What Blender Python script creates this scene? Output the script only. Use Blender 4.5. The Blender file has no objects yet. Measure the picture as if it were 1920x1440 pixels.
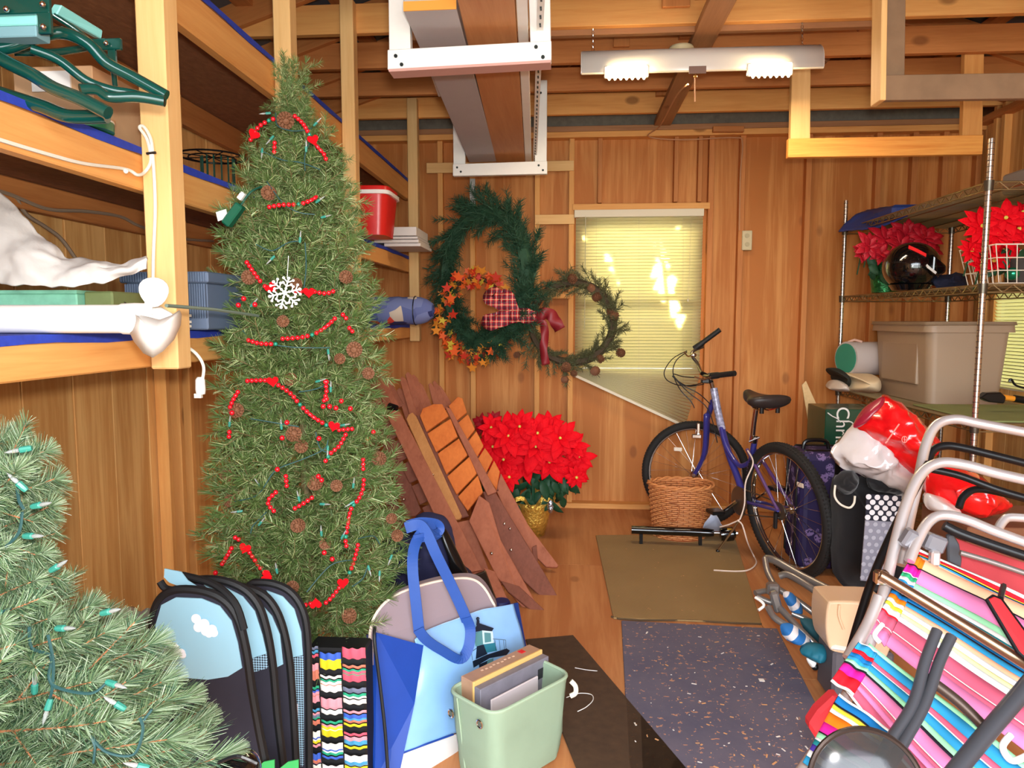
import bpy, bmesh, math, random
from math import sin, cos, pi, radians, sqrt, atan2
from mathutils import Vector, Matrix, Quaternion
V = Vector
R_ = random.Random(7)
U = R_.uniform
scn = bpy.context.scene
COL = scn.collection

# ------------------------------------------------------------------ camera, sky, lights, exposure
FPX = 1330.0
YAW, PITCH, HC = radians(4.3), radians(5.16), 1.40
cam_d = bpy.data.cameras.new('camera'); cam = bpy.data.objects.new('camera', cam_d); COL.objects.link(cam)
cam_d.sensor_width = 36.0; cam_d.lens = FPX/1920*36.0; cam_d.clip_start = 0.02
cam.location = (0, 0, HC); cam.rotation_euler = (pi/2-PITCH, 0, YAW)
scn.camera = cam
_f = V((-sin(YAW)*cos(PITCH), cos(YAW)*cos(PITCH), -sin(PITCH)))
_r = V((cos(YAW), sin(YAW), 0)); _u = _r.cross(_f)

world = bpy.data.worlds.new('sky'); scn.world = world; world.use_nodes = True
wn = world.node_tree; wn.nodes.clear()
_sky = wn.nodes.new('ShaderNodeTexSky'); _sky.sky_type = 'NISHITA'; _sky.sun_disc = False
_sky.sun_elevation = radians(38); _sky.sun_rotation = radians(10); _sky.air_density = 1.0; _sky.dust_density = 4.0
_bg = wn.nodes.new('ShaderNodeBackground'); _bg.inputs[1].default_value = 0.95
_hs = wn.nodes.new('ShaderNodeHueSaturation'); _hs.inputs['Saturation'].default_value = 0.45
_wo = wn.nodes.new('ShaderNodeOutputWorld')
wn.links.new(_sky.outputs[0], _hs.inputs['Color']); wn.links.new(_hs.outputs[0], _bg.inputs[0]); wn.links.new(_bg.outputs[0], _wo.inputs[0])

def lamp(name, kind, loc, energy, color=(1, 1, 1), size=0.1, rot=(0, 0, 0), **kw):
    d = bpy.data.lights.new(name, kind); d.energy = energy; d.color = color
    if kind == 'AREA':
        d.size = size
        if 'size_y' in kw: d.shape = 'RECTANGLE'; d.size_y = kw['size_y']
    elif kind == 'SUN': d.angle = kw.get('angle', radians(0.6))
    else: d.shadow_soft_size = size
    o = bpy.data.objects.new(name, d); COL.objects.link(o); o.location = loc; o.rotation_euler = rot
    return o
# sun behind the back wall, low, reaches only the window blind through gaps shaped in an added leaf screen outside
SUN_DIR = V((-0.10, -1.0, -0.24)).normalized()
_s = lamp('sun', 'SUN', (0, 9, 6), 36.0, (1.0, 0.93, 0.78)); _s.rotation_euler = SUN_DIR.to_track_quat('-Z', 'Y').to_euler()
# the camera's own flash, and the daylight of the wide doorway behind the photographer
lamp('camera_flash', 'AREA', (0.03, -0.02, HC+0.10), 24.0, (1.0, 0.97, 0.93), 0.10, (pi/2-PITCH, 0, YAW), size_y=0.06)
lamp('doorway_daylight', 'AREA', (0.6, -1.9, 1.5), 85.0, (0.93, 0.97, 1.0), 3.6, (pi/2, 0, 0), size_y=2.4)
# the four-foot fixture throws its light down into the shed
lamp('fixture_lamp', 'AREA', (0.72, 3.72, 2.60), 10.0, (1.0, 0.78, 0.52), 1.1, (0, 0, 0), size_y=0.12)
vs = scn.view_settings
vs.view_transform = 'Standard'; vs.look = 'None'; vs.exposure = 0.9; vs.gamma = 1.0; vs.use_curve_mapping = False
scn.cycles.max_bounces = 6; scn.cycles.diffuse_bounces = 4; scn.cycles.glossy_bounces = 4; scn.cycles.transmission_bounces = 4
scn.cycles.transparent_max_bounces = 8; scn.cycles.caustics_reflective = False; scn.cycles.caustics_refractive = False
scn.cycles.sample_clamp_indirect = 6.0; scn.cycles.use_denoising = True

# ------------------------------------------------------------------ pixel -> world helpers
def ray(px, py): return _f + _r*((px-960)/FPX) + _u*((720-py)/FPX)
def PY(px, py, y): d = ray(px, py); t = y/d.y; return V((0, 0, HC)) + d*t
def PX(px, py, x): d = ray(px, py); t = x/d.x; return V((0, 0, HC)) + d*t
def PZ(px, py, z): d = ray(px, py); t = (z-HC)/d.z; return V((0, 0, HC)) + d*t
def PP(px, py, p, n):                       # ray against a plane
    d = ray(px, py); o = V((0, 0, HC)); p = V(p); n = V(n); return o + d*((p-o).dot(n)/d.dot(n))

# ------------------------------------------------------------------ materials
def lin(c): return tuple((x/255/12.92 if x/255 <= 0.04045 else ((x/255+0.055)/1.055)**2.4) for x in c)
MC = {}
def _new(name):
    m = bpy.data.materials.new(name); m.use_nodes = True; nt = m.node_tree; b = nt.nodes['Principled BSDF']
    return m, nt, b
def _n(nt, t, **kw):
    n = nt.nodes.new(t)
    for k, v in kw.items(): setattr(n, k, v)
    return n
def _math(nt, op, a, b=None, clamp=False):
    n = _n(nt, 'ShaderNodeMath', operation=op); n.use_clamp = clamp
    for i, x in enumerate((a, b)):
        if x is None: continue
        if hasattr(x, 'links'): nt.links.new(x, n.inputs[i])
        else: n.inputs[i].default_value = x
    return n.outputs[0]
def _mix(nt, f, a, b, blend='MIX'):
    n = _n(nt, 'ShaderNodeMix', data_type='RGBA', blend_type=blend)
    for i, x in ((0, f), (6, a), (7, b)):
        if hasattr(x, 'links'): nt.links.new(x, n.inputs[i])
        else: n.inputs[i].default_value = x if i == 0 else (*x[:3], 1)
    return n.outputs[2]
def _coords(nt, scale=(1, 1, 1), rnd=True):
    tc = _n(nt, 'ShaderNodeTexCoord'); oi = _n(nt, 'ShaderNodeObjectInfo')
    mp = _n(nt, 'ShaderNodeMapping'); mp.inputs['Scale'].default_value = scale
    va = _n(nt, 'ShaderNodeVectorMath', operation='ADD'); nt.links.new(tc.outputs['Object'], va.inputs[0])
    if rnd:
        s = _n(nt, 'ShaderNodeVectorMath', operation='SCALE'); s.inputs[0].default_value = (7.3, 3.1, 5.7)
        nt.links.new(oi.outputs['Random'], s.inputs['Scale']); nt.links.new(s.outputs[0], va.inputs[1])
    nt.links.new(va.outputs[0], mp.inputs['Vector'])
    return mp.outputs[0], oi.outputs['Random']
def _noise(nt, vec, sc, detail=3, rough=.55, dist=0.0):
    n = _n(nt, 'ShaderNodeTexNoise'); nt.links.new(vec, n.inputs['Vector'])
    n.inputs['Scale'].default_value = sc; n.inputs['Detail'].default_value = detail
    n.inputs['Roughness'].default_value = rough; n.inputs['Distortion'].default_value = dist
    return n.outputs[0]
def _ramp(nt, fac, stops):
    n = _n(nt, 'ShaderNodeValToRGB'); nt.links.new(fac, n.inputs[0]); e = n.color_ramp.elements
    while len(e) < len(stops): e.new(0.5)
    for i, (p, c) in enumerate(stops): e[i].position = p; e[i].color = (*c[:3], 1)
    return n.outputs[0]
def _bump(nt, b, h, strength=0.3, dist=0.01):
    n = _n(nt, 'ShaderNodeBump'); n.inputs['Strength'].default_value = strength; n.inputs['Distance'].default_value = dist
    nt.links.new(h, n.inputs['Height']); nt.links.new(n.outputs[0], b.inputs['Normal'])
def mat(name, c, rough=0.5, metal=0.0, var=0.0, sc=20, bump=0.0, obj=0.0, sheen=0, coat=0, trans=0.0, emit=None, es=0, alpha=1, ior=1.45, spec=0.5, stretch=(1, 1, 1)):
    if name in MC: return MC[name]
    m, nt, b = _new(name); l = lin(c)
    b.inputs['Base Color'].default_value = (*l, 1); b.inputs['Roughness'].default_value = rough
    b.inputs['Metallic'].default_value = metal; b.inputs['Coat Weight'].default_value = coat
    b.inputs['Transmission Weight'].default_value = trans; b.inputs['IOR'].default_value = ior
    b.inputs['Specular IOR Level'].default_value = spec; b.inputs['Alpha'].default_value = alpha
    if sheen: b.inputs['Sheen Weight'].default_value = sheen
    if emit: b.inputs['Emission Color'].default_value = (*lin(emit), 1); b.inputs['Emission Strength'].default_value = es
    if var or bump or obj:
        vec, rnd = _coords(nt, stretch)
        h = _noise(nt, vec, sc, 4)
        f = _math(nt, 'MULTIPLY', _math(nt, 'SUBTRACT', h, .5), 2.6*var)
        if obj: f = _math(nt, 'ADD', f, _math(nt, 'MULTIPLY', _math(nt, 'SUBTRACT', rnd, .5), 2*obj))
        f = _math(nt, 'ADD', f, 1.0)
        vm = _n(nt, 'ShaderNodeVectorMath', operation='SCALE'); vm.inputs[0].default_value = l; nt.links.new(f, vm.inputs['Scale'])
        nt.links.new(vm.outputs[0], b.inputs['Base Color'])
        if bump: _bump(nt, b, h, bump, 0.01)
    MC[name] = m; return m
def wood(name, light, dark, knots=0.5, grain=1.0, axis=2, rough=0.62, tint=0.16, figure=0.5, knotc=(96, 48, 22)):
    """pine lumber: long grain along one local axis, a broad figure and a few knots"""
    if name in MC: return MC[name]
    m, nt, b = _new(name); s = [9, 9, 9]; s[axis] = 0.55
    vec, rnd = _coords(nt, tuple(s)); L, D = lin(light), lin(dark)
    g1 = _noise(nt, vec, 1.6*grain, 4, .6, 1.2)
    g2 = _noise(nt, vec, 9*grain, 3, .6, .3)
    g = _math(nt, 'ADD', _math(nt, 'MULTIPLY', g1, .65*figure+.25), _math(nt, 'MULTIPLY', g2, .35))
    mid = tuple((a*.55+c*.45) for a, c in zip(L, D))
    col = _ramp(nt, g, [(.28, L), (.52, mid), (.72, D)])
    if knots:
        s2 = [3.4, 3.4, 3.4]; s2[axis] = 2.0
        v2, _ = _coords(nt, tuple(s2))
        vo = _n(nt, 'ShaderNodeTexVoronoi'); nt.links.new(v2, vo.inputs['Vector']); vo.inputs['Scale'].default_value = 1.0
        d = vo.outputs['Distance']
        k = _math(nt, 'MULTIPLY', _math(nt, 'SUBTRACT', 0.115, d), 22, True)
        k = _math(nt, 'MULTIPLY', k, knots)
        col = _mix(nt, k, col, lin(knotc))
    hs = _n(nt, 'ShaderNodeHueSaturation'); nt.links.new(col, hs.inputs['Color'])
    nt.links.new(_math(nt, 'ADD', 1-tint/2, _math(nt, 'MULTIPLY', rnd, tint)), hs.inputs['Value'])
    nt.links.new(hs.outputs[0], b.inputs['Base Color']); b.inputs['Roughness'].default_value = rough
    b.inputs['Specular IOR Level'].default_value = 0.3
    _bump(nt, b, g2, 0.15, 0.004)
    MC[name] = m; return m

# ------------------------------------------------------------------ mesh builder
OFF = {}
def woff(o):
    v = V((0, 0, 0))
    while o is not None: v = v + o.location; o = o.parent
    return v
class MB:
    def __init__(s): s.v = []; s.f = []; s.mi = []; s.cur = 0
    def add(s, vs, fs):
        b = len(s.v); s.v.extend([tuple(x) for x in vs]); s.f.extend([tuple(i+b for i in f) for f in fs]); s.mi.extend([s.cur]*len(fs)); return s
    def obox(s, c, size, R=None):
        c = V(c); hx, hy, hz = [q/2 for q in size]; P = [V((x, y, z)) for x in (-hx, hx) for y in (-hy, hy) for z in (-hz, hz)]
        if R is not None: P = [R @ p for p in P]
        return s.add([c+p for p in P], [(0, 1, 3, 2), (4, 6, 7, 5), (0, 4, 5, 1), (2, 3, 7, 6), (0, 2, 6, 4), (1, 5, 7, 3)])
    def box(s, x0, x1, y0, y1, z0, z1): return s.obox(((x0+x1)/2, (y0+y1)/2, (z0+z1)/2), (abs(x1-x0), abs(y1-y0), abs(z1-z0)))
    def beam(s, p0, p1, w, t, up=(0, 0, 1)):
        p0, p1 = V(p0), V(p1); R = frame(p1-p0, up)
        return s.obox((p0+p1)/2, (w, t, (p1-p0).length), R)
    def tube(s, pts, r, n=8, closed=False, caps=True):
        pts = [V(p) for p in pts]; N = len(pts); rs = r if isinstance(r, (list, tuple)) else [r]*N
        T = []
        for i in range(N):
            a = pts[(i-1) % N] if (closed or i > 0) else pts[i]; c = pts[(i+1) % N] if (closed or i < N-1) else pts[i]
            t = (c-a); T.append(t.normalized() if t.length > 1e-9 else V((0, 0, 1)))
        nrm = T[0].orthogonal().normalized(); vs = []
        for i in range(N):
            if i: 
                q = T[i-1].rotation_difference(T[i]); nrm = q @ nrm
            nrm = (nrm - T[i]*nrm.dot(T[i])).normalized(); bi = T[i].cross(nrm)
            for k in range(n): a = 2*pi*k/n; vs.append(pts[i] + (nrm*cos(a)+bi*sin(a))*rs[i])
        fs = []
        for i in range(N if closed else N-1):
            j = (i+1) % N
            for k in range(n): l = (k+1) % n; fs.append((i*n+k, i*n+l, j*n+l, j*n+k))
        if caps and not closed: fs.append(tuple(reversed(range(n)))); fs.append(tuple((N-1)*n+k for k in range(n)))
        return s.add(vs, fs)
    def ball(s, c, r, n=8, m=6, R=None, bulge=None):
        c = V(c); r = (r, r, r) if not isinstance(r, (list, tuple)) else r; vs = [V((0, 0, -r[2]))]; fs = []
        for i in range(1, m):
            a = -pi/2+pi*i/m
            for k in range(n): b = 2*pi*k/n; vs.append(V((r[0]*cos(a)*cos(b), r[1]*cos(a)*sin(b), r[2]*sin(a))))
        vs.append(V((0, 0, r[2])))
        if R is not None: vs = [R @ q for q in vs]
        for k in range(n): fs.append((0, 1+(k+1) % n, 1+k))
        for i in range(m-2):
            for k in range(n): a = 1+i*n; b = a+n; l = (k+1) % n; fs.append((a+k, a+l, b+l, b+k))
        t = 1+(m-2)*n
        for k in range(n): fs.append((t+k, t+(k+1) % n, t+n))
        return s.add([c+q for q in vs], fs)
    def lathe(s, prof, n=20, c=(0, 0, 0), R=None, capb=True, capt=True, sq=1.0):
        c = V(c); vs = []
        for (r, z) in prof:
            for k in range(n):
                a = 2*pi*k/n; p = V((r*cos(a), r*sin(a)*sq, z)); vs.append(c+(R @ p if R is not None else p))
        fs = []
        for i in range(len(prof)-1):
            for k in range(n): l = (k+1) % n; fs.append((i*n+k, i*n+l, (i+1)*n+l, (i+1)*n+k))
        if capb: fs.append(tuple(reversed(range(n))))
        if capt: fs.append(tuple((len(prof)-1)*n+k for k in range(n)))
        return s.add(vs, fs)
    def prism(s, poly, o, Ux, Vy, th):
        """closed outline (list of (a,b)) on the plane o+a*Ux+b*Vy, given thickness th along the normal"""
        o, Ux, Vy = V(o), V(Ux), V(Vy); N = Ux.cross(Vy).normalized(); n = len(poly)
        vs = [o+Ux*a+Vy*b-N*th/2 for a, b in poly]+[o+Ux*a+Vy*b+N*th/2 for a, b in poly]
        fs = [tuple(reversed(range(n))), tuple(range(n, 2*n))]+[(i, (i+1) % n, n+(i+1) % n, n+i) for i in range(n)]
        return s.add(vs, fs)
    def slab(s, pts, th, N=None):
        """quad or polygon of world points thickened along its normal"""
        pts = [V(p) for p in pts]
        if N is None: N = (pts[1]-pts[0]).cross(pts[2]-pts[0]).normalized()
        N = V(N); n = len(pts); vs = [p-N*th/2 for p in pts]+[p+N*th/2 for p in pts]
        return s.add(vs, [tuple(reversed(range(n))), tuple(range(n, 2*n))]+[(i, (i+1) % n, n+(i+1) % n, n+i) for i in range(n)])
    def grid(s, G, wrap=False):
        m = len(G); n = len(G[0]); vs = [p for row in G for p in row]; fs = []
        for i in range(m-1):
            for j in range(n if wrap else n-1): k = (j+1) % n; fs.append((i*n+j, i*n+k, (i+1)*n+k, (i+1)*n+j))
        return s.add(vs, fs)
    def build(s, name, m, parent=None, smooth=False, bevel=0, solid=0, sub=0, angle=40, local=False, seg=1, origin=None):
        if parent is None and not local:
            if origin is None:
                xs = [q[0] for q in s.v]; ys = [q[1] for q in s.v]; zs = [q[2] for q in s.v]
                origin = V(((min(xs)+max(xs))/2, (min(ys)+max(ys))/2, min(zs)))
            off = V(origin)
        else: off = V((0, 0, 0)) if local else woff(parent)
        me = bpy.data.meshes.new(name); me.from_pydata([(a-off.x, b-off.y, c-off.z) for a, b, c in s.v], [], s.f)
        ms = m if isinstance(m, (list, tuple)) else [m]
        for q in ms: me.materials.append(q)
        if len(ms) > 1: me.polygons.foreach_set('material_index', s.mi)
        me.update()
        if smooth:
            me.polygons.foreach_set('use_smooth', [True]*len(me.polygons))
            if angle: me.set_sharp_from_angle(angle=radians(angle))
        o = bpy.data.objects.new(name, me); COL.objects.link(o)
        if parent is not None: o.parent = parent
        elif not local: o.location = off
        if solid: q = o.modifiers.new('solid', 'SOLIDIFY'); q.thickness = solid; q.offset = 0
        if bevel: q = o.modifiers.new('bevel', 'BEVEL'); q.width = bevel; q.segments = seg; q.limit_method = 'ANGLE'; q.angle_limit = radians(50)
        if sub: q = o.modifiers.new('sub', 'SUBSURF'); q.levels = sub; q.render_levels = sub
        return o
def frame(d, up=(0, 0, 1)):
    """rotation whose local Z runs along d, local Y lies towards up"""
    z = V(d).normalized(); u = V(up)
    if abs(z.dot(u.normalized())) > .999: u = z.orthogonal()
    x = u.cross(z).normalized(); y = z.cross(x)
    return Matrix((x, y, z)).transposed()
_bx = {}
def board(name, p0, p1, w, t, m, parent=None, up=(0, 0, 1), bevel=0.002):
    """a straight piece of lumber with its grain along local Z; w across, t towards up"""
    p0, p1 = V(p0), V(p1); L = (p1-p0).length
    o = MB().obox((0, 0, 0), (w, t, L)).build(name, m, None, bevel=bevel, local=True)
    o.rotation_euler = frame(p1-p0, up).to_euler(); o.location = (p0+p1)/2
    if parent is not None: o.location = o.location - woff(parent); o.parent = parent
    return o
def thing(name, label, cat, loc, group=None, kind=None, rot=0):
    o = bpy.data.objects.new(name, None); COL.objects.link(o); o.empty_display_size = .05
    o.location = loc; o.rotation_euler = (0, 0, rot)
    return tag(o, label, cat, group, kind)
def tag(o, label=None, cat=None, group=None, kind=None):
    if label: o['label'] = label
    if cat: o['category'] = cat
    if group: o['group'] = group
    if kind: o['kind'] = kind
    return o
def lab(o, s): o['label'] = s; return o
def inst(o, name, loc, R=None, sc=1.0, parent=None, mats=None):
    """another object on the same mesh"""
    c = bpy.data.objects.new(name, o.data); COL.objects.link(c)
    for md in o.modifiers:
        q = c.modifiers.new(md.name, md.type)
        for a in ('thickness', 'offset', 'width', 'segments', 'limit_method', 'angle_limit', 'levels', 'render_levels'):
            if hasattr(md, a) and hasattr(q, a): setattr(q, a, getattr(md, a))
    s = sc if isinstance(sc, (tuple, list)) else (sc, sc, sc)
    c.location = V(loc)-(woff(parent) if parent else V((0, 0, 0))); c.scale = s
    if R is not None: c.rotation_euler = R.to_euler()
    if parent: c.parent = parent
    return c
def drop(o):
    """forget a pattern object once its mesh is shared by the real ones"""
    bpy.data.objects.remove(o, do_unlink=True)
def cr(pts, n=6, closed=False):
    """smooth curve through points"""
    P = [V(p) for p in pts]; N = len(P); out = []
    for i in range(N if closed else N-1):
        if closed: a, b, c, d = P[(i-1) % N], P[i], P[(i+1) % N], P[(i+2) % N]
        else: a, b, c, d = P[max(i-1, 0)], P[i], P[i+1], P[min(i+2, N-1)]
        for k in range(n):
            t = k/n; out.append(.5*((2*b)+(c-a)*t+(2*a-5*b+4*c-d)*t*t+(3*b-a-3*c+d)*t**3))
    if not closed: out.append(P[-1])
    return out
def rrect(w, h, r, n=5):
    out = []
    for cx, cy, a0 in ((w/2-r, h/2-r, 0), (-w/2+r, h/2-r, 90), (-w/2+r, -h/2+r, 180), (w/2-r, -h/2+r, 270)):
        for k in range(n+1): a = radians(a0+90*k/n); out.append((cx+r*cos(a), cy+r*sin(a)))
    return out
def rv(s=1.0):
    while True:
        p = V((U(-1, 1), U(-1, 1), U(-1, 1)))
        if .05 < p.length < 1: return p.normalized()*s
def text(body, name, m, size, R, loc, parent, ext=0.0008, align='CENTER'):
    c = bpy.data.curves.new(name, 'FONT'); c.body = body; c.size = size; c.extrude = ext; c.align_x = align; c.align_y = 'CENTER'
    o = bpy.data.objects.new(name+'_tmp', c); COL.objects.link(o)
    dg = bpy.context.evaluated_depsgraph_get(); me = bpy.data.meshes.new_from_object(o.evaluated_get(dg)); drop(o)
    me.materials.clear(); me.materials.append(m); q = bpy.data.objects.new(name, me); COL.objects.link(q)
    q.rotation_euler = R.to_euler(); q.location = V(loc)-woff(parent); q.parent = parent
    return q
# ================================================================== STRUCTURE
XL, XR, YB, YF = -1.70, 2.86, 5.30, -2.0
pine = wood('pine', (234, 174, 102), (204, 130, 62), knots=.6)
pine_light = wood('pine_light', (236, 194, 132), (214, 162, 98), knots=.6)
pine_red = wood('pine_red', (206, 136, 76), (164, 94, 46), knots=.55)
pine_brown = wood('pine_brown', (172, 122, 82), (130, 88, 56), knots=.55)
ply = wood('ply_wall', (226, 162, 94), (184, 112, 52), knots=.4, grain=.5, figure=1.15, tint=.12)
plank_m = wood('plank_wall', (244, 196, 126), (202, 144, 80), knots=.8, grain=.7, figure=1.0, tint=.34)
ply_floor = wood('ply_floor', (212, 154, 102), (178, 114, 68), knots=.35, grain=.45, axis=1, figure=1.0, tint=.08)
osb = mat('osb', (150, 98, 62), .75, var=.35, sc=45, bump=.3, stretch=(1, .5, 1))
dark_fill = mat('grey_insulation', (112, 104, 92), .9, var=.3, sc=25)
foil = mat('blue_grey_roof_metal', (96, 110, 122), .45, .5, var=.2, sc=6)

def st(name, o): o['kind'] = 'structure'; return o
# floor: sub-floor with plywood sheets
fl = MB().box(XL-.1, XR+.1, YF, YB+.1, -.12, -.012).build('floor', pine_brown); tag(fl, kind='structure')
for i, (xa, xb) in enumerate(((XL, -.31), (-.31, .91), (.91, 2.13), (2.13, XR))):
    ys = [YF, -.9, 1.54, 3.98, YB] if i % 2 else [YF, .3, 2.74, 5.18, YB]
    for a, b in zip(ys[:-1], ys[1:]): MB().box(xa+.0015, xb-.0015, a+.0015, b-.0015, -.012, 0).build('plywood_sheet', ply_floor, fl)
gr = MB().box(-14, 16, -14, 20, -.3, -.2).build('ground', mat('grass_ground', (92, 104, 62), .95, var=.3, sc=3)); tag(gr, kind='structure')

# back wall
wb = MB().box(XL-.1, XR+.1, YB+.03, YB+.05, 2.72, 4.4).build('wall_back', osb); tag(wb, kind='structure')
def _bx0(px): return PY(px, 500, YB).x
for a, b, c, d in ((XL-.12, _bx0(1084), 0, 2.74), (_bx0(1313), XR+.12, 0, 2.74)): MB().box(a, b, YB+.014, YB+.05, c, d).build('sheathing', osb, wb)
for a, b, c, d in ((_bx0(1084), _bx0(1313), 0, PY(1100, 702, YB-.02).z), (_bx0(1084), _bx0(1313), PY(1100, 396, YB-.02).z, 2.74)): MB().box(a, b, YB+.014, YB+.05, c, d).build('sheathing', osb, wb)
def bx(px): return PY(px, 600, YB-.05).x
def bz(py, px=1100, y=YB-.02): return PY(px, py, y).z
Wx0, Wx1, Wz0, Wz1 = PY(1084, 500, YB).x, PY(1313, 500, YB).x, bz(700), bz(398)
studs = [XL+.03, bx(828), bx(887), bx(1007), bx(1070), bx(1327), bx(1384), bx(1506), bx(1634), bx(1700), bx(1756), XR-.02]
ZT = 2.735
edges = sorted(studs)
for a, b in zip(edges[:-1], edges[1:]):
    if a < Wx0 < b or abs(a-bx(1070)) < .01:
        MB().box(a, b, YB, YB+.012, 0, Wz0).build('plywood_panel', ply, wb); MB().box(a, b, YB, YB+.012, Wz1, ZT).build('plywood_panel', ply, wb)
        MB().box(a, Wx0, YB, YB+.012, Wz0, Wz1).build('plywood_panel', ply, wb); MB().box(Wx1, b, YB, YB+.012, Wz0, Wz1).build('plywood_panel', ply, wb)
    else: MB().box(a, b, YB, YB+.012, 0, ZT).build('plywood_panel', ply, wb)
for x in studs:
    w = .038
    board('stud', (x, YB-.03, .038), (x, YB-.03, ZT-.04), w, .06, pine if x < 1 else pine_red, wb, up=(0, 1, 0))
for px in (1122, 1262, 1306):
    board('cripple_stud', (bx(px), YB-.03, Wz1+.06), (bx(px), YB-.03, ZT-.04), .03, .06, pine_red, wb, up=(0, 1, 0))
board('window_header', (bx(1072), YB-.035, Wz1+.03), (bx(1325), YB-.035, Wz1+.03), .045, .07, pine, wb, up=(0, 1, 0))
def hb(pxa, pxb, pya, pyb, m=pine, y=YB-.065, t=.018):
    a = PY(pxa, (pya+pyb)/2, y); b = PY(pxb, (pya+pyb)/2, y); b.z = a.z
    h = abs(PY(pxa, pya, y).z-PY(pxa, pyb, y).z)
    return board('blocking_board', a, b, h, t, m, wb, up=(0, 1, 0))
hb(800, 1076, 306, 325, pine_light); hb(1003, 1077, 403, 421, pine_light); hb(1010, 1070, 549, 560, pine)
board('sole_plate', (XL, YB-.045, .019), (XR, YB-.045, .019), .09, .038, pine, wb, up=(0, 0, 1))
board('top_plate', (XL, YB-.045, ZT-.02), (XR, YB-.045, ZT-.02), .09, .04, pine, wb, up=(0, 0, 1))
board('top_plate', (XL, YB-.045, ZT+.02), (XR, YB-.045, ZT+.02), .09, .038, pine_brown, wb, up=(0, 0, 1))
board('plate_block', PY(1336, 243, 5.2), PY(1394, 243, 5.2), .045, .04, pine_red, wb)
MB().box(XL, XR, YB-.01, YB+.02, ZT+.04, 2.95).build('insulation_strip', dark_fill, wb)

# window in the back wall
glass, nt, b = _new('window_glass'); nt.nodes.remove(b)
_t, _g, _x, _fr = _n(nt, 'ShaderNodeBsdfTransparent'), _n(nt, 'ShaderNodeBsdfGlossy'), _n(nt, 'ShaderNodeMixShader'), _n(nt, 'ShaderNodeFresnel')
_g.inputs['Roughness'].default_value = .03; nt.links.new(_fr.outputs[0], _x.inputs[0]); nt.links.new(_t.outputs[0], _x.inputs[1]); nt.links.new(_g.outputs[0], _x.inputs[2]); nt.links.new(_x.outputs[0], nt.nodes['Material Output'].inputs[0])
fr_m = mat('window_frame_white', (226, 222, 208), .5)
w1 = thing('window_1', None, None, ((Wx0+Wx1)/2, YB+.03, Wz0)); w1['kind'] = 'structure'
mb = MB(); fw = .035
mb.box(Wx0, Wx0+fw, YB, YB+.07, Wz0, Wz1).box(Wx1-fw, Wx1, YB, YB+.07, Wz0, Wz1).box(Wx0, Wx1, YB, YB+.07, Wz0, Wz0+fw).box(Wx0, Wx1, YB, YB+.07, Wz1-fw, Wz1)
mb.box(Wx0, Wx1, YB+.02, YB+.05, (Wz0+Wz1)/2-.02, (Wz0+Wz1)/2+.02)
mb.build('window_frame', fr_m, w1)
for a, b in ((Wz0+fw, (Wz0+Wz1)/2-.02), ((Wz0+Wz1)/2+.02, Wz1-fw)):
    MB().box(Wx0+fw, Wx1-fw, YB+.033, YB+.037, a, b).build('window_pane', glass, w1)

# left wall: vertical planks and a few studs
wl = MB().box(XL-.06, XL-.03, YF, YB+.1, -.05, 2.95).build('wall_left', osb); tag(wl, kind='structure')
y = -.6; k = 0
while y < YB:
    w = U(.16, .25); y1 = min(y+w, YB)
    o = board('plank', (XL-.015+U(-.004, .004), (y+y1)/2, 0.0), (XL-.015+U(-.004, .004), (y+y1)/2, 2.8), w-.005 if y1-y > w-.01 else y1-y, .02, plank_m, wl, up=(1, 0, 0)); y += w
for px in (318, 342, 362): 
    yy = PX(px, 900, XL+.04).y
    board('stud', (XL+.025, yy, 0), (XL+.025, yy, 2.8), .03, .05, pine, wl, up=(1, 0, 0))
for yy in (.9, 1.5, 3.6, 4.3): board('stud', (XL+.01, yy, 0), (XL+.01, yy, 2.8), .038, .02, pine, wl, up=(1, 0, 0))
board('top_plate', (XL+.03, YF, 2.74), (XL+.03, YB, 2.74), .038, .09, pine_red, wl, up=(1, 0, 0))

# right wall with a second window
R0, R1 = PX(1862, 650, XR).y, PX(1990, 650, XR).y
RY1, RY0 = R0, R0-.75
RZ1, RZ0 = 1.62, .95
wr = MB().box(XR+.03, XR+.06, YF, RY0, 0, 2.95).box(XR+.03, XR+.06, RY1, YB+.1, 0, 2.95).box(XR+.03, XR+.06, RY0, RY1, 0, RZ0).box(XR+.03, XR+.06, RY0, RY1, RZ1, 2.95).build('wall_right', osb); tag(wr, kind='structure')
y = .6
while y < YB:
    w = U(.16, .24); y1 = min(y+w, YB); c = (y+y1)/2
    if RY0-.02 < c < RY1+.02:
        board('plank', (XR+.012, c, 0), (XR+.012, c, RZ0), y1-y-.004, .02, plank_m, wr, up=(1, 0, 0)); board('plank', (XR+.012, c, RZ1), (XR+.012, c, 2.8), y1-y-.004, .02, plank_m, wr, up=(1, 0, 0))
    else: board('plank', (XR+.012, c, 0), (XR+.012, c, 2.8), y1-y-.004, .02, plank_m, wr, up=(1, 0, 0))
    y += w
for yy in (RY1+.05, 4.95, 3.0, 2.4): board('stud', (XR-.02, yy, 0), (XR-.02, yy, 2.8), .038, .05, pine, wr, up=(1, 0, 0))
board('top_plate', (XR-.03, YF, 2.74), (XR-.03, YB, 2.74), .038, .09, pine_red, wr, up=(1, 0, 0))
w2 = thing('window_2', None, None, (XR+.03, (RY0+RY1)/2, RZ0)); w2['kind'] = 'structure'
mb = MB(); mb.box(XR, XR+.06, RY0, RY0+.03, RZ0, RZ1).box(XR, XR+.06, RY1-.03, RY1, RZ0, RZ1).box(XR, XR+.06, RY0, RY1, RZ0, RZ0+.03).box(XR, XR+.06, RY0, RY1, RZ1-.03, RZ1)
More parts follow.
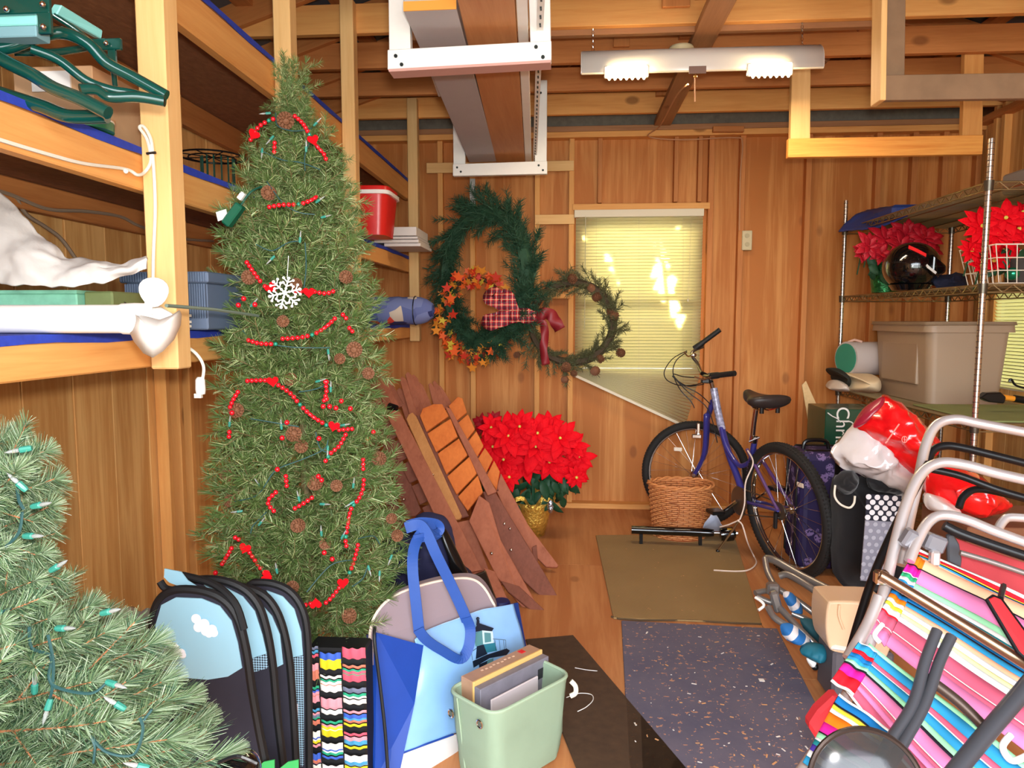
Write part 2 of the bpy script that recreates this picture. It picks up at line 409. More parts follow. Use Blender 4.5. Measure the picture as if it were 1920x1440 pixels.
mb.build('window_frame', fr_m, w2); MB().box(XR+.035, XR+.04, RY0+.03, RY1-.03, RZ0+.03, RZ1-.03).build('window_pane', glass, w2)

# roof: trusses of bottom chords, rafters, posts and webs under a metal deck
ce = thing('ceiling', None, None, (.66, 2.5, 2.8)); ce['kind'] = 'structure'
CX, EZ, RZ = .66, 2.86, 3.75
for sx in (-1, 1):
    xe = XL-.25 if sx < 0 else XR+.25
    MB().slab([(xe, YF-.3, EZ-.02), (CX, YF-.3, RZ+.05), (CX, YB+.12, RZ+.05), (xe, YB+.12, EZ-.02)], .02).build('roof_deck', foil, ce)
    for q in range(1, 7):
        f = q/7; xx = xe+(CX-xe)*f; zz = EZ-.05+(RZ+.05-EZ)*f
        board('purlin', (xx, YF-.2, zz), (xx, YB+.2, zz), .09, .035, pine_red, ce)
JY = [5.03, 4.53, 4.05, 3.57, 3.09, 2.6, 2.05, 1.5, .9, .3, -.4, -1.2]
JM = [pine, pine_red, pine_red, pine, pine_red, pine_red, pine, pine_red, pine, pine, pine, pine]
for yj, mj in zip(JY, JM):
    board('joist', (XL-.02, yj, 2.87), (XR+.02, yj, 2.87), .14, .038, mj, ce, up=(0, 1, 0))
    for sx in (-1, 1):
        xe = XL-.1 if sx < 0 else XR+.1
        board('rafter', (xe, yj-.04, EZ-.02), (CX, yj-.04, RZ-.1), .13, .038, pine_red, ce, up=(0, 1, 0))
        board('web', (CX+sx*.9, yj-.04, 2.95), (CX+sx*.25, yj-.04, RZ-.25), .09, .038, pine_brown, ce, up=(0, 1, 0))
    board('king_post', (CX-.02, yj-.04, 2.9), (CX-.02, yj-.04, RZ-.15), .09, .038, pine_red, ce, up=(0, 1, 0))
# doubled joist and gusset boards seen in the upper middle
board('joist_packing', (XL+.9, 3.61, 2.80), (1.5, 3.61, 2.80), .05, .038, pine_brown, ce, up=(0, 1, 0))
for a, b, yy in ((1240, 1292, 3.53), (1150, 1180, 4.0)):
    p = PY(a, 60, yy); q = PY(b, 60, yy); MB().box(p.x, q.x, yy-.02, yy, 2.86, 3.1).build('gusset_board', pine_red, ce, bevel=.002)
MB().box(-.9, -.05, 4.38, 4.4, 2.95, 3.3).build('gable_osb_panel', osb, ce)
MB().box(XL+.3, .1, 3.38, 3.4, 2.96, 3.4).build('gable_osb_panel', osb, ce)
sb = board('strongback', (.67, 5.2, 2.78), (.66, 2.0, 2.78), .115, .036, pine_brown, ce)
# ================================================================== helpers for soft things
from mathutils import noise as mn
def gridsurf(rows, nu=24, nv=16, amp=0.0, fs=6.0, seed=0):
    """rows of world points -> smooth dense surface, displaced by noise (folds)"""
    R = [cr(r, nu//max(1, len(r)-1)) if len(r) > 2 else [V(r[0]).lerp(V(r[1]), i/nu) for i in range(nu+1)] for r in rows]
    n = min(len(r) for r in R); R = [r[:n] for r in R]; cols = []
    for j in range(n):
        c = [r[j] for r in R]; cols.append(cr(c, max(1, nv//max(1, len(c)-1))) if len(c) > 2 else [V(c[0]).lerp(V(c[1]), i/nv) for i in range(nv+1)])
    G = [[cols[j][i] for j in range(n)] for i in range(len(cols[0]))]
    if amp:
        m = len(G)
        for i in range(m):
            for j in range(n):
                p = G[i][j]; q = p*fs+V((seed*3.1, seed*1.7, seed)); G[i][j] = p+V(mn.noise_vector(q))*amp+V(mn.noise_vector(q*2.7))*amp*.4
    return G
def taperbox(mb, x0, x1, y0, y1, z0, z1, tx=0.9, ty=0.9, r=.02, n=3, rim=0, open_=False):
    """bin: rounded-rectangle section growing from base to rim"""
    cx, cy = (x0+x1)/2, (y0+y1)/2; w, d = x1-x0, y1-y0; P = []
    prof = [(0, tx, ty), (.03, tx, ty), (.86, .985, .985), (1, 1, 1)]
    if rim: prof = [(0, tx*.98, ty*.98), (.02, tx, ty), (.84, .96, .96), (.85, 1, 1), (1, 1, 1)]
    G = []
    for h, a, b in prof:
        G.append([V((cx+u*a, cy+v*b, z0+(z1-z0)*h)) for u, v in rrect(w, d, r, n)])
    if open_: 
        for h, a in ((1, .97), (.05, .9)): G.append([V((cx+u*a, cy+v*a, z0+(z1-z0)*h)) for u, v in rrect(w, d, r, n)])
    mb.grid(G, wrap=True)
    k = len(G[0]); b = len(mb.v)-len(G)*k
    mb.f.append(tuple(b+i for i in range(k))[::-1]); mb.mi.append(mb.cur)
    mb.f.append(tuple(b+(len(G)-1)*k+i for i in range(k))); mb.mi.append(mb.cur)
    return mb

white_p = mat('white_plastic', (236, 234, 228), .35)
cable_w = mat('white_cable', (226, 222, 208), .5)
blue_c = mat('blue_carpet', (40, 62, 170), .9, var=.25, sc=60)
dgreen = mat('dark_green_enamel', (8, 62, 54), .18, coat=.6)
blackm = mat('black_metal', (16, 16, 17), .35, .3)
chrome = mat('chrome', (215, 212, 208), .16, 1.0)
alu = mat('brushed_aluminium', (198, 194, 190), .28, 1.0)
black_p = mat('black_plastic', (14, 14, 15), .3)
teal = mat('teal_plastic', (50, 128, 116), .4)

# ------------------------------------------------------------------ built-in lumber shelving
BF = -1.10                                   # aisle face of the shelf beams
sh = thing('storage_shelving', 'three-tier built-in pine shelving with blue-edged decks along the left wall', 'shelving', (-1.4, 2.6, 0))
posts = [(1.80, 1.27, 2.94, .076), (2.68, 1.27, 2.94, .066), (3.49, 1.27, 2.94, .066), (4.95, 1.25, 2.92, .07), (.75, 1.27, 2.94, .076)]
for y0, z0, z1, w in posts:
    board('post', (BF+w/2+.003, y0+.036, z0), (BF+w/2+.003, y0+.036, z1), w, .07, pine_light, sh, up=(0, 1, 0), bevel=.004)
decks = [(2.24, 2.36), (1.735, 1.827), (1.275, 1.352)]
for (za, zb), mm in zip(decks, (pine, pine, pine)):
    zc, h = (za+zb)/2, zb-za
    board('beam', (BF-.019, .1, zc), (BF-.019, 5.02, zc), h, .038, mm, sh, up=(1, 0, 0), bevel=.004)
    board('ledger', (XL+.03, .1, zc), (XL+.03, 5.2, zc), h*.95, .038, pine_red, sh, up=(1, 0, 0), bevel=.004)
    MB().box(XL+.011, BF-.001, .1, 5.1, zb, zb+.012).build('deck_panel', osb, sh)
    mb = MB(); G = []
    for i in range(60):
        yy = .1+5.0*i/59; s = .003*sin(i*1.3)
        G.append([V((XL+.02, yy, zb+.017)), V((BF-.02, yy, zb+.018)), V((BF+.004, yy, zb+.017)), V((BF+.005, yy, zb-.003+s)), V((BF+.001, yy, zb-.002+s))])
    mb.grid(G).build('carpet_edge', blue_c, sh)
DK = [z+.02 for _, z in decks]               # deck tops: 2.38, 1.847, 1.372

# ------------------------------------------------------------------ white extension cord along the middle beam, over the post and down
cd = thing('extension_cord', 'white extension cord running along the shelf beam, looped at the front post', 'cord', PX(262, 300, BF+.01))
X1 = BF+.008
pts = [PX(-60, 240, X1), PX(0, 262, X1), PX(100, 292, X1), PX(160, 307, X1), PX(235, 317, X1), PX(258, 328, X1+.01)]
yp = 1.79
pts += [PY(272, 322, yp), PY(283, 300, yp), PY(276, 262, yp), PY(262, 240, yp), PY(270, 238, yp), PY(283, 262, yp), PY(287, 300, yp), PY(290, 350, yp), PY(291, 400, yp), PY(288, 470, yp), PY(287, 520, yp)]
MB().tube(cr(pts, 6), .0042, 7).build('cord', cable_w, cd, smooth=True)
MB().tube([PY(275, 288, yp-.003), PY(292, 286, yp-.003)], .0035, 6).build('cable_tie', black_p, cd)
MB().ball(PX(236, 321, X1+.004), .006).build('cable_clip', white_p, cd)
pg = thing('cord_end', 'white extension cord end with socket hanging below the lowest shelf by the slim tree', 'cord', PY(377, 740, 1.9))
MB().tube(cr([PY(330, 652, 1.95), PY(352, 652, 1.9), PY(372, 668, 1.9), PY(382, 690, 1.9), PY(378, 720, 1.9)], 6), .0045, 7).build('cord', cable_w, pg, smooth=True)
MB().lathe([(.008, .03), (.013, .022), (.014, -.005), (.012, -.018), (.0, -.02)], 10, PY(376, 727, 1.9)).build('socket', white_p, pg, smooth=True)
MB().obox(PY(372, 742, 1.9), (.02, .01, .012)).build('socket_face', cable_w, pg)
# grey cable on the wall ledger
gc = mat('grey_cable', (150, 128, 106), .6)
o = MB().tube(cr([PX(-30, 350, XL+.06), PX(20, 365, XL+.06), PX(90, 392, XL+.06), PX(160, 396, XL+.06), PX(225, 406, XL+.06), PX(262, 424, XL+.06), PX(330, 446, XL+.06), PX(400, 452, XL+.06)], 6), .006, 6).build('wall_cable', gc, smooth=True)
tag(o, 'grey electrical cable stapled along the rear shelf ledger on the left', 'cable')
o = MB().tube(cr([PX(30, 370, XL+.05), PX(50, 402, XL+.035), PX(85, 425, XL+.03), PX(115, 448, XL+.03), PX(142, 485, XL+.03)], 6), .006, 6).build('wall_cable', gc, smooth=True)
tag(o, 'grey cable branching down the plank wall above the green flowered box', 'cable')

# ------------------------------------------------------------------ lowest shelf, front: pipe with paddles, tarp, boxes
pw = thing('white_pipe', 'long white plastic pipe with a flared cone end and paddles on the lowest shelf', 'pipe', PY(120, 630, 1.45))
ya = 1.45
a, b = PY(-120, 598, ya), PY(240, 597, ya); b.z = a.z = 1.402
MB().tube([a, b], .0305, 20).build('pipe', white_p, pw, smooth=True)
c0, c1 = PY(232, 598, ya), PY(331, 597, ya); d = c1-c0
rs = [.033, .034, .033, .026, .012, .003]; ts = [0, .25, .45, .7, .9, 1.0]
MB().tube([c0+d*t for t in ts], rs, 20).build('cone', white_p, pw, smooth=True, angle=50)
y2 = ya-.04
out = [(234, 566), (245, 580), (258, 590), (300, 600), (322, 592), (336, 582), (340, 590), (338, 610), (326, 636), (305, 658), (287, 670), (270, 662), (252, 640), (238, 610)]
fp = [PY(x, y, y2 + .00012*(x-290)**2*.1) for x, y in out]
mb = MB(); cc = PY(288, 625, y2-.035); 
mb.add([cc]+fp, [(0, i+1, (i+1) % len(fp)+1) for i in range(len(fp))])
mb.build('paddle', white_p, pw, smooth=True, solid=.003, angle=80)
ct = PY(288, 548, y2-.005); pts = [ct+V((.031*cos(t), .006*sin(t*2), .030*sin(t))) for t in [2*pi*k/20 for k in range(20)]]
MB().add([ct+V((-.004, .018, -.004))]+pts, [(0, i+1, (i+1) % 20+1) for i in range(20)]).build('paddle', white_p, pw, smooth=True, solid=.003, angle=80)
MB().tube([PY(280, 548, y2), PY(278, 590, y2)], .008, 8).build('paddle_stem', white_p, pw, smooth=True)
for dy in (592, 604, 612):
    MB().box(PY(338, dy, 1.88).x, PY(352, dy, 1.88).x, 1.88, 1.9, PY(338, dy, 1.88).z-.003, PY(338, dy, 1.88).z+.004).build('pipe_slat', cable_w, pw)
o = MB().tube([PY(312, 573, 1.46), PY(400, 580, 1.7), PY(484, 592, 1.95)], .0042, 6).build('thin_rod', mat('green_grey_rod', (108, 128, 116), .4), smooth=True)
tag(o, 'thin grey-green rod sticking out past the front post toward the slim tree', 'rod')

tarp = mat('grey_tarp', (196, 190, 184), .5, var=.07, sc=14, bump=.35)
yt = 1.62
rows = [[PY(-90, 290, yt+.1), PY(0, 362, yt+.04), PY(60, 425, yt), PY(125, 480, yt-.02), PY(160, 484, yt), PY(200, 490, yt), PY(236, 492, yt), PY(273, 476, yt)],
        [PY(-90, 380, yt), PY(0, 430, yt-.04), PY(60, 465, yt-.06), PY(110, 490, yt-.06), PY(155, 500, yt-.05), PY(195, 502, yt-.03), PY(235, 500, yt-.03), PY(273, 480, yt-.02)],
        [PY(-90, 450, yt-.04), PY(0, 480, yt-.07), PY(55, 502, yt-.09), PY(105, 515, yt-.08), PY(155, 515, yt-.08), PY(195, 516, yt-.05), PY(235, 508, yt-.04), PY(273, 484, yt-.02)],
        [PY(-90, 522, yt-.06), PY(0, 532, yt-.08), PY(55, 534, yt-.09), PY(110, 537, yt-.09), PY(165, 538, yt-.08), PY(200, 532, yt-.05), PY(232, 520, yt-.03), PY(274, 500, yt-.02)]]
o = MB().grid(gridsurf(rows, 56, 30, .012, 16)).build('folded_tarp', tarp, smooth=True, solid=.006, angle=70)
tag(o, 'crumpled pale grey tarp heaped over the boxes on the lowest shelf', 'tarp')
flor = mat('green_flowered_card', (112, 172, 146), .7, var=.5, sc=18); olive = mat('olive_card', (104, 116, 70), .75, var=.25, sc=20)
x0, x1 = PY(-90, 550, 1.62).x, PY(154, 550, 1.62).x
bx1 = thing('flowered_box', 'pale green flowered cardboard box under the grey tarp', 'box', ((x0+x1)/2, 1.75, DK[2]))
MB().box(x0, x1, 1.60, 1.9, DK[2], 1.462).build('body', flor, bx1, bevel=.003); MB().box(x0-.003, x1+.003, 1.597, 1.903, 1.462, 1.47).build('lid', flor, bx1)
ob = MB().box(x1+.003, PY(220, 550, 1.64).x, 1.62, 1.9, DK[2], 1.468).build('olive_box', olive, bevel=.004); tag(ob, 'small olive green box between the flowered box and the ribbed blue crate', 'box')
rib = mat('blue_grey_ribbed', (92, 106, 128), .55)
x0, x1 = PY(226, 560, 1.95).x, PY(424, 560, 2.05).x
cb = thing('ribbed_crate', 'blue-grey ribbed storage crate with a lid behind the front post', 'crate', ((x0+x1)/2, 2.2, DK[2]))
za, zb = 1.405, PY(380, 530, 1.95).z; zt = PY(380, 509, 1.95).z
MB().box(x0+.01, x1-.012, 1.96, 2.35, DK[2], zb).build('body', rib, cb, bevel=.004)
n = 34
for i in range(n):
    xx = x0+.014+(x1-x0-.03)*i/(n-1); MB().box(xx-.0022, xx+.0022, 1.953, 1.962, za, zb-.003).build('rib', rib, cb)
MB().box(x0, x1, 1.945, 2.36, zb, zt).build('lid', rib, cb, bevel=.004)
for i in range(n):
    xx = x0+.01+(x1-x0-.02)*i/(n-1); MB().box(xx-.0022, xx+.0022, 1.941, 1.947, zb+.003, zt-.003).build('lid_rib', rib, cb)

# ------------------------------------------------------------------ middle shelf: green metal frames, box and tin, wire stand
gm = thing('green_metal_frame', 'dark green enamelled metal frame with curved legs on the middle shelf', 'frame', PY(120, 230, 1.45))
def gt(pxs, r, y0=1.45, y1=None, n=10, nm='leg'):
    y1 = y0 if y1 is None else y1; N = len(pxs)
    P = [PY(a, b, y0+(y1-y0)*i/(N-1)) for i, (a, b) in enumerate(pxs)]
    return MB().tube(cr(P, 5), r, n).build(nm, dgreen, gm, smooth=True)
gt([(-30, 95), (20, 88), (75, 68), (120, 62), (165, 82), (200, 118), (250, 145), (312, 180)], .0125, 1.4, 1.5)
gt([(-30, 92), (15, 118), (60, 140), (100, 165), (150, 185), (203, 212)], .013, 1.35, 1.35)
gt([(60, 92), (110, 112), (160, 150), (205, 168), (250, 176), (310, 192)], .010, 1.42, 1.52)
gt([(-30, 165), (30, 184), (80, 200), (130, 218), (200, 218)], .014, 1.42, 1.42)
gt([(150, 168), (180, 168), (205, 182), (260, 182), (308, 190)], .011, 1.40, 1.48)
gt([(25, 98), (100, 98), (160, 90)], .008, 1.5, 1.6)
gt([(100, 28), (150, 62), (205, 115), (216, 160)], .006, 1.5, 1.6)
for x0_, y0_, x1_, y1_ in ((-20, 2, 88, 22), (-20, 28, 70, 0),):
    pass
def gplate(x0_, y0_, x1_, y1_, yy, m, nm, dy=.01):
    a, b = PY(x0_, y0_, yy), PY(x1_, y1_, yy); return MB().box(a.x, b.x, yy, yy+dy, min(a.z, b.z), max(a.z, b.z)).build(nm, m, gm, bevel=.002)
turq = mat('turquoise_panel', (128, 196, 190), .5, var=.06, sc=12)
gplate(-40, -8, 92, 24, 1.36, dgreen, 'bracket'); gplate(68, 22, 95, 62, 1.36, dgreen, 'bracket'); gplate(-40, 27, 68, 46, 1.37, turq, 'panel', .04); gplate(-40, 47, 68, 68, 1.375, mat('turquoise_side', (112, 150, 158), .6), 'panel', .04)
MB().slab([PY(108, 8, 1.5), PY(186, 56, 1.62), PY(184, 72, 1.62), PY(98, 26, 1.5)], .02).build('panel', turq, gm, bevel=.002)
gplate(168, 72, 226, 92, 1.6, dgreen, 'bracket'); gplate(200, 92, 216, 120, 1.6, dgreen, 'bracket')
for a, b in ((12, 17), (80, 8), (199, 81), (81, 50)):
    MB().ball(PY(a, b, 1.352 if a < 100 else 1.595), .006, 8, 5).build('bolt', chrome, gm, smooth=True)
for a, b in ((118, 64), (160, 182), (185, 208)):
    pass
wc = thing('cardboard_carton', 'white and tan carton behind the green metal frame on the middle shelf', 'box', PY(100, 180, 1.65))
tan = mat('tan_card', (190, 150, 110), .8, var=.1); a, b = PY(28, 200, 1.75), PY(172, 122, 1.75)
MB().box(a.x, b.x, 1.75, 1.95, DK[1], b.z).build('body', tan, wc, bevel=.002); c, d = PY(60, 172, 1.745), PY(130, 132, 1.745)
MB().box(c.x, d.x, 1.745, 1.75, c.z, d.z).build('white_panel', white_p, wc)
tn = thing('round_tin', 'round green and white labelled tin on the middle shelf under the metal frame', 'tin', PY(160, 255, 1.62))
p = PY(160, 222, 1.65); h = p.z-DK[1]
MB().lathe([(.06, 0), (.06, h*.72)], 24, (p.x, 1.65, DK[1])).build('label', mat('tin_green', (34, 112, 78), .4, var=.3, sc=25), tn, smooth=True)
MB().lathe([(.061, 0), (.061, h*.14)], 24, (p.x, 1.65, DK[1]+h*.72)).build('white_band', white_p, tn, smooth=True)
MB().lathe([(.063, 0), (.063, h*.14)], 24, (p.x, 1.65, DK[1]+h*.86)).build('lid', tan, tn, smooth=True)

ws = thing('wire_plant_stand', 'round black and green wire stand with a flared rim on the middle shelf', 'stand', PY(400, 345, 2.45))
yc = 2.50; c = PY(398, 294, yc); zt = c.z; rt = .11; zb = DK[1]+.004; cx = PY(408, 300, yc).x
MB().tube([(c.x+rt*cos(t), yc+rt*sin(t), zt) for t in [2*pi*k/28 for k in range(28)]], .0035, 6, closed=True).build('rim', blackm, ws, smooth=True)
MB().tube([(c.x+rt*.72*cos(t), yc+rt*.72*sin(t), zt-.006) for t in [2*pi*k/24 for k in range(24)]], .0025, 6, closed=True).build('ring', blackm, ws, smooth=True)
for k in range(4): 
    t = pi*k/4; MB().tube([(c.x+rt*cos(t), yc+rt*sin(t), zt-.002), (c.x-rt*cos(t), yc-rt*sin(t), zt-.002)], .002, 5).build('spoke', blackm, ws)
for k in range(14):
    t = 2*pi*k/14; MB().tube([(cx+.055*cos(t), yc+.055*sin(t), zt-.004), (cx+.055*cos(t), yc+.055*sin(t), zb+.002)], .0028, 5).build('upright', dgreen, ws, smooth=True)
for zz, rr in ((zb, .06), (zb+.015, .07), (zb+.03, .058)):
    MB().tube([(cx+rr*cos(t), yc+rr*sin(t), zz) for t in [2*pi*k/24 for k in range(24)]], .003, 6, closed=True).build('base_ring', blackm, ws, smooth=True)

# ------------------------------------------------------------------ far end: red tub, white boards, printed pillow
rp = mat('red_plastic', (206, 34, 30), .3)
rb = thing('red_tub', 'tall red plastic tub with a white rimmed lid on the middle shelf', 'tub', PY(690, 465, 3.9))
pa, pb = PY(640, 460, 3.7), PY(724, 360, 3.7); xa, xb = pa.x, pb.x; zr = PY(700, 352, 3.7).z
taperbox(MB(), xa, xb, 3.7, 3.98, DK[1], zr-.03, .84, .84, .05).build('body', rp, rb, smooth=True, bevel=0)
taperbox(MB(), xa-.012, xb+.012, 3.688, 3.992, zr-.03, zr-.01, 1, 1, .05).build('rim', white_p, rb, smooth=True)
taperbox(MB(), xa-.005, xb+.005, 3.695, 3.985, zr-.01, zr+.012, 1, 1, .05).build('lid', rp, rb, smooth=True)
for i, (xa_, xb_, ya_, yb_) in enumerate(((705, 784, 450, 467), (712, 786, 468, 472), (704, 787, 473, 478), (722, 790, 479, 485))):
    a, b = PY(xa_, yb_, 4.35), PY(xb_, ya_, 4.35); z0_ = [DK[1]+.062, DK[1]+.044, DK[1]+.022, DK[1]+.001][i]; h_ = [.052, .014, .019, .019][i]
    o = MB().box(a.x, b.x, 4.30+.01*i, 4.66+.01*i, z0_, z0_+h_).build('white_panel_board', mat('white_board', (214, 206, 200), .5), bevel=.002)
    tag(o, ['topmost and thickest white board of the stack beside the red tub', 'second white board from the top of the stack beside the red tub', 'third white board from the top of the stack beside the red tub', 'bottom white board of the stack beside the red tub'][i], 'board', 'white boards stacked on the middle shelf')
m, nt, b = _new('sports_print'); MC['sports_print'] = m
vec, _ = _coords(nt, (1, 1, 1)); v1 = _n(nt, 'ShaderNodeTexVoronoi'); v1.inputs['Scale'].default_value = 13; nt.links.new(vec, v1.inputs['Vector'])
col = _ramp(nt, _n(nt, 'ShaderNodeSeparateColor').outputs[0], [(0, lin((70, 82, 140)))])
sep = _n(nt, 'ShaderNodeSeparateColor'); nt.links.new(v1.outputs['Color'], sep.inputs[0])
rmp = _ramp(nt, sep.outputs[0], [(.0, lin((92, 104, 156))), (.3, lin((110, 122, 170))), (.5, lin((34, 42, 92))), (.62, lin((206, 192, 172))), (.74, lin((206, 66, 50))), (.82, lin((84, 96, 148)))])
nt.nodes[rmp.node.name].color_ramp.interpolation = 'CONSTANT'
nt.links.new(rmp, b.inputs['Base Color']); b.inputs['Roughness'].default_value = .85
pl = thing('printed_bedroll', 'rolled blue bedroll with a red and tan sports print on the lowest shelf', 'bedroll', PY(755, 618, 4.3))
p0, p1 = PY(640, 592, 4.35), PY(812, 596, 4.35); rr = .088; zc = DK[2]+rr-.003
N = 16; P = [V((p0.x+(p1.x-p0.x)*i/N, 4.35, zc)) for i in range(N+1)]
MB().tube(P, [rr*(.5 if i in (0, N) else .8 if i in (1, N-1) else .97+.03*sin(i*2.1)) for i in range(N+1)], 22).build('roll', m, pl, smooth=True)
MB().tube([V((P[-1].x+.002, 4.35+rr*.4*cos(t)*min(1, t/9), zc+rr*.4*sin(t)*min(1, t/9))) for t in [k*.5 for k in range(24)]], .004, 5).build('rolled_end', mat('denim_dark', (52, 62, 110), .9), pl, smooth=True)
MB().tube([V((P[-4].x, 4.35+(rr+.001)*cos(t), zc+(rr+.001)*sin(t))) for t in [2*pi*k/22 for k in range(22)]], .0035, 5, closed=True).build('tie', black_p, pl)

# ------------------------------------------------------------------ green cord plug with a white tag, hanging by the slim tree
gp = thing('green_plug', 'dark green plug with a white tag hanging at the left of the slim tree', 'plug', PY(435, 422, 2.0))
MB().beam(PY(424, 422, 2.0), PY(452, 384, 2.0), .03, .026).build('plug', mat('plug_green', (10, 84, 62), .35), gp, bevel=.004)
MB().slab([PY(405, 398, 1.995), PY(424, 392, 1.995), PY(427, 408, 1.995), PY(409, 415, 1.995)], .002).build('tag', white_p, gp)
MB().beam(PY(449, 374, 2.0), PY(458, 362, 2.0), .02, .014).build('white_clip', white_p, gp, bevel=.002)
MB().tube(cr([PY(452, 384, 2.0), PY(470, 360, 2.0), PY(490, 350, 2.03)], 5), .003, 6).build('wire', mat('green_wire', (20, 76, 60), .5), gp)
# ================================================================== CONIFERS
ndl = mat('needle_green', (88, 112, 58), .5, var=.30, sc=30, spec=.4)
ndl_l = mat('needle_light', (164, 176, 122), .45, var=.2, sc=30)
twig_m = mat('twig_brown', (112, 96, 62), .7)
frost = mat('frosted_needle', (112, 138, 96), .5, var=.25, sc=30)
frost_l = mat('frosted_needle_pale', (164, 182, 150), .5, var=.12, sc=30)
frost_d = mat('frosted_needle_deep', (58, 92, 66), .5, var=.25, sc=30)
twig_o = mat('twig_orange', (196, 128, 88), .7, var=.15, sc=60)
def needle(mb, p, d, L, w):
    s = d.cross(rv()).normalized()*w; q = p+d*L
    b = len(mb.v); mb.v.extend([tuple(p-s*.5), tuple(p+s*.5), tuple(q+s*.18), tuple(q-s*.18)]); mb.f.append((b, b+1, b+2, b+3)); mb.mi.append(mb.cur)
def twiglet(mb, a, b, n, L, w, fwd, tr, mats=(0, 1), pl=.26, tm=2):
    a, b = V(a), V(b); ax = (b-a).normalized()
    mb.cur = tm; mb.tube([a, b], [tr, tr*.6], 4)
    for i in range(n):
        t = U(.05, 1.0); o = ax.cross(rv()).normalized(); d = (o+ax*fwd*U(.6, 1.5)).normalized()
        mb.cur = mats[1] if U(0, 1) < pl else mats[0]
        needle(mb, a.lerp(b, t), d, L*U(.65, 1.1), w)
    for i in range(n//8):
        mb.cur = mats[0]; needle(mb, b, (ax+rv(.5)).normalized(), L*.9, w)
def branch_slim(k):
    mb = MB(); twiglet(mb, (0, 0, 0), (0, 0, 1), 200, .17, .0085, .8, .012)
    for i in range(5):
        z = .25+.14*i; th = i*2.4+k; d = V((cos(th), sin(th), .9)).normalized()*U(.30, .42)
        twiglet(mb, (0, 0, z), V((0, 0, z))+d, 75, .15, .0085, .8, .008)
    return mb.build('branch', [ndl, ndl_l, twig_m], None, local=True)
def branch_frost(k):
    mb = MB(); pts = [V((0, .06*sin(i/8*pi+k), i/8)) for i in range(9)]
    mb.cur = 2; mb.tube(pts, [.011-.0008*i for i in range(9)], 5)
    def brush(a, b, n, L):
        ax = (b-a).normalized()
        for i in range(n):
            t = U(0, 1)**.8; o = ax.cross(rv()).normalized(); d = (o+ax*(.45+.7*t)).normalized()
            u = U(0, 1); mb.cur = 1 if u < .25 else 3 if u < .5 else 0
            needle(mb, a.lerp(b, t), d, L*U(.7, 1.1)*(1-.25*t), .0056)
    for i in range(8): brush(pts[i], pts[i+1], 110, .21)
    for i in range(80): mb.cur = i % 2; needle(mb, pts[-1]-V((0, 0, .03)), (V((0, 0, 1))+rv(.55)).normalized(), .15, .0056)
    for sgn in (-1, 1):
        q = pts[4+sgn]; e = q+V((sgn*.28, 0, .34)); mb.cur = 2; mb.tube([q, e], [.008, .005], 5); brush(q, e, 300, .17)
    return mb.build('branch', [frost, frost_l, twig_o, frost_d], None, local=True)

# ---- slim pine with bead garlands
TY = 2.20; tb, tt = PY(585, 1205, TY), PY(546, 146, TY)
def taxis(z): t = (z-tb.z)/(tt.z-tb.z); return tb.lerp(tt, t)
RP = [(tb.z-.05, .20), (tb.z, .23), (tb.z+.15, .28), (tb.z+.3, .285), (tb.z+.55, .265), (tb.z+.9, .25), (tb.z+1.2, .235), (tb.z+1.35, .205), (tb.z+1.5, .155), (tb.z+1.6, .13), (tb.z+1.66, .085), (tt.z, .02)]
def trad(z):
    for (a, ra), (b, rb) in zip(RP[:-1], RP[1:]):
        if z <= b: return ra+(rb-ra)*max(0, (z-a))/(b-a)
    return .02
tr = thing('slim_pine_tree', 'tall slim artificial pine tree with pine cones standing before the shelving', 'christmas tree', (tb.x, tb.y, 0))
MB().tube([(tb.x+.0, TY, .03), tuple(tb), tuple(tt)], [.022, .02, .006], 8).build('trunk', twig_m, tr, smooth=True)
for k in range(4): 
    a = k*pi/2+.4; MB().tube([(tb.x, TY, .12), (tb.x+.12*cos(a), TY+.12*sin(a), .07), (tb.x+.26*cos(a), TY+.26*sin(a), .012)], .009, 6).build('stand_leg', dgreen, tr, smooth=True)
protos = [branch_slim(k) for k in range(4)]
NB = 285
for i in range(NB):
    f = (i+.5)/NB; f = 1-(1-f)**.92
    z = tb.z-.02+(tt.z-.10-tb.z)*f; th = i*2.39996+U(-.2, .2); r = trad(z+.04)*U(.88, 1.12)
    up = .18+.55*f+(.9 if f > .93 else 0); d = V((cos(th), sin(th), up)).normalized(); L = max(.09, r*1.02)
    c = taxis(z); o = inst(protos[i % 4], 'branch', c+V((cos(th), sin(th), 0))*max(0, (r-L)*.9), frame(d, rv()), (.125+L*.35, .125+L*.35, L), tr)
for k in range(7):
    d = V((U(-.3, .3), U(-.3, .3), 1)).normalized(); inst(protos[k % 4], 'branch', taxis(tt.z-.16+.012*k), frame(d, rv()), (.13, .13, .15), tr)
for p in protos: drop(p)
def tsurf(px, py, lift=.0):
    p = PY(px, py, TY-.15)
    for _ in range(3):
        c = taxis(p.z); R = trad(p.z)+lift+.01; dx = max(-.98, min(.98, (p.x-c.x)/R)); p = PY(px, py, TY-R*sqrt(1-dx*dx)*.98)
    return p
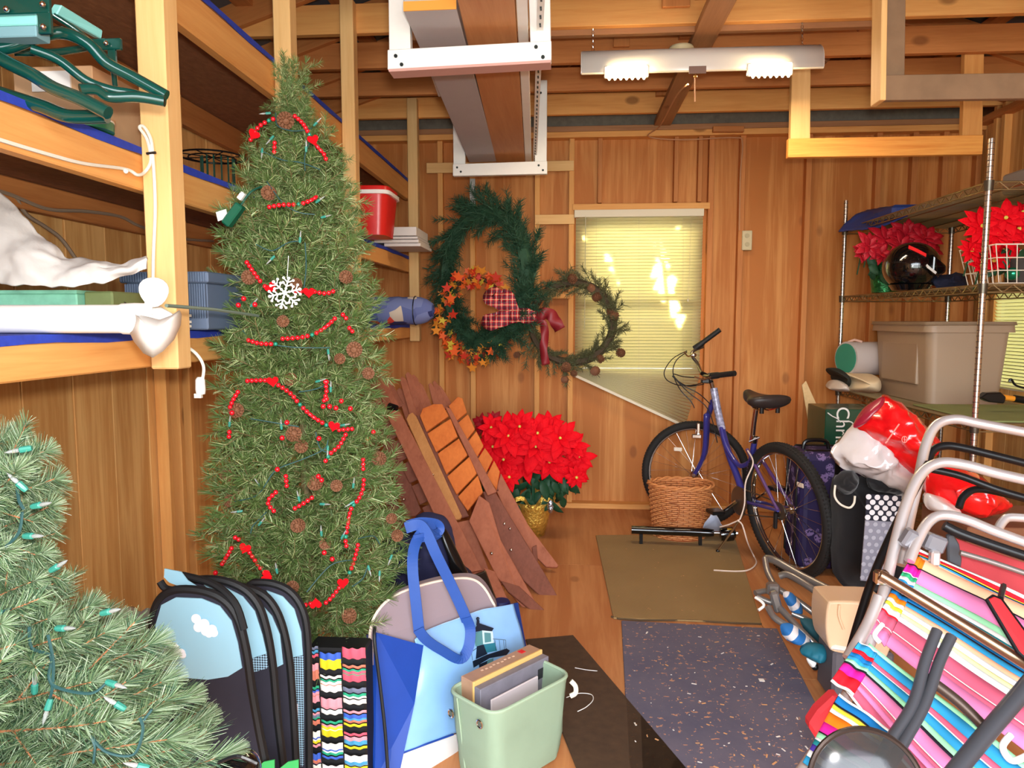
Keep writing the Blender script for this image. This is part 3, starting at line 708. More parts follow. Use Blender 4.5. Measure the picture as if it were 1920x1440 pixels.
# pine cones wired into the tree
cone_m = mat('pinecone_brown', (112, 70, 44), .75, var=.3, sc=60)
def conemesh(m=cone_m, nm='pine_cone'):
    mb = MB(); mb.ball((0, 0, 0), (.42, .42, .5), 8, 6)
    for i in range(7):
        z = -.42+.14*i; r = sqrt(max(0, .27-z*z))*.95+.06
        for k in range(8):
            a = 2*pi*(k+.5*(i % 2))/8; u = V((cos(a), sin(a), 0)); s = V((-sin(a), cos(a), 0)); p = u*r*.7+V((0, 0, z))
            mb.add([p-s*.13, p+s*.13, p+u*.2+V((0, 0, .13))+s*.08, p+u*.2+V((0, 0, .13))-s*.08, p+V((0, 0, .12))], [(0, 1, 2, 3), (0, 3, 4), (3, 2, 4), (1, 4, 2)])
    return mb.build(nm, m, None, local=True)
cp = conemesh()
for (px, py, s) in ((535, 225, 27), (505, 362, 24), (466, 520, 24), (530, 602, 20), (545, 710, 22), (665, 655, 26), (636, 672, 18), (650, 520, 22), (441, 770, 25), (550, 815, 26), (566, 836, 22), (631, 910, 20), (712, 860, 24), (655, 1156, 25), (549, 1102, 22), (745, 1003, 20), (556, 532, 20), (592, 905, 26), (425, 893, 22), (560, 985, 24), (735, 972, 18), (610, 1020, 20), (690, 700, 20), (430, 940, 20)):
    p = tsurf(px, py, .0); inst(cp, 'pine_cone', p, frame(ray(px, py)*-1+rv(.5)), s/1330*p.y*1.0, tr)

drop(cp)
# garland of red beads and hearts
red_b = mat('red_bead', (206, 16, 34), .25, coat=.5); teal_b = mat('teal_bead', (24, 128, 104), .3, coat=.4); red_w = mat('red_wood_heart', (196, 6, 18), .8, spec=.1)
bead = MB().ball((0, 0, 0), 1, 8, 6).build('bead', red_b, None, smooth=True, local=True, angle=0)
beadt = MB().ball((0, 0, 0), 1, 8, 6).build('teal_bead', teal_b, None, smooth=True, local=True, angle=0)
hp = []
for k in range(24):
    t = 2*pi*k/24; hp.append((.062*16*sin(t)**3, .062*(13*cos(t)-5*cos(2*t)-2*cos(3*t)-cos(4*t))))
heart = MB().prism(hp, (0, 0, 0), (1, 0, 0), (0, 1, 0), .42).build('heart', red_w, None, smooth=True, local=True, bevel=.06)
gl = thing('bead_garland', 'red wooden bead and heart garland draped over the slim pine tree', 'garland', tsurf(560, 700))
strands = [[(470, 262), (483, 240), (500, 228), (516, 222)], [(553, 218), (568, 232), (580, 252), (595, 275), (608, 290), (613, 306)],
 [(505, 388), (530, 384), (560, 383), (582, 376), (596, 367)], [(463, 492), (474, 508), (490, 530)], [(497, 537), (520, 546)], [(555, 546), (572, 547)], [(590, 547), (612, 550), (632, 543)],
 [(466, 638), (488, 644), (520, 645)], [(530, 635), (560, 633), (590, 626), (612, 612), (630, 595)], [(464, 714), (492, 713), (505, 714)],
 [(522, 722), (545, 738), (562, 758), (585, 780), (612, 797)], [(636, 806), (662, 804)], [(648, 815), (636, 836), (620, 850), (608, 868)], [(517, 923), (503, 938), (506, 950), (518, 962)],
 [(553, 953), (572, 942), (592, 928)], [(681, 862), (681, 880)], [(682, 900), (680, 918), (672, 936), (658, 955), (652, 985), (648, 1012), (650, 1026)],
 [(671, 1022), (667, 1040), (660, 1062), (652, 1082)], [(636, 1102), (622, 1120), (611, 1130)], [(582, 1132), (566, 1136)], [(441, 1008), (452, 1014)], [(468, 1036), (482, 1056), (492, 1070)], [(505, 1088), (508, 1096)],
 [(434, 1028), (426, 1042), (416, 1058)], [(446, 735), (436, 752), (430, 768)], [(643, 590), (652, 600)], [(655, 615), (664, 625)], [(610, 716), (612, 735), (606, 756)], [(536, 893), (538, 915)], [(515, 268), (514, 290)], [(430, 810), (429, 822)]]
for s in strands:
    P = cr([tsurf(a, b, .02) for a, b in s], 10); L = 0; step = .0135; nxt = 0
    for i in range(len(P)-1):
        seg = (P[i+1]-P[i]).length
        while nxt <= L+seg and seg > 0:
            p = P[i].lerp(P[i+1], (nxt-L)/seg); k = int(nxt/step+.5); d = (P[i+1]-P[i])
            if k % 7 == 6: inst(beadt, 'teal_bead', p, None, .006, gl)
            elif (k//7) % 2 and k % 7 in (2, 3): inst(bead, 'bead', p, frame(d), (.006, .006, .010), gl)
            else: inst(bead, 'bead', p, None, .0068, gl)
            nxt += step
        L += seg
    MB().tube(P[::2]+[P[-1]], .0012, 4).build('string', mat('garland_string', (120, 90, 60), .8), gl)
for (px, py, a) in ((476, 252, -30), (587, 262, 15), (508, 539, 40), (579, 548, 0), (511, 715, 5), (626, 799, -15), (643, 1093, 0), (592, 1132, 180), (459, 1028, -25), (499, 1080, 80), (452, 712, 0) if 0 else (500, 1081, 60)):
    p = tsurf(px, py, .035); n = (-ray(px, py)).normalized(); R = frame(n, (0, 0, 1)) @ Matrix.Rotation(radians(a), 3, 'Z')
    inst(heart, 'heart', p, R, .0165, gl)
br = thing('berry_spray', 'small red berry sprays tucked among the slim tree needles', 'berry spray', tsurf(600, 760))
for (px, py) in ((457, 560), (447, 572), (478, 571), (612, 748), (606, 762), (618, 762), (630, 765), (657, 766), (538, 792), (529, 821), (598, 822), (435, 774), (640, 752), (690, 822), (404, 1074), (608, 1036), (623, 1048), (612, 716), (603, 900), (597, 893), (520, 880), (700, 810)):
    p = tsurf(px, py, .02); inst(bead, 'berry', p, None, .0075, br); MB().tube([p, p+V((U(-.01, .01), .03, -.025))], .0012, 4).build('stem', twig_m, br)
for o in (bead, beadt, heart): drop(o)
# snowflake
sn = thing('snowflake_ornament', 'white beaded snowflake ornament hanging on the slim tree', 'ornament', tsurf(534, 550, .05))
sp = tsurf(534, 549, .06); n = (-ray(534, 549)).normalized(); R = frame(n); ww = mat('snow_white', (240, 240, 236), .5)
for k in range(6):
    a = 2*pi*k/6+.25; u = R @ V((cos(a), sin(a), 0)); s = R @ V((-sin(a), cos(a), 0)); mb = MB(); S = .041
    mb.tube([sp, sp+u*S], .0022, 6)
    for t, q in ((.45, .011), (.72, .013)):
        for sg in (-1, 1): 
            e = sp+u*S*t+(u*.7+s*sg)*q; mb.tube([sp+u*S*t, e], .0018, 5); mb.ball(e, .0042, 6, 4)
    mb.ball(sp+u*S, .005, 6, 4); mb.ball(sp+u*S*.3, .004, 6, 4); mb.build('arm', ww, sn, smooth=True)
MB().ball(sp, .007, 8, 5).build('centre', ww, sn, smooth=True)
MB().tube([sp+V((.008, 0, .04)), tsurf(541, 480, .03)], .001, 4).build('thread', ww, sn)
# string lights (wire + sockets)
wire_g = mat('light_wire', (44, 78, 78), .5); sock = mat('light_socket', (52, 132, 116), .4); bulb = mat('clear_bulb', (230, 235, 232), .08, trans=.7)
def lights(name, label, wires, sockets, surf, parent_loc, sl, ss):
    t = thing(name, label, 'string lights', parent_loc)
    for w in wires: MB().tube(cr([surf(a, b) for a, b in w], 6), ss*.32, 5).build('wire', wire_g, t, smooth=True)
    mb = MB(); mb.lathe([(.55, 0), (.7, .3), (.75, 1.3), (.6, 1.4)], 8); pr = mb.build('socket', sock, None, smooth=True, local=True)
    mb = MB(); mb.lathe([(.42, 1.4), (.5, 1.8), (.36, 2.6), (.05, 3.1)], 8); pb = mb.build('bulb', bulb, None, smooth=True, local=True)
    for (px, py, ang) in sockets:
        p = surf(px, py); d = (_r*cos(radians(ang))+_u*sin(radians(ang))-_f*.25).normalized()
        s = inst(pr, 'socket', p, frame(d), (ss, ss, sl), t); b = inst(pb, 'bulb', (0, 0, 0), None, 1, None); b.parent = s; b.location = (0, 0, 0)
    drop(pr); drop(pb); return t
W = [[(517, 212), (520, 235), (545, 245), (570, 244), (585, 240)], [(495, 285), (530, 300), (565, 305), (600, 318)], [(500, 340), (530, 380), (560, 398), (590, 402)], [(480, 458), (510, 470), (540, 455), (562, 452)],
     [(455, 620), (480, 640), (540, 650), (580, 652), (618, 652)], [(560, 735), (590, 730), (615, 720)], [(470, 785), (500, 790), (560, 800)], [(500, 905), (520, 880), (570, 860), (608, 842), (615, 825)],
     [(440, 940), (480, 930), (500, 905)], [(470, 1000), (475, 985), (500, 960)], [(575, 1110), (620, 1060), (660, 1050)], [(672, 1010), (700, 1005), (712, 1020)], [(690, 1060), (680, 1085), (660, 1100)], [(545, 1180), (560, 1200)],
     [(572, 455), (574, 500), (570, 540)], [(592, 810), (600, 840), (618, 850)], [(585, 258), (572, 290), (572, 320)]]
S = [(513, 255, 235), (492, 278, 270), (574, 285, 85), (588, 236, 40), (592, 380, 30), (602, 408, 10), (515, 480, 230), (562, 455, 80), (470, 575, 45), (615, 655, 280), (592, 716, 15), (620, 735, 85), (528, 805, 90), (615, 835, 270), (638, 798, 10), (490, 915, 120), (455, 958, 185), (562, 940, 100), (485, 985, 50), (600, 945, 0), (662, 915, 80), (665, 940, 210), (640, 1010, 60), (603, 1005, 90), (520, 1075, 95), (690, 1060, 290), (712, 1070, 270), (508, 212, 190), (430, 800, 80), (735, 1040, 250)]
lights('string_lights', 'string of green-wired clear mini lights wound through the slim pine tree', W, S, lambda a, b: tsurf(a, b, .015), tsurf(560, 900), .011, .0052)

# ---- frosted tree, close at the lower left
FY = 1.10; fc = PY(-70, 1440, FY); 
fr = thing('frosted_pine_tree', 'frosted pale green artificial pine tree close by at the lower left', 'christmas tree', (fc.x, FY, 0))
ftz = PY(0, 872, FY).z
MB().tube([(fc.x, FY, .03), (fc.x, FY, ftz-.02)], [.02, .008], 8).build('trunk', twig_m, fr, smooth=True)
for k in range(4):
    a = k*pi/2+.6; MB().tube([(fc.x, FY, .12), (fc.x+.25*cos(a), FY+.25*sin(a), .012)], .009, 6).build('stand_leg', dgreen, fr, smooth=True)
def frad(z):   # radius from pixel outline
    zs = [(PY(0, 1440, FY).z-.25, .45), (PY(0, 1440, FY).z, .385), (PY(0, 1330, FY).z, .29), (PY(0, 1200, FY).z, .175), (PY(0, 1100, FY).z, .16), (PY(0, 960, FY).z, .18), (PY(0, 895, FY).z, .185), (ftz, .05)]
    for (a, ra), (b, rb) in zip(zs[:-1], zs[1:]):
        if z <= b: return ra+(rb-ra)*max(0, z-a)/(b-a)
    return .05
protos = [branch_frost(k) for k in range(3)]
zb_ = PY(0, 1440, FY).z-.2; NF = 130
for i in range(NF):
    f = ((i+.5)/NF); z = zb_+(ftz-.05-zb_)*f; th = i*2.39996+U(-.15, .15)
    r = frad(z+.02)*U(.9, 1.06); d = V((cos(th), sin(th), .16+.35*f)).normalized()
    s = .24; L = max(.14, r*1.0)
    inst(protos[i % 3], 'branch', (fc.x, FY, z), frame(d, rv()), (s, s, L), fr)
for k in range(5): inst(protos[k % 3], 'branch', (fc.x, FY, ftz-.2+.03*k), frame(V((U(-.3, .3), U(-.3, .3), 1))), (.22, .22, .16), fr)
for p in protos: drop(p)
def fsurf(px, py, lift=-.01):
    p = PY(px, py, FY-.2)
    for _ in range(3):
        R = frad(p.z)+lift; dx = max(-.97, min(.97, (p.x-fc.x)/R)); p = PY(px, py, FY-R*sqrt(1-dx*dx))
    return p
W = [[(30, 890), (35, 935), (45, 955)], [(5, 1030), (35, 1000), (42, 960)], [(55, 1175), (60, 1215), (95, 1230), (92, 1270), (110, 1290), (170, 1300), (200, 1280)], [(90, 1190), (100, 1240), (98, 1290), (92, 1315)], [(170, 1380), (200, 1410), (250, 1415), (268, 1370), (262, 1345)], [(0, 1150), (20, 1140)], [(270, 1350), (285, 1330)], [(175, 1430), (178, 1400), (170, 1380)]]
S = [(60, 950, 12), (45, 1005, 3), (200, 1278, -10), (65, 1300, 80), (235, 1330, 140), (95, 1310, 260), (60, 840, 190), (5, 1150, 150), (105, 1178, 5), (280, 1440, 160), (95, 1070, 30), (50, 920, 130), (190, 1150, 15)]
lights('string_lights', 'thick green string of clear bulbs on the frosted pine tree', W, S, fsurf, fsurf(100, 1200), .013, .0075)
# ================================================================== WINDOW BLINDS AND THE ADDED LEAF SCREEN OUTSIDE
m, nt, b = _new('blind_slat'); nt.nodes.remove(b)
df = _n(nt, 'ShaderNodeBsdfDiffuse'); tl = _n(nt, 'ShaderNodeBsdfTranslucent'); mx = _n(nt, 'ShaderNodeMixShader'); mx.inputs[0].default_value = .70
df.inputs[0].default_value = (*lin((226, 222, 200)), 1); tl.inputs[0].default_value = (*lin((255, 248, 200)), 1)
nt.links.new(df.outputs[0], mx.inputs[1]); nt.links.new(tl.outputs[0], mx.inputs[2]); nt.links.new(mx.outputs[0], nt.nodes['Material Output'].inputs[0]); slat_m = m
rail_m = mat('blind_rail', (222, 210, 184), .5)
BY = YB-.085
def mkslat(L, w=.0245, tilt=58):
    G = []; n = 4
    for i in range(n+1):
        u = (i/n-.5)*w; h = .0022*(1-(2*i/n-1)**2); G.append([V((-L/2, u*cos(radians(tilt))-h*sin(radians(tilt)), -u*sin(radians(tilt))-h*.3)), V((L/2, u*cos(radians(tilt))-h*sin(radians(tilt)), -u*sin(radians(tilt))-h*.3))])
    return MB().grid(G).build('slat', slat_m, None, smooth=True, solid=.0006, local=True)
bl = thing('window_blind', 'cream mini blind with a collapsed lower corner over the back window', 'blind', PY(1195, 700, BY))
L = (PY(1316, 500, BY)-PY(1079, 500, BY)).x; xm = (PY(1316, 500, BY)+PY(1079, 500, BY)).x/2
a, b_ = PY(1077, 393, BY), PY(1319, 407, BY); MB().box(a.x, b_.x, BY-.02, BY+.015, PY(1195, 407, BY).z, PY(1195, 393, BY).z).build('headrail', rail_m, bl, bevel=.002)
ps = mkslat(L); nS = 50; z0 = PY(1195, 411, BY).z; z1 = PY(1195, 699, BY).z
for i in range(nS): inst(ps, 'slat', (xm, BY, z0+(z1-z0)*i/(nS-1)), None, 1, bl)
nF = 16
for i in range(1, nF+1):
    t = i/nF; pl_ = PY(1079+1*t, 699+5*t, BY); pr_ = PY(1313-28*t, 700+96*t, BY)
    d = pr_-pl_; a = atan2(-d.z, d.x); inst(ps, 'slat', (pl_+pr_)/2+V((0, -.001*i, 0)), Matrix.Rotation(a, 3, 'Y'), (d.length/L, 1, 1), bl)
drop(ps)
MB().beam(PY(1078, 704, BY-.02), PY(1286, 800, BY-.02), .02, .014, up=(0, 1, 0)).build('bottom_rail', rail_m, bl, bevel=.002)
MB().tube([PY(1098, 405, BY-.03), PY(1096, 618, BY-.03)], .0028, 6).build('tilt_wand', mat('wand_clear', (206, 200, 170), .3), bl)
for px in (1118, 1198, 1281): MB().tube([PY(px, 407, BY-.018), PY(px, 745 if px > 1250 else 716, BY-.02)], .0009, 4).build('ladder_cord', rail_m, bl)
MB().tube([PY(1296, 407, BY-.022), PY(1293, 500, BY-.022), PY(1290, 560, BY-.022)], .001, 4).build('lift_cord', rail_m, bl)
MB().lathe([(.004, 0), (.006, .016), (.002, .024)], 6, PY(1290, 566, BY-.022)).build('tassel', rail_m, bl)
b2 = thing('window_blind', 'yellow-lit mini blind on the right wall behind the wire shelf', 'blind', (XR-.03, (RY0+RY1)/2, RZ0))
mb = MB(); L2 = RY1-RY0-.02; G = []
for i in range(5):
    u = (i/4-.5)*.025; G.append([V((u*.64, -L2/2, -u*.77)), V((u*.64, L2/2, -u*.77))])
ps = MB().grid(G).build('slat', slat_m, None, solid=.0006, local=True)
nz = int((RZ1-RZ0)/.022)
for i in range(nz): inst(ps, 'slat', (XR-.03, (RY0+RY1)/2, RZ0+.02+i*.022), None, 1, b2)
drop(ps); MB().box(XR-.045, XR-.015, RY0, RY1, RZ1, RZ1+.025).build('headrail', rail_m, b2)
leafm = mat('added_screen_leaf', (110, 130, 70), .6, var=.3, sc=4)
mb = MB(); HY = YB+2.6; k_ = (HY-BY)/(-SUN_DIR.y)
def in_patch(p):
    q = p+SUN_DIR*k_; s = FPX/q.y; px, py = 1060+q.x*s, 600-(q.z-HC)*s
    def e(cx, cy, rx, ry, sh=0): return ((px-cx-(py-cy)*sh)/rx)**2+((py-cy)/ry)**2 < 1
    return e(1238, 545, 20, 50, .3) or e(1262, 592, 14, 26, .3) or e(1145, 502, 12, 18) or e(1232, 505, 16, 20)
for i in range(12000):
    p = V((U(-.9, 2.3), HY, U(-.1, 3.05))); 
    if in_patch(p): continue
    p.y += U(-.06, .06); n = (V((0, -1, .3))+rv(.6)).normalized(); t = n.cross(rv()).normalized(); s = n.cross(t); r = U(.05, .085)
    if in_patch(p+t*r*.5) and in_patch(p-t*r*.5): continue
    mb.add([p-t*r, p+s*r*.5, p+t*r, p-s*r*.5], [(0, 1, 2, 3)])
for i in range(5600):
    p = V((U(-1.0, 2.2), HY+.12, U(-.1, 2.95)))
    n = (V((0, -1, .3))+rv(.5)).normalized(); t = n.cross(rv()).normalized(); s = n.cross(t); r = U(.05, .085)
    if any(in_patch(p+t*a_+s*b_) for a_ in (-r, 0, r) for b_ in (-r*.6, 0, r*.6)): continue
    mb.add([p-t*r, p+s*r*.6, p+t*r, p-s*r*.6], [(0, 1, 2, 3)])
for x in (-.5, .3, 1.0, 1.7): mb.tube([(x, HY+.1, -.2), (x+.1, HY+.08, 1.4), (x-.05, HY+.1, 2.7)], .02, 5)
hd = mb.build('added_leaf_screen', leafm); tag(hd, 'unseen leaf screen added outside the back window, gaps shaped to pass sun patches onto the blind', 'added_leaf_screen', kind='stuff')  # added out of view; its gaps shape the sun patches on the blind

# ================================================================== WALL FITTINGS, FIXTURE
of = thing('wall_outlet', 'cream double outlet on the stud right of the back window', 'outlet', PY(1401, 470, YB-.07))
a, b_ = PY(1391, 469, YB-.075), PY(1411, 432, YB-.075); MB().box(a.x, b_.x, YB-.075, YB, a.z, b_.z).build('plate', mat('outlet_cream', (206, 190, 150), .5), of, bevel=.004)
for py in (442, 458): c = PY(1401, py, YB-.078); MB().lathe([(.016, 0), (.016, .003)], 14, c, Matrix.Rotation(pi/2, 3, 'X')).build('socket', mat('outlet_face', (186, 170, 132), .5), of)
co = mat('wall_cable_cream', (196, 142, 100), .6)
o = MB().tube(cr([PY(1290, 158, 3.75), PY(1268, 180, 4.1), PY(1238, 235, 4.95), PY(1216, 256, YB-.1), PY(1280, 262, YB-.1), PY(1375, 258, YB-.1), PY(1392, 268, YB-.1), PY(1388, 330, YB-.09), PY(1386, 432, YB-.09)], 6), .005, 6).build('wall_cable', co, smooth=True)
tag(o, 'thin cable from the ceiling junction box along the top plate down to the outlet', 'cable')
jb = thing('junction_box', 'oval cream ceiling junction box behind the hanging light', 'junction box', PY(1276, 156, 3.72))
cj = PY(1276, 154, 3.72); MB().lathe([(.058, 0), (.062, -.008), (.05, -.03), (.02, -.038)], 20, (cj.x, 3.72, 2.752)).build('cover', mat('box_cream', (200, 180, 140), .5), jb, smooth=True)
FYY = 3.62
lf = thing('hanging_light', 'long white curved shop light hanging on chains with two glowing warm lamps', 'light fixture', PY(1312, 143, FYY))
xa, xb = PY(1090, 120, FYY).x, PY(1534, 115, FYY).x; zt, zb = PY(1312, 91, FYY).z, PY(1312, 143, FYY).z
G = []; prof = [V((0, FYY+.10, zt-.03)), V((0, FYY+.07, zt-.005)), V((0, FYY+.03, zt)), V((0, FYY-.02, zt-.006)), V((0, FYY-.055, zt-.03)), V((0, FYY-.075, (zt+zb)/2)), V((0, FYY-.08, zb+.02)), V((0, FYY-.075, zb))]
for p in cr(prof, 4): G.append([p+V((xa, 0, 0)), p+V((xb, 0, 0))])
hous = mat('fixture_white', (222, 216, 208), .28)
MB().grid(G).build('housing', hous, lf, smooth=True, solid=.004)
for xx in (xa, xb): MB().prism([(p.y-FYY, p.z) for p in cr(prof, 3)], (xx, FYY, 0), (0, 1, 0), (0, 0, 1), .006).build('end_cap', hous, lf)
MB().box(xa, xb, FYY-.08, FYY-.072, zb-.004, zb+.003).build('lip', mat('fixture_lip', (240, 222, 190), .3), lf)
p = PY(1308, 131, FYY-.085); MB().box(p.x-.04, p.x+.04, FYY-.087, FYY-.082, p.z-.017, p.z+.017).build('label_plate', mat('label_plate', (132, 104, 92), .4, .3), lf)
MB().tube([PY(1303, 143, FYY-.07), PY(1303, 191, FYY-.07)], .003, 6).build('pull_cord', co, lf)
MB().ball(PY(1304, 143, FYY-.07), .009).build('cord_grommet', mat('brass', (200, 150, 70), .3, .8), lf, smooth=True)
hot = mat('lamp_glow', (255, 240, 210), .5, emit=(255, 222, 168), es=14.0)
for (l, r, t, bt) in ((1137, 1213, 124, 143), (1406, 1484, 119, 139)):
    a, c = PY(l, bt, FYY-.095), PY(r, t, FYY-.095)
    MB().box(a.x-.01, c.x+.01, FYY-.09, FYY-.07, a.z-.005, c.z+.008).build('lamp_socket', hous, lf, bevel=.004)
    MB().box(a.x, c.x, FYY-.115, FYY-.085, a.z, c.z).build('lamp_lens', hot, lf, bevel=.006, seg=2)
    for k in range(7):
        xx = a.x+(c.x-a.x)*(k+.5)/7; MB().lathe([(.0085, 0), (.009, -.012), (.004, -.022)], 8, (xx, FYY-.10, a.z+.002)).build('lamp_finger', hot, lf, smooth=True)
for px, y0_, y1_ in ((1112, 24, 96), (1504, 12, 88)):
    p0, p1 = PY(px, y0_, 3.56), PY(px, y1_, FYY); n = 13
    for k in range(n):
        c = p0.lerp(p1, (k+.5)/n); a_ = (k % 2)*pi/2; rr = (p0-p1).length/n*.62
        MB().tube([c+V((cos(a_)*.006*cos(t), sin(a_)*.006*cos(t), rr*sin(t))) for t in [2*pi*q/8 for q in range(8)]], .0014, 4, closed=True).build('chain_link', chrome, lf)

# ================================================================== HANGING RACKS AND LUMBER
wp = mat('white_paint', (236, 234, 228), .45, var=.03, sc=30)
boltm = mat('bolt_dark', (40, 46, 44), .4, .6)
def bar(nm, pts4, y, th, m, par):           # plank drawn by its four pixel corners, at depth y
    return MB().slab([PY(a, b_, y) for a, b_ in pts4], th, (0, 1, 0)).build(nm, m, par, bevel=.002)
rk = thing('white_hanging_rack', 'white painted U-shaped rack nearest the camera, holding lumber up high', 'rack', PY(880, 137, 2.58))
bar('upright', [(732, 102), (772, 102), (768, -60), (730, -60)], 2.60, .038, wp, rk); bar('upright', [(995, 88), (1033, 84), (1031, -60), (990, -60)], 2.60, .038, wp, rk)
bar('crossbar', [(729, 134), (1034, 117), (1034, 80), (729, 97)], 2.56, .038, wp, rk)
MB().slab([PY(734, 141, 2.545), PY(1033, 124, 2.545), PY(1033, 119, 2.545), PY(732, 136, 2.545)], .07, (0, 1, 0)).build('peeling_edge', mat('peeled_edge', (196, 150, 140), .7), rk)
for a, b_ in ((742, 105), (753, 121), (1005, 88), (1018, 107)): MB().lathe([(.0068, 0), (.006, .004)], 10, PY(a, b_, 2.54), Matrix.Rotation(pi/2, 3, 'X')).build('bolt', boltm, rk)
rk = thing('white_hanging_rack', 'smaller-looking white U-shaped rack farther back, holding the far ends of the lumber', 'rack', PY(938, 329, 4.46))
bar('upright', [(851, 312), (873, 312), (872, 90), (849, 90)], 4.48, .038, wp, rk); bar('upright', [(1003, 308), (1025, 308), (1026, 152), (1004, 152)], 4.48, .038, wp, rk)
bar('crossbar', [(850, 331), (1026, 327), (1026, 303), (850, 309)], 4.44, .038, wp, rk)
for a, b_ in ((857, 314), (864, 322), (1010, 310), (1018, 319), (1009, 162), (1014, 174)): MB().lathe([(.0068, 0), (.006, .004)], 10, PY(a, b_, 4.42), Matrix.Rotation(pi/2, 3, 'X')).build('bolt', boltm, rk)
gry = mat('grey_primed', (176, 170, 172), .6, var=.04, sc=12); endw = mat('end_grain', (224, 152, 60), .7)
def lumber(nm, label, n0, n1, f0, f1, zb, th, m):
    A, B, Cc, D = V(n0), V(n1), V(f1), V(f0)
    for q in (A, B, Cc, D): q.z = zb+th/2
    o = MB().slab([A, B, Cc, D], th, (0, 0, 1)).build(nm, m, bevel=.002); tag(o, label, 'lumber', 'lumber stored on the white hanging racks'); return o
z1 = 2.405; yb_ = 4.52
def zp(px, y): return V((PY(px, 300, y).x, y, z1))
def zpp(px, py, z): return PZ(px, py, z)
a0, a1 = PZ(757, 22, z1), PZ(856, 18, z1); b0, b1 = PZ(880, 305, z1), PZ(932, 303, z1)
gp_ = thing('grey_plank', 'thick grey primed plank with an orange cut end on the white racks', 'lumber', ((a0+a1)/2), 'lumber stored on the white hanging racks')
MB().slab([a0, a1, b1, b0], .0001+.085, (0, 0, 1)).build('plank', gry, gp_, bevel=.002)
gp_.children[0].location.z += .043
MB().slab([a0+V((0, -.003, .0)), a1+V((0, -.003, 0)), a1+V((0, -.003, .03)), a0+V((0, -.003, .03))], .004, (0, 1, 0)).build('cut_end', endw, gp_)
brd = wood('brown_plank', (198, 140, 92), (168, 106, 62), knots=.7, axis=1, tint=.05)
a0, a1 = PZ(888, -60, z1), PZ(978, -60, z1); b0, b1 = PZ(938, 345, z1), PZ(984, 345, z1)
f0, f1 = PZ(889, 84, z1), PZ(980, 80, z1)
b0 = V((-.47, 5.1, z1)); b1 = V((-.285, 5.1, z1)); a0 = V((-.32, 1.7, z1)); a1 = V((-.14, 1.7, z1))
lumber('brown_plank', 'long knotty brown plank spanning both white racks', a0, a1, b0, b1, z1, .03, brd)
lumber('white_strip', 'narrow white painted strip beside the brown plank on the racks', (-.135, 1.7, 0), (-.10, 1.7, 0), (-.275, 4.9, 0), (-.235, 4.9, 0), z1, .05, wp)
o = thing('perforated_strip', 'slotted white metal shelf standard lying on the racks by the right upright', 'lumber', (-.09, 2.6, z1), 'lumber stored on the white hanging racks')
MB().slab([(-.093, 2.3, z1+.012), (-.070, 2.3, z1+.012), (-.205, 4.9, z1+.012), (-.228, 4.9, z1+.012)], .02, (0, 0, 1)).build('channel', wp, o)
for k in range(40):
    t = (k+.5)/40; c = V((-.0815, 2.3, z1-.001)).lerp(V((-.2165, 4.9, z1-.001)), t); MB().obox(c, (.006, .022, .004)).build('slot', boltm, o)
lumber('white_offcut', 'short white board lying crosswise behind the near white rack', PZ(801, 148, 2.44), PZ(845, 148, 2.44), PZ(822, 205, 2.44), PZ(860, 205, 2.44), 2.50, .09, wp)

pr_ = thing('wooden_hanging_rack', 'clean orange pine U-shaped rack hanging empty below the joists', 'rack', PY(1658, 295, 4.1))
bar('upright', [(1480, 265), (1517, 265), (1518, 85), (1484, 85)], 4.10, .038, pine_light, pr_); bar('upright', [(1801, 262), (1838, 262), (1842, 85), (1806, 85)], 4.10, .038, pine, pr_)
a, b_ = PY(1476, 279, 4.06), PY(1839, 279, 4.06); b_.z = a.z; board('crossbar', a, b_, .10, .038, wood('rack_crossbar', (250, 188, 100), (222, 140, 62), knots=1.0, figure=.8), pr_, up=(0, 1, 0))
o_ = thing('wooden_hanging_rack', 'weathered grey-brown U-shaped rack, dirty side out, at the upper right', 'rack', PY(1790, 190, 3.04))
wg = mat('weathered_board', (134, 106, 80), .85, var=.25, sc=9, bump=.2)
bar('upright', [(1650, 145), (1693, 145), (1696, -60), (1650, -60)], 3.04, .03, wg, o_); bar('upright', [(2050, 140), (2095, 140), (2095, -60), (2052, -60)], 3.04, .03, wg, o_)
bar('crossbar', [(1652, 190), (2090, 184), (2090, 136), (1652, 143)], 3.0, .03, wg, o_)
bar('clean_edge', [(1641, 194), (1652, 194), (1656, -60), (1645, -60)], 3.02, .09, pine_light, o_)

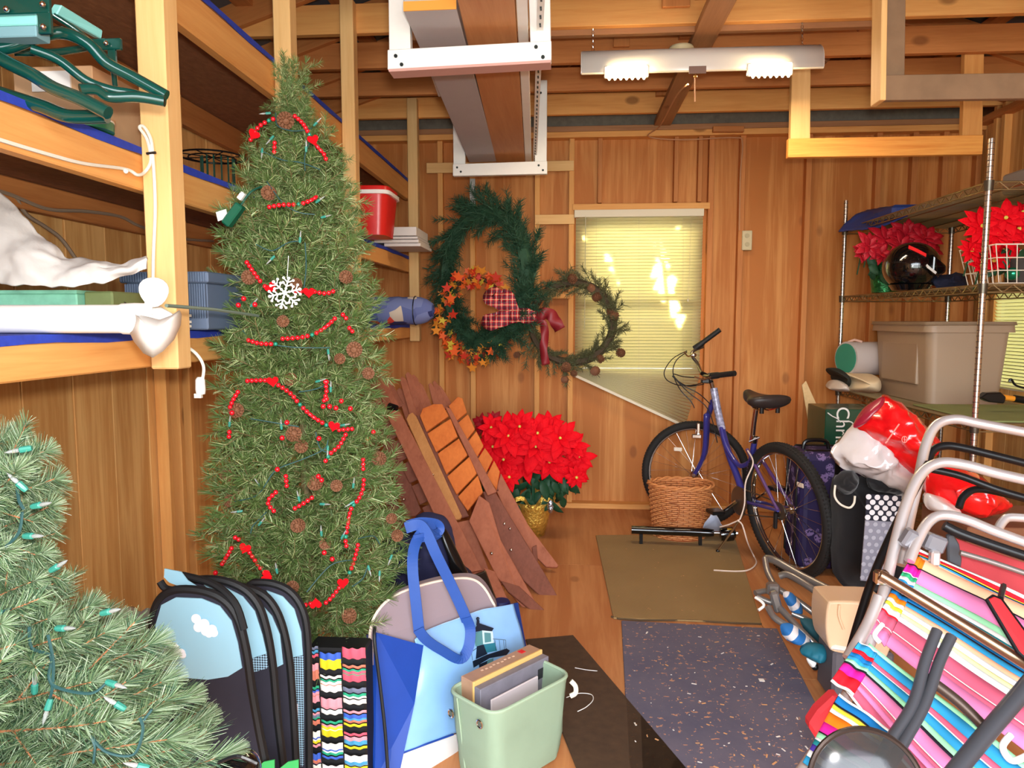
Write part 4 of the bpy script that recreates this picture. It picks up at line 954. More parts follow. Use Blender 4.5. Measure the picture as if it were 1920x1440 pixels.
# ================================================================== WREATHS
wr_g = mat('wreath_green', (40, 74, 50), .7, var=.35, sc=30); wr_o = mat('wreath_olive', (84, 84, 52), .7, var=.35, sc=30)
def sprig(m, n=70, L=.34, w=.03, nm='sprig'):
    mb = MB(); mb.tube([(0, 0, 0), (0, 0, 1)], .02, 4)
    for i in range(n):
        t = U(0, 1); o = V((cos(i*2.4), sin(i*2.4), 0)); needle(mb, V((0, 0, t)), (o+V((0, 0, U(.4, 1.2)))).normalized(), L*U(.7, 1.2), w)
    return mb.build(nm, m, None, local=True)
def ring_pts(c, ax, ay, n): return [c+ax*cos(2*pi*k/n)+ay*sin(2*pi*k/n) for k in range(n)]
def wreath(name, label, px, py, y, rx, ry, yaw, m, n, L, thick, ringm, jit=1.0, wl=.03, cnt=70, nl=.34):
    c = PY(px, py, y); s = y/FPX; ax = V((cos(yaw), -sin(yaw), 0))*rx*s/abs(cos(yaw)); ay = V((0, 0, ry*s))
    t = thing(name, label, 'wreath', c-ay); R = ring_pts(c, ax, ay, 40)
    MB().tube(R, thick*.35, 6, closed=True).build('ring', ringm, t, smooth=True)
    sp_ = [sprig(m, cnt, nl, wl), sprig(m, cnt, nl, wl)]
    for k in range(n):
        a = 2*pi*k/n; p = c+ax*cos(a)+ay*sin(a); tg = (-ax*sin(a)+ay*cos(a)).normalized(); out = (p-c).normalized()
        d = (tg*U(.5, 1)+out*U(-1, 1)*.9*jit+V((0, -1, 0))*U(-.1, .7)).normalized()
        inst(sp_[k % 2], 'sprig', p+rv(thick*.3), frame(d, rv()), (L*.8, L*.8, L*U(.7, 1.15)), t)
    for q in sp_: drop(q)
    return t, c, ax, ay
bw, bc, bax, bay = wreath('evergreen_wreath', 'large dark green evergreen wreath hanging near the last shelf post', 908, 520, 4.62, 84, 120, radians(38), wr_g, 298, .17, .13, wr_g, 1.3)
# metal strap it hangs from
o = MB().slab([PY(881, 335, 4.78), PY(891, 335, 4.78), PY(891, 400, 4.78), PY(881, 400, 4.78)], .004).build('metal_strap', mat('galvanised', (160, 158, 152), .4, .8), None); tag(o, 'galvanised metal strap holding up the large green wreath', 'strap')
# autumn leaf wreath
am = [mat('autumn_'+n, c, .6) for n, c in (('orange', (226, 92, 30)), ('red', (196, 48, 24)), ('amber', (224, 140, 44)), ('yellow', (216, 190, 60)))]
lp = []
for k in range(10):
    a = pi/2+2*pi*k/10; r = (1.0, .42)[k % 2]*(1 if k in (0, 2, 8) else .8 if k % 2 == 0 else 1); lp.append((r*cos(a), r*sin(a)))
leafs = [MB().prism(lp, (0, 0, 0), (1, 0, 0), (0, 1, 0), .03).build('leaf', q, None, local=True) for q in am]
c = PY(890, 596, 4.72); s = 4.72/FPX; aw = thing('autumn_wreath', 'autumn maple-leaf wreath in orange and red behind the green wreath', 'wreath', PY(890, 680, 4.72))
ax, ay = V((cos(.5), -sin(.5), 0))*62*s/cos(.5), V((0, 0, 74*s))
MB().tube(ring_pts(c, ax, ay, 32), .014, 6, closed=True).build('ring', mat('vine', (84, 56, 36), .8), aw, smooth=True)
for k in range(230):
    a = 2*pi*k/230; p = c+ax*cos(a)+ay*sin(a)+rv(.06)+V((0, -.05, 0)); n = (V((0, -1, .2))+rv(.8)).normalized()
    inst(leafs[R_.choice((0, 0, 0, 1, 1, 2, 2, 3))], 'leaf', p, frame(n, rv()), U(.026, .042), aw)
for (a, b_) in ((818, 620), (930, 520), (948, 540), (885, 690), (905, 680), (852, 660), (860, 520), (838, 540), (920, 660), (870, 668), (845, 560), (850, 590)):
    inst(leafs[R_.choice((0, 1, 2))], 'leaf', PY(a, b_, 4.5), frame((V((0, -1, 0))+rv(.5))), U(.034, .046), aw)
# pine-cone wreath
cw, cc_, cax, cay = wreath('pinecone_wreath', 'smaller olive twig wreath with pine cones in front of the blind', 1072, 605, 4.55, 76, 74, radians(10), wr_o, 190, .12, .075, mat('vine2', (70, 54, 36), .8), 1.0, .035, 60, .26)
cp = conemesh()
for (a, b_) in ((1072, 522), (1118, 558), (1145, 585), (1150, 592), (1165, 662), (1125, 672), (1062, 690), (1075, 700), (1117, 695), (970, 665), (1108, 540), (985, 520), (1060, 712)):
    inst(cp, 'pine_cone', PY(a, b_, 4.48), frame(rv()), U(.038, .055), cw)
drop(cp)
for (a, b_, e, f_) in ((1130, 600, 1168, 570), (1140, 615, 1170, 620), (1135, 640, 1165, 662), (1110, 560, 1140, 535), (1060, 530, 1072, 500), (1095, 680, 1120, 702), (1000, 650, 972, 668), (990, 660, 985, 690), (1060, 690, 1062, 722), (1128, 580, 1150, 565)):
    p0, p1 = PY(a, b_, 4.52), PY(e, f_, 4.48); q = sprig(wr_o, 40, .4, .05); o = inst(q, 'sprig', p0, frame(p1-p0), ((p1-p0).length*.8,)*2+((p1-p0).length,), cw); drop(q)
# plaid bow
m, nt, b = _new('plaid'); vec, _ = _coords(nt, (1, 1, 1), False); sx = _n(nt, 'ShaderNodeSeparateXYZ'); nt.links.new(vec, sx.inputs[0])
def stripe(o, f, lo, ph=0.0): return _math(nt, 'GREATER_THAN', _math(nt, 'SINE', _math(nt, 'ADD', _math(nt, 'MULTIPLY', o, f), ph)), lo)
col = _mix(nt, _math(nt, 'MULTIPLY', stripe(sx.outputs[0], 190, .2), .75), lin((206, 30, 36)), lin((60, 20, 44)))
col = _mix(nt, _math(nt, 'MULTIPLY', stripe(sx.outputs[2], 190, .2), .6), col, lin((40, 24, 50)))
col = _mix(nt, stripe(sx.outputs[0], 190, .975, 3.1), col, lin((226, 206, 190))); col = _mix(nt, stripe(sx.outputs[2], 190, .975, 3.1), col, lin((220, 200, 150)))
nt.links.new(col, b.inputs['Base Color']); b.inputs['Roughness'].default_value = .7; plaid = m
bo = thing('plaid_bow', 'red plaid ribbon bow tied where the wreaths overlap', 'bow', PY(965, 600, 4.4))
def ribbon(path, w, m, nm, par, tw=0.0, y=4.4):
    P = cr([PY(a, b_, y-.05*c) for a, b_, c in path], 6); G = []
    for i, p in enumerate(P):
        t = (P[min(i+1, len(P)-1)]-P[max(i-1, 0)]).normalized(); s = t.cross(V((0, 1, 0))); s = (s+V((0, .5*sin(i*.5+tw), 0))).normalized(); ww_ = w*(1-.5*abs(i/len(P)-.5)*0)
        G.append([p-s*ww_/2, p, p+s*ww_/2])
    return MB().grid(G).build(nm, m, par, smooth=True, solid=.0015, angle=0)
ribbon([(965, 592, 1), (945, 570, 1.4), (920, 558, 1.2), (925, 552, .6), (950, 572, .5), (965, 592, .8)], .10, plaid, 'loop', bo)
ribbon([(965, 592, 1), (952, 560, 1.5), (940, 552, 1), (946, 556, .5), (966, 590, .6)], .09, plaid, 'loop', bo)
ribbon([(966, 592, 1), (945, 598, 1.4), (922, 606, 1.3), (912, 604, .9), (940, 596, .7), (966, 592, .8)], .09, plaid, 'loop', bo)
ribbon([(966, 590, 1), (985, 592, 1.3), (1003, 598, 1.2)], .095, plaid, 'loop', bo)
MB().ball(PY(965, 591, 4.32), (.03, .025, .035), 10, 8).build('knot', plaid, bo, smooth=True)
mar = mat('maroon_ribbon', (126, 26, 34), .5)
ribbon([(1003, 592, 1), (1018, 588, 1.5), (1032, 590, 1.2), (1042, 604, 1), (1050, 618, .8)], .075, mar, 'tail', bo)
ribbon([(1003, 594, 1), (1018, 606, 1.2), (1022, 630, 1), (1019, 655, 1.2), (1024, 684, 1)], .05, mar, 'tail', bo, 1.5)

# ================================================================== POINSETTIAS
bract = mat('bract_red', (222, 8, 26), .7, var=.2, sc=30, spec=.15); bract_d = mat('bract_deep_red', (176, 10, 34), .6, var=.2, sc=30); pleaf = mat('poinsettia_leaf', (30, 72, 44), .6, var=.2, sc=20); yel = mat('flower_eye', (214, 196, 80), .5)
gold = mat('gold_foil', (246, 206, 96), .28, .75, bump=1.0, sc=60, var=.5)
def petal(m, nm='bract'):
    G = []
    for i in range(6):
        t = i/5; w = .27*sin(pi*min(1, t*.9+.06))**1.0*(1-t*.2); z = .16*t-.34*t*t
        G.append([V((-w, t, z+.05)), V((0, t, z-.02)), V((w, t, z+.05))])
    G[-1] = [V((-.005, 1, -.18)), V((0, 1, -.18)), V((.005, 1, -.18))]
    return MB().grid(G).build(nm, m, None, smooth=True, solid=.012, local=True)
pb_, pbd, pl_f = petal(bract), petal(bract_d), petal(pleaf, 'leaf')
def poinsettia(t, heads, y, eye=True, m=None, R=.10, nb=9):
    for hi, (px, py, s) in enumerate(heads):
        c = PY(px, py, y+U(-.06, .03)); n = (V((U(-.4, .4), -1, U(.1, .6)))).normalized(); F = frame(n, (0, 0, 1)); base = (m or pb_)
        for ring, (cnt, sc_, tl_) in enumerate(((nb, 1.0, .25), (nb-3, .68, .6))):
            for k in range(cnt):
                a = 2*pi*(k+.5*ring)/cnt+U(-.2, .2); M_ = F @ Matrix.Rotation(a, 3, 'Z') @ Matrix.Rotation(tl_*U(.6, 1.3), 3, 'X')
                inst(base, 'bract', c, M_, s*R*sc_*U(.85, 1.15), t)
        if eye: MB().ball(c+n*.012, .010, 6, 4).build('flower_eye', yel, t, smooth=True)
        MB().tube([c, c+V((0, .05, -.12))], .004, 5).build('stem', pleaf, t)
pz = thing('poinsettia', 'large bright red poinsettia in gold foil on the floor by the back wall', 'plant', PY(1000, 1008, 4.55))
poinsettia(pz, [(953, 818, 1.15), (1005, 838, 1.35), (1050, 822, 1.2), (925, 838, 1), (975, 800, .9), (1085, 858, .85), (945, 862, 1.1), (1030, 866, 1.1), (985, 868, 1.0), (1072, 880, .9), (920, 802, .75), (1030, 800, .8), (955, 895, .7), (1075, 838, .8), (1008, 812, .9), (1080, 895, .6)], 4.42, R=.125)
for k in range(46):
    p = PY(U(955, 1062), U(880, 938), 4.5+U(-.1, .1)); inst(pl_f, 'leaf', p, frame(V((U(-.7, .7), -1, U(-.6, .4))), V((U(-1, 1), 0, -1))) , U(.09, .14), pz)
cp_ = PY(1000, 990, 4.55); zt_ = PY(1000, 945, 4.5).z
MB().lathe([(.075, 0), (.10, zt_*.5), (.115, zt_-.02), (.135, zt_+.015), (.12, zt_)], 22, (cp_.x, 4.55, 0), capt=False).build('foil_pot', gold, pz, smooth=True, angle=0)
G = [[V((cp_.x+.135*cos(a)*(1+.15*sin(7*a)), 4.55+.135*sin(a)*(1+.15*sin(7*a)), zt_+.01+.025*sin(5*a)+h)) for a in [2*pi*k/40 for k in range(41)]] for h in (0, .03)]
MB().grid(G).build('foil_ruffle', gold, pz, solid=.002)
MB().ball(PY(1032, 950, 4.42), (.02, .01, .045), 8, 6).build('silver_foil', mat('silver_foil', (190, 196, 206), .2, .95, bump=.9, sc=60), pz, smooth=True)
MB().tube([(cp_.x, 4.55, .02), (cp_.x, 4.5, zt_+.3)], .012, 6).build('main_stem', pleaf, pz)
po2 = thing('poinsettia', 'dusty dark red poinsettia cluster half hidden behind the bright one', 'plant', PY(905, 1000, 4.85))
poinsettia(po2, [(905, 795, .8), (925, 788, .7), (945, 800, .7)], 4.75, eye=False, m=pbd, R=.10)
MB().lathe([(.07, 0), (.1, .2)], 16, (PY(905, 900, 4.85).x, 4.85, 0)).build('pot', mat('terracotta', (150, 80, 50), .8), po2, smooth=True)
MB().tube([(PY(905, 900, 4.85).x, 4.85, .18), PY(910, 800, 4.8)], .01, 6).build('main_stem', pleaf, po2)

# ================================================================== FOLDED WOODEN CHAIRS
wr1 = wood('redwood', (176, 108, 80), (134, 74, 54), knots=0, axis=2, tint=.12, grain=.8)
wr2 = wood('redwood_orange', (224, 128, 60), (186, 88, 36), knots=0, axis=2, tint=.12, grain=.8)
wr3 = wood('redwood_dark', (142, 86, 68), (104, 60, 46), knots=0, axis=2, tint=.12)
wr4 = wood('redwood_tan', (196, 140, 84), (160, 104, 58), knots=0, axis=2, tint=.12)
def ZC(zx, zy, off): px, py = 640+zx/2.88, 680+zy/2.88; return PY(px, py, 3.27+(1170-py)/470*.85+off)
def pk(nm, pts, off, m, par, th=.02): return MB().slab([ZC(a, b_, off) for a, b_ in pts], th).build(nm, m, par, bevel=.003)
def bolt_(zx, zy, off, par): MB().ball(ZC(zx, zy, off), .009, 8, 5).build('bolt', chrome, par, smooth=True)
c1 = thing('folded_deck_chair', 'folded reddish wooden deck chair nearest the slim tree', 'deck chair', ZC(700, 1150, -.1), 'folded wooden deck chairs')
pk('arm', [(165, 262), (190, 230), (225, 245), (432, 800), (400, 830), (350, 835)], .08, wr3, c1)
pk('rail', [(80, 300), (100, 262), (140, 262), (330, 850), (290, 870)], .14, wr3, c1)
pk('leg', [(170, 560), (235, 545), (350, 880), (420, 1010), (330, 1000)], .16, wr3, c1)
for i, (a, b_, c_, d_) in enumerate(((165, 62, 262, 255), (196, 66, 290, 240), (228, 80, 315, 232), (150, 110, 230, 290))): pk('back_slat', [(a, b_), (a+22, b_+4), (a+44, b_+26), (c_+26, d_), (c_-16, d_+14)], .34+.01*i, wr1, c1)
pk('arm', [(253, 300), (262, 272), (288, 260), (318, 270), (332, 292), (762, 1122), (655, 1142)], 0, wr1, c1, .024)
MB().tube([ZC(255, 235, .06), ZC(300, 250, .06)], .022, 8).build('black_sleeve', black_p, c1, smooth=True)
for k in range(6):
    y = 330+k*115; x = 268+k*57; pk('seat_slat', [(x-60, y-6), (x+10, y-38), (x+52, y+60), (x-14, y+92)], .05, wr3, c1, .015)
for q in ((337, 738), (583, 942), (275, 568)): bolt_(*q, -.03, c1)
c2 = thing('folded_deck_chair', 'folded wooden deck chair in the middle, showing five orange seat slats', 'deck chair', ZC(1030, 1340, 0), 'folded wooden deck chairs')
pk('arm', [(352, 310), (364, 284), (386, 272), (410, 300), (652, 830), (640, 848), (606, 852), (590, 838)], .02, wr4, c2, .022)
sl = [[(425, 290), (440, 250), (500, 226), (545, 226), (580, 290), (460, 375)], [(465, 385), (590, 305), (628, 400), (512, 485)], [(520, 495), (635, 412), (682, 500), (567, 605)], [(572, 617), (692, 510), (732, 600), (622, 715)], [(630, 727), (738, 610), (765, 700), (748, 720), (682, 802)]]
for q in sl: pk('seat_slat', q, .10, wr2, c2, .018)
pk('rail', [(405, 285), (430, 290), (690, 830), (650, 840)], .13, wr3, c2); pk('rail', [(560, 240), (590, 250), (840, 700), (790, 720)], .12, wr1, c2)
for i, (a, b_, c_, d_) in enumerate(((315, 90, 400, 300), (345, 66, 440, 300), (375, 80, 470, 290), (405, 120, 500, 300), (300, 150, 380, 330))): pk('back_slat', [(a, b_), (a+16, b_-14), (a+38, b_+6), (c_+18, d_), (c_-22, d_+14)], .32+.012*i, wr1, c2)
pk('leg', [(690, 860), (745, 720), (800, 760), (860, 960), (1062, 1318), (1060, 1342), (985, 1334), (840, 1160)], .04, wr1, c2, .024)
pk('leg', [(600, 870), (700, 850), (800, 1130), (870, 1200), (760, 1190), (690, 1120)], .10, wr1, c2)
pk('leg', [(860, 1180), (960, 1210), (1110, 1350), (1090, 1425), (1060, 1370), (900, 1240)], .02, wr3, c2)
pk('rear_leg', [(770, 1110), (830, 1130), (1000, 1500), (960, 1510), (900, 1440)], -.02, wr1, c2)
for q in ((570, 772), (493, 608), (812, 1030)): bolt_(*q, -.01, c2)
c3 = thing('folded_deck_chair', 'folded wooden deck chair at the right, beside the bright poinsettia', 'deck chair', ZC(1150, 1300, .3), 'folded wooden deck chairs')
sl = [[(580, 235), (630, 186), (655, 196), (678, 270), (612, 325)], [(622, 335), (684, 280), (722, 362), (672, 425)], [(680, 432), (730, 372), (768, 450), (730, 518)], [(736, 524), (775, 462), (818, 522), (776, 608)], [(785, 612), (825, 530), (856, 590), (838, 690)]]
for q in sl: pk('seat_slat', q, .30, wr2, c3, .018)
for i, (a, b_, c_, d_) in enumerate(((470, 120, 520, 240), (492, 108, 560, 250), (520, 135, 590, 240))): pk('back_slat', [(a, b_), (a+14, b_-10), (a+34, b_+16), (c_+18, d_), (c_-18, d_+10)], .42+.01*i, wr1, c3)
pk('rail', [(575, 240), (600, 240), (850, 690), (815, 700)], .33, wr3, c3)
pk('leg', [(765, 700), (825, 690), (990, 960), (1110, 1160), (1185, 1295), (1120, 1306), (985, 1180), (900, 1050), (840, 940)], .16, wr3, c3, .024)
pk('leg', [(836, 690), (862, 600), (1010, 880), (1172, 1095), (1165, 1108), (1105, 1105), (1000, 1000), (905, 850)], .38, wr1, c3, .024)
pk('brace', [(1030, 1000), (1055, 985), (1062, 1090), (1108, 1155), (1105, 1185), (1040, 1100)], .36, wr3, c3)
for q in ((910, 897), (917, 1012), (880, 870)): bolt_(*q, .14, c3)
# ================================================================== RUGS
def rug(name, label, pts, m, th=.008):
    P = [PZ(a, b_, th) for a, b_ in pts]; o = MB().slab([p-V((0, 0, th/2)) for p in P], th, (0, 0, 1)).build(name, m, bevel=.003); tag(o, label, 'rug'); return o
m, nt, b = _new('blue_mat'); vec, _ = _coords(nt, (1, 1, 1)); base = _mix(nt, _noise(nt, vec, 5, 5, .7), lin((76, 78, 102)), lin((116, 108, 122)))
sp_ = _math(nt, 'GREATER_THAN', _noise(nt, vec, 42, 3, .7), .63); col = _mix(nt, sp_, base, lin((190, 140, 112)))
v2, _ = _coords(nt, (18, 60, 60)); sp2 = _math(nt, 'GREATER_THAN', _noise(nt, v2, 1.0, 2, .5), .72); col = _mix(nt, sp2, col, lin((206, 146, 110)))
nt.links.new(col, b.inputs['Base Color']); b.inputs['Roughness'].default_value = .95; bluem = m
m, nt, b = _new('sisal'); vec, _ = _coords(nt, (1, 1, 1)); w_ = _n(nt, 'ShaderNodeTexWave'); w_.inputs['Scale'].default_value = 70; w_.inputs['Distortion'].default_value = 1.5; nt.links.new(vec, w_.inputs['Vector'])
col = _mix(nt, _noise(nt, vec, 4, 4), lin((170, 140, 92)), lin((146, 118, 74))); col = _mix(nt, _math(nt, 'MULTIPLY', w_.outputs[1], .25), col, lin((100, 80, 50)))
nt.links.new(col, b.inputs['Base Color']); b.inputs['Roughness'].default_value = .95; _bump(nt, b, w_.outputs[1], .4, .003); sisal = m
rg = rug('beige_mat', 'plain beige woven mat with a dark bound edge lying by the black pump', [(1150, 1158), (1428, 1168), (1376, 1001), (1117, 1003)], sisal)
q = [PZ(a, b_, .004) for a, b_ in ((1146, 1156), (1160, 1160), (1200, 1163), (1290, 1163), (1370, 1168), (1428, 1170))]
MB().tube(q, .005, 6).build('bound_edge', mat('dark_binding', (84, 66, 44), .9), rg)
rug('blue_mat', 'worn blue-grey mat littered with wood shavings and scraps', [(1184, 1530), (1640, 1530), (1457, 1178), (1165, 1163)], bluem)
rug('brown_mat', 'dark brown doormat at the foot of the folded deck chairs', [(1105, 1500), (1340, 1500), (1075, 1190), (985, 1198)], mat('brown_rug', (74, 54, 36), .95, var=.3, sc=25))
wh = mat('white_scrap', (236, 232, 226), .7); tansc = mat('wood_shaving', (214, 160, 110), .8)
db = thing('floor_debris', 'scattered shavings, paper scraps and string on the mats and floor', 'debris', PZ(1300, 1300, .01)); db['kind'] = 'stuff'
mb = MB(); mb2 = MB()
for i in range(110):
    px, py = U(1180, 1520), U(1175, 1440); p = PZ(px, py, .0105); s = U(.002, .006); a = U(0, pi)
    (mb if i % 3 == 0 else mb2).obox(p, (s*U(1, 4), s, .001), Matrix.Rotation(a, 3, 'Z'))
for i in range(30): p = PZ(U(1120, 1420), U(1010, 1160), .0105); mb2.obox(p, (.008, .002, .001), Matrix.Rotation(U(0, pi), 3, 'Z'))
mb.obox(PZ(1428, 1275, .0115), (.02, .02, .002)); 
mb.build('scraps', wh, db); mb2.build('shavings', tansc, db)
for path in (((1062, 1308), (1085, 1300), (1108, 1302), (1112, 1312), (1100, 1325), (1083, 1334)), ((1078, 1252), (1100, 1256), (1120, 1258))):
    MB().tube(cr([PZ(a, b_, .0125) for a, b_ in path], 6), .0015, 5).build('string', wh, db)

# ================================================================== BICYCLE
rubber = mat('tyre_rubber', (30, 27, 25), .8, var=.2, sc=60); blue_p = mat('bike_purple_blue', (52, 52, 128), .3, coat=.6, var=.15, sc=20); flo = mat('bike_floral_paint', (150, 150, 176), .35, coat=.5, var=1.2, sc=55)
grip = mat('grip_rubber', (24, 22, 22), .6); cable_b = mat('black_cable', (18, 16, 18), .5); reflr = mat('reflector', (236, 220, 200), .2)
bk = thing('bicycle', 'purple-blue step-through bicycle with turned front wheel beside the back wall', 'bicycle', (1.05, 4.3, 0))
def wheel(nm, c, n, r, tyre, par, nsp=28, cass=False):
    c, n = V(c), V(n).normalized(); F = frame(n); u, w = F @ V((1, 0, 0)), F @ V((0, 1, 0))
    def rg_(rr, off=0, k=64): return [c+n*off+(u*cos(2*pi*i/k)+w*sin(2*pi*i/k))*rr for i in range(k)]
    t = MB().tube(rg_(r-tyre, 0), tyre, 12, closed=True).build(nm, rubber, par, smooth=True)
    kn = MB()
    for i in range(110):
        a = 2*pi*i/110; d = u*cos(a)+w*sin(a); tg = -u*sin(a)+w*cos(a)
        for s in (-1, 0, 1): kn.obox(c+d*(r-.001-abs(s)*.004)+n*s*tyre*.5, (.009, tyre*.42, .004), Matrix((tg, n, d)).transposed())
    kn.build('tread', rubber, t)
    MB().tube(rg_(r-tyre*1.95, .007), .0075, 8, closed=True).tube(rg_(r-tyre*1.95, -.007), .0075, 8, closed=True).build('rim', chrome, t, smooth=True)
    R2 = Matrix.Identity(3) @ F; MB().lathe([(.012, -.045), (.026, -.034), (.026, -.030), (.012, -.028), (.012, .028), (.026, .030), (.026, .034), (.012, .045)], 16, c, F).build('hub', chrome, t, smooth=True)
    sp = MB()
    for i in range(nsp):
        a = 2*pi*i/nsp; s = 1 if i % 2 else -1; h = a+s*(.9 if (i//2) % 2 else -.9)
        sp.tube([c+n*s*.032+(u*cos(h)+w*sin(h))*.024, c+(u*cos(a)+w*sin(a))*(r-tyre*2)], .0013, 4, caps=False)
    sp.build('spokes', chrome, t)
    a = 2.2; MB().obox(c+(u*cos(a)+w*sin(a))*r*.55+n*.01, (.055, .026, .008), F).build('wheel_reflector', reflr, t, bevel=.004)
    if cass:
        for k in range(6): MB().lathe([(.05-.005*k, 0), (.05-.005*k, .003)], 26, c-n*(.034-.005*k+.01), F).build('sprocket', mat('steel_dark', (120, 112, 104), .35, .9), t)
    return t
Hf, Hr = PY(1303, 888, 4.80), PY(1474, 956, 3.85)
dirb = (Hf-Hr); dirb.z = 0; dirb.normalize(); nb = V((dirb.y, -dirb.x, 0))
wheel('rear_wheel', Hr, nb+V((0, 0, .10)), .368, .029, bk, cass=True)
nf = V((-.30, -1, .03)).normalized(); wheel('front_wheel', Hf, nf, .358, .027, bk)
def bt(nm, pts, r, m, n=12, par=None, cv=5):
    P = [PY(a, b_, y) for a, b_, y in pts]; return MB().tube(cr(P, cv) if len(P) > 2 else P, r, n).build(nm, m, par or bk, smooth=True)
frm = bt('frame', [(1340, 735, 4.52), (1350, 790, 4.48), (1366, 850, 4.38), (1384, 898, 4.28), (1397, 938, 4.2)], .021, blue_p)
bt('painted_head', [(1338, 728, 4.52), (1347, 776, 4.49), (1354, 806, 4.46)], .0235, flo, par=frm)
bt('frame_tube', [(1352, 800, 4.46), (1362, 838, 4.38), (1385, 872, 4.28), (1404, 868, 4.2)], .015, blue_p)
bt('seat_tube', [(1416, 820, 4.16), (1406, 880, 4.18), (1399, 940, 4.2)], .017, blue_p)
for s in (-.05, .05):
    e = Hr+nb*s; a = PY(1398, 938, 4.2)+nb*s*.6; MB().tube([a, e], .010, 8).build('chain_stay', blue_p, bk, smooth=True)
    a = PY(1408, 842, 4.17)+nb*s*.5; MB().tube([a, e], .010, 8).build('seat_stay', mat('stay_purple', (92, 62, 116), .35, coat=.5), bk, smooth=True)
cr_ = PY(1325, 788, 4.62); MB().tube([PY(1337, 752, 4.53), cr_], .018, 10).build('fork_crown', blue_p, bk, smooth=True)
for s in (-1, 1):
    q = nf*s*.05; MB().tube(cr([cr_+q+V((0, 0, .04)), cr_+q, PY(1321, 850, 4.70)+q*.9, Hf+q*.9], 4), [.017]*5+[.016]*4+[.014]*4, 10).build('fork_leg', blue_p, bk, smooth=True)
    MB().lathe([(.012, 0), (.012, .012)], 10, Hf+q*1.1, frame(nf)).build('axle_nut', chrome, bk)
MB().tube([PY(1330, 700, 4.5), PY(1338, 735, 4.52)], .014, 10).build('steerer', chrome, bk, smooth=True)
bt('stem', [(1334, 718, 4.5), (1327, 706, 4.52), (1316, 700, 4.56)], .014, black_p)
hbm = mat('handlebar_steel', (120, 112, 104), .3, .9)
bt('handlebar', [(1318, 650, 4.85), (1300, 658, 4.82), (1298, 668, 4.8), (1308, 682, 4.75), (1314, 697, 4.62), (1325, 706, 4.5), (1345, 703, 4.4)], .011, hbm)
for g in ([(1302, 654, 4.84), (1350, 618, 4.78)], [(1334, 705, 4.42), (1378, 700, 4.28)]):
    a, c = PY(*g[0]), PY(*g[1]); MB().tube([a, a.lerp(c, .3), a.lerp(c, .35), c], [.021, .020, .0165, .0165], 12).build('grip', grip, bk, smooth=True)
    for k in range(6): MB().tube([a.lerp(c, .42+.09*k), a.lerp(c, .44+.09*k)], .0175, 12).build('grip_ring', grip, bk)
bt('brake_lever', [(1300, 664, 4.8), (1290, 668, 4.7), (1283, 660, 4.66)], .005, chrome); bt('brake_lever', [(1335, 706, 4.4), (1320, 712, 4.35), (1302, 706, 4.33)], .005, chrome)
MB().ball(PY(1300, 666, 4.78), (.022, .02, .016), 12, 8).build('bell', chrome, bk, smooth=True); MB().obox(PY(1322, 714, 4.45), (.05, .04, .03)).build('shifter', black_p, bk, bevel=.006)
for c_ in ([(1288, 658, 4.75), (1262, 672, 4.7), (1246, 695, 4.68), (1250, 712, 4.66), (1272, 722, 4.62), (1300, 722, 4.55), (1320, 716, 4.5)], [(1288, 660, 4.75), (1268, 676, 4.7), (1262, 700, 4.68), (1275, 730, 4.62), (1295, 752, 4.6), (1302, 765, 4.6)], [(1302, 708, 4.5), (1280, 706, 4.55), (1262, 702, 4.6), (1280, 722, 4.58), (1310, 738, 4.55), (1332, 758, 4.5)], [(1320, 720, 4.5), (1290, 724, 4.55), (1268, 712, 4.6), (1262, 706, 4.6), (1290, 735, 4.55), (1328, 768, 4.5), (1345, 830, 4.4)]):
    bt('cable', c_, .0032, cable_b, 6)
MB().obox(PY(1309, 806, 4.62), (.02, .02, .09)).build('brake_arm', chrome, bk, bevel=.004); MB().obox(PY(1306, 818, 4.60), (.06, .02, .025)).build('brake_caliper', chrome, bk, bevel=.004)
bt('seat_post', [(1418, 764, 4.1), (1413, 800, 4.13), (1411, 828, 4.15)], .0135, chrome); MB().tube([PY(1414, 816, 4.145), PY(1412, 830, 4.15)], .021, 12).build('seat_clamp', chrome, bk)
MB().tube([PY(1404, 828, 4.12), PY(1424, 820, 4.12)], .006, 8).build('clamp_lever', chrome, bk)
# saddle: broad tail toward the camera, nose toward the handlebar
sc_ = PY(1430, 750, 4.06); sd = dirb; sn_ = nb; up = V((0, 0, 1)); G = []
for i in range(15):
    t = i/14; L = (t-.42)*.29; w = (.105*sin(pi*min(1, (1-t)*.62+.12))**.9 if t < .99 else .01) if t > .02 else .06
    w = 1.18*[.06, .095, .11, .112, .108, .098, .084, .068, .055, .046, .04, .036, .033, .028, .015][i]; row = []
    for k in range(16):
        a = 2*pi*k/16; ca, sa = cos(a), sin(a); h = (.042 if sa > 0 else .046)*(1 if 0 < i < 14 else .5); row.append(sc_+sd*L+sn_*w*ca*(1 if abs(ca) < .99 else .98)+up*(h*sa+.018*(abs(t-.45)*2)**2-.012*(1-ca*ca)*(sa > 0)))
    G.append(row)
mb = MB(); mb.grid(G, wrap=True); k0 = len(mb.v)-16; mb.f += [tuple(range(16))[::-1], tuple(range(k0, k0+16))]; mb.mi += [0, 0]
mb.build('saddle', mat('saddle_black', (46, 38, 36), .45, bump=.1, sc=40), bk, smooth=True, angle=0)
for s in (-1, 1): MB().tube(cr([sc_+sd*-.10+sn_*.04*s-up*.03, sc_+sd*-.02+sn_*.025*s-up*.055, sc_+sd*.06+sn_*.02*s-up*.05, sc_+sd*.13-up*.02], 4), .004, 6).build('saddle_rail', chrome, bk, smooth=True)
for s in (-1, 1): MB().tube([sc_+sd*-.07+sn_*.05*s-up*(.03+.004*k) for k in range(10)], .012, 8).build('saddle_spring', black_p, bk)
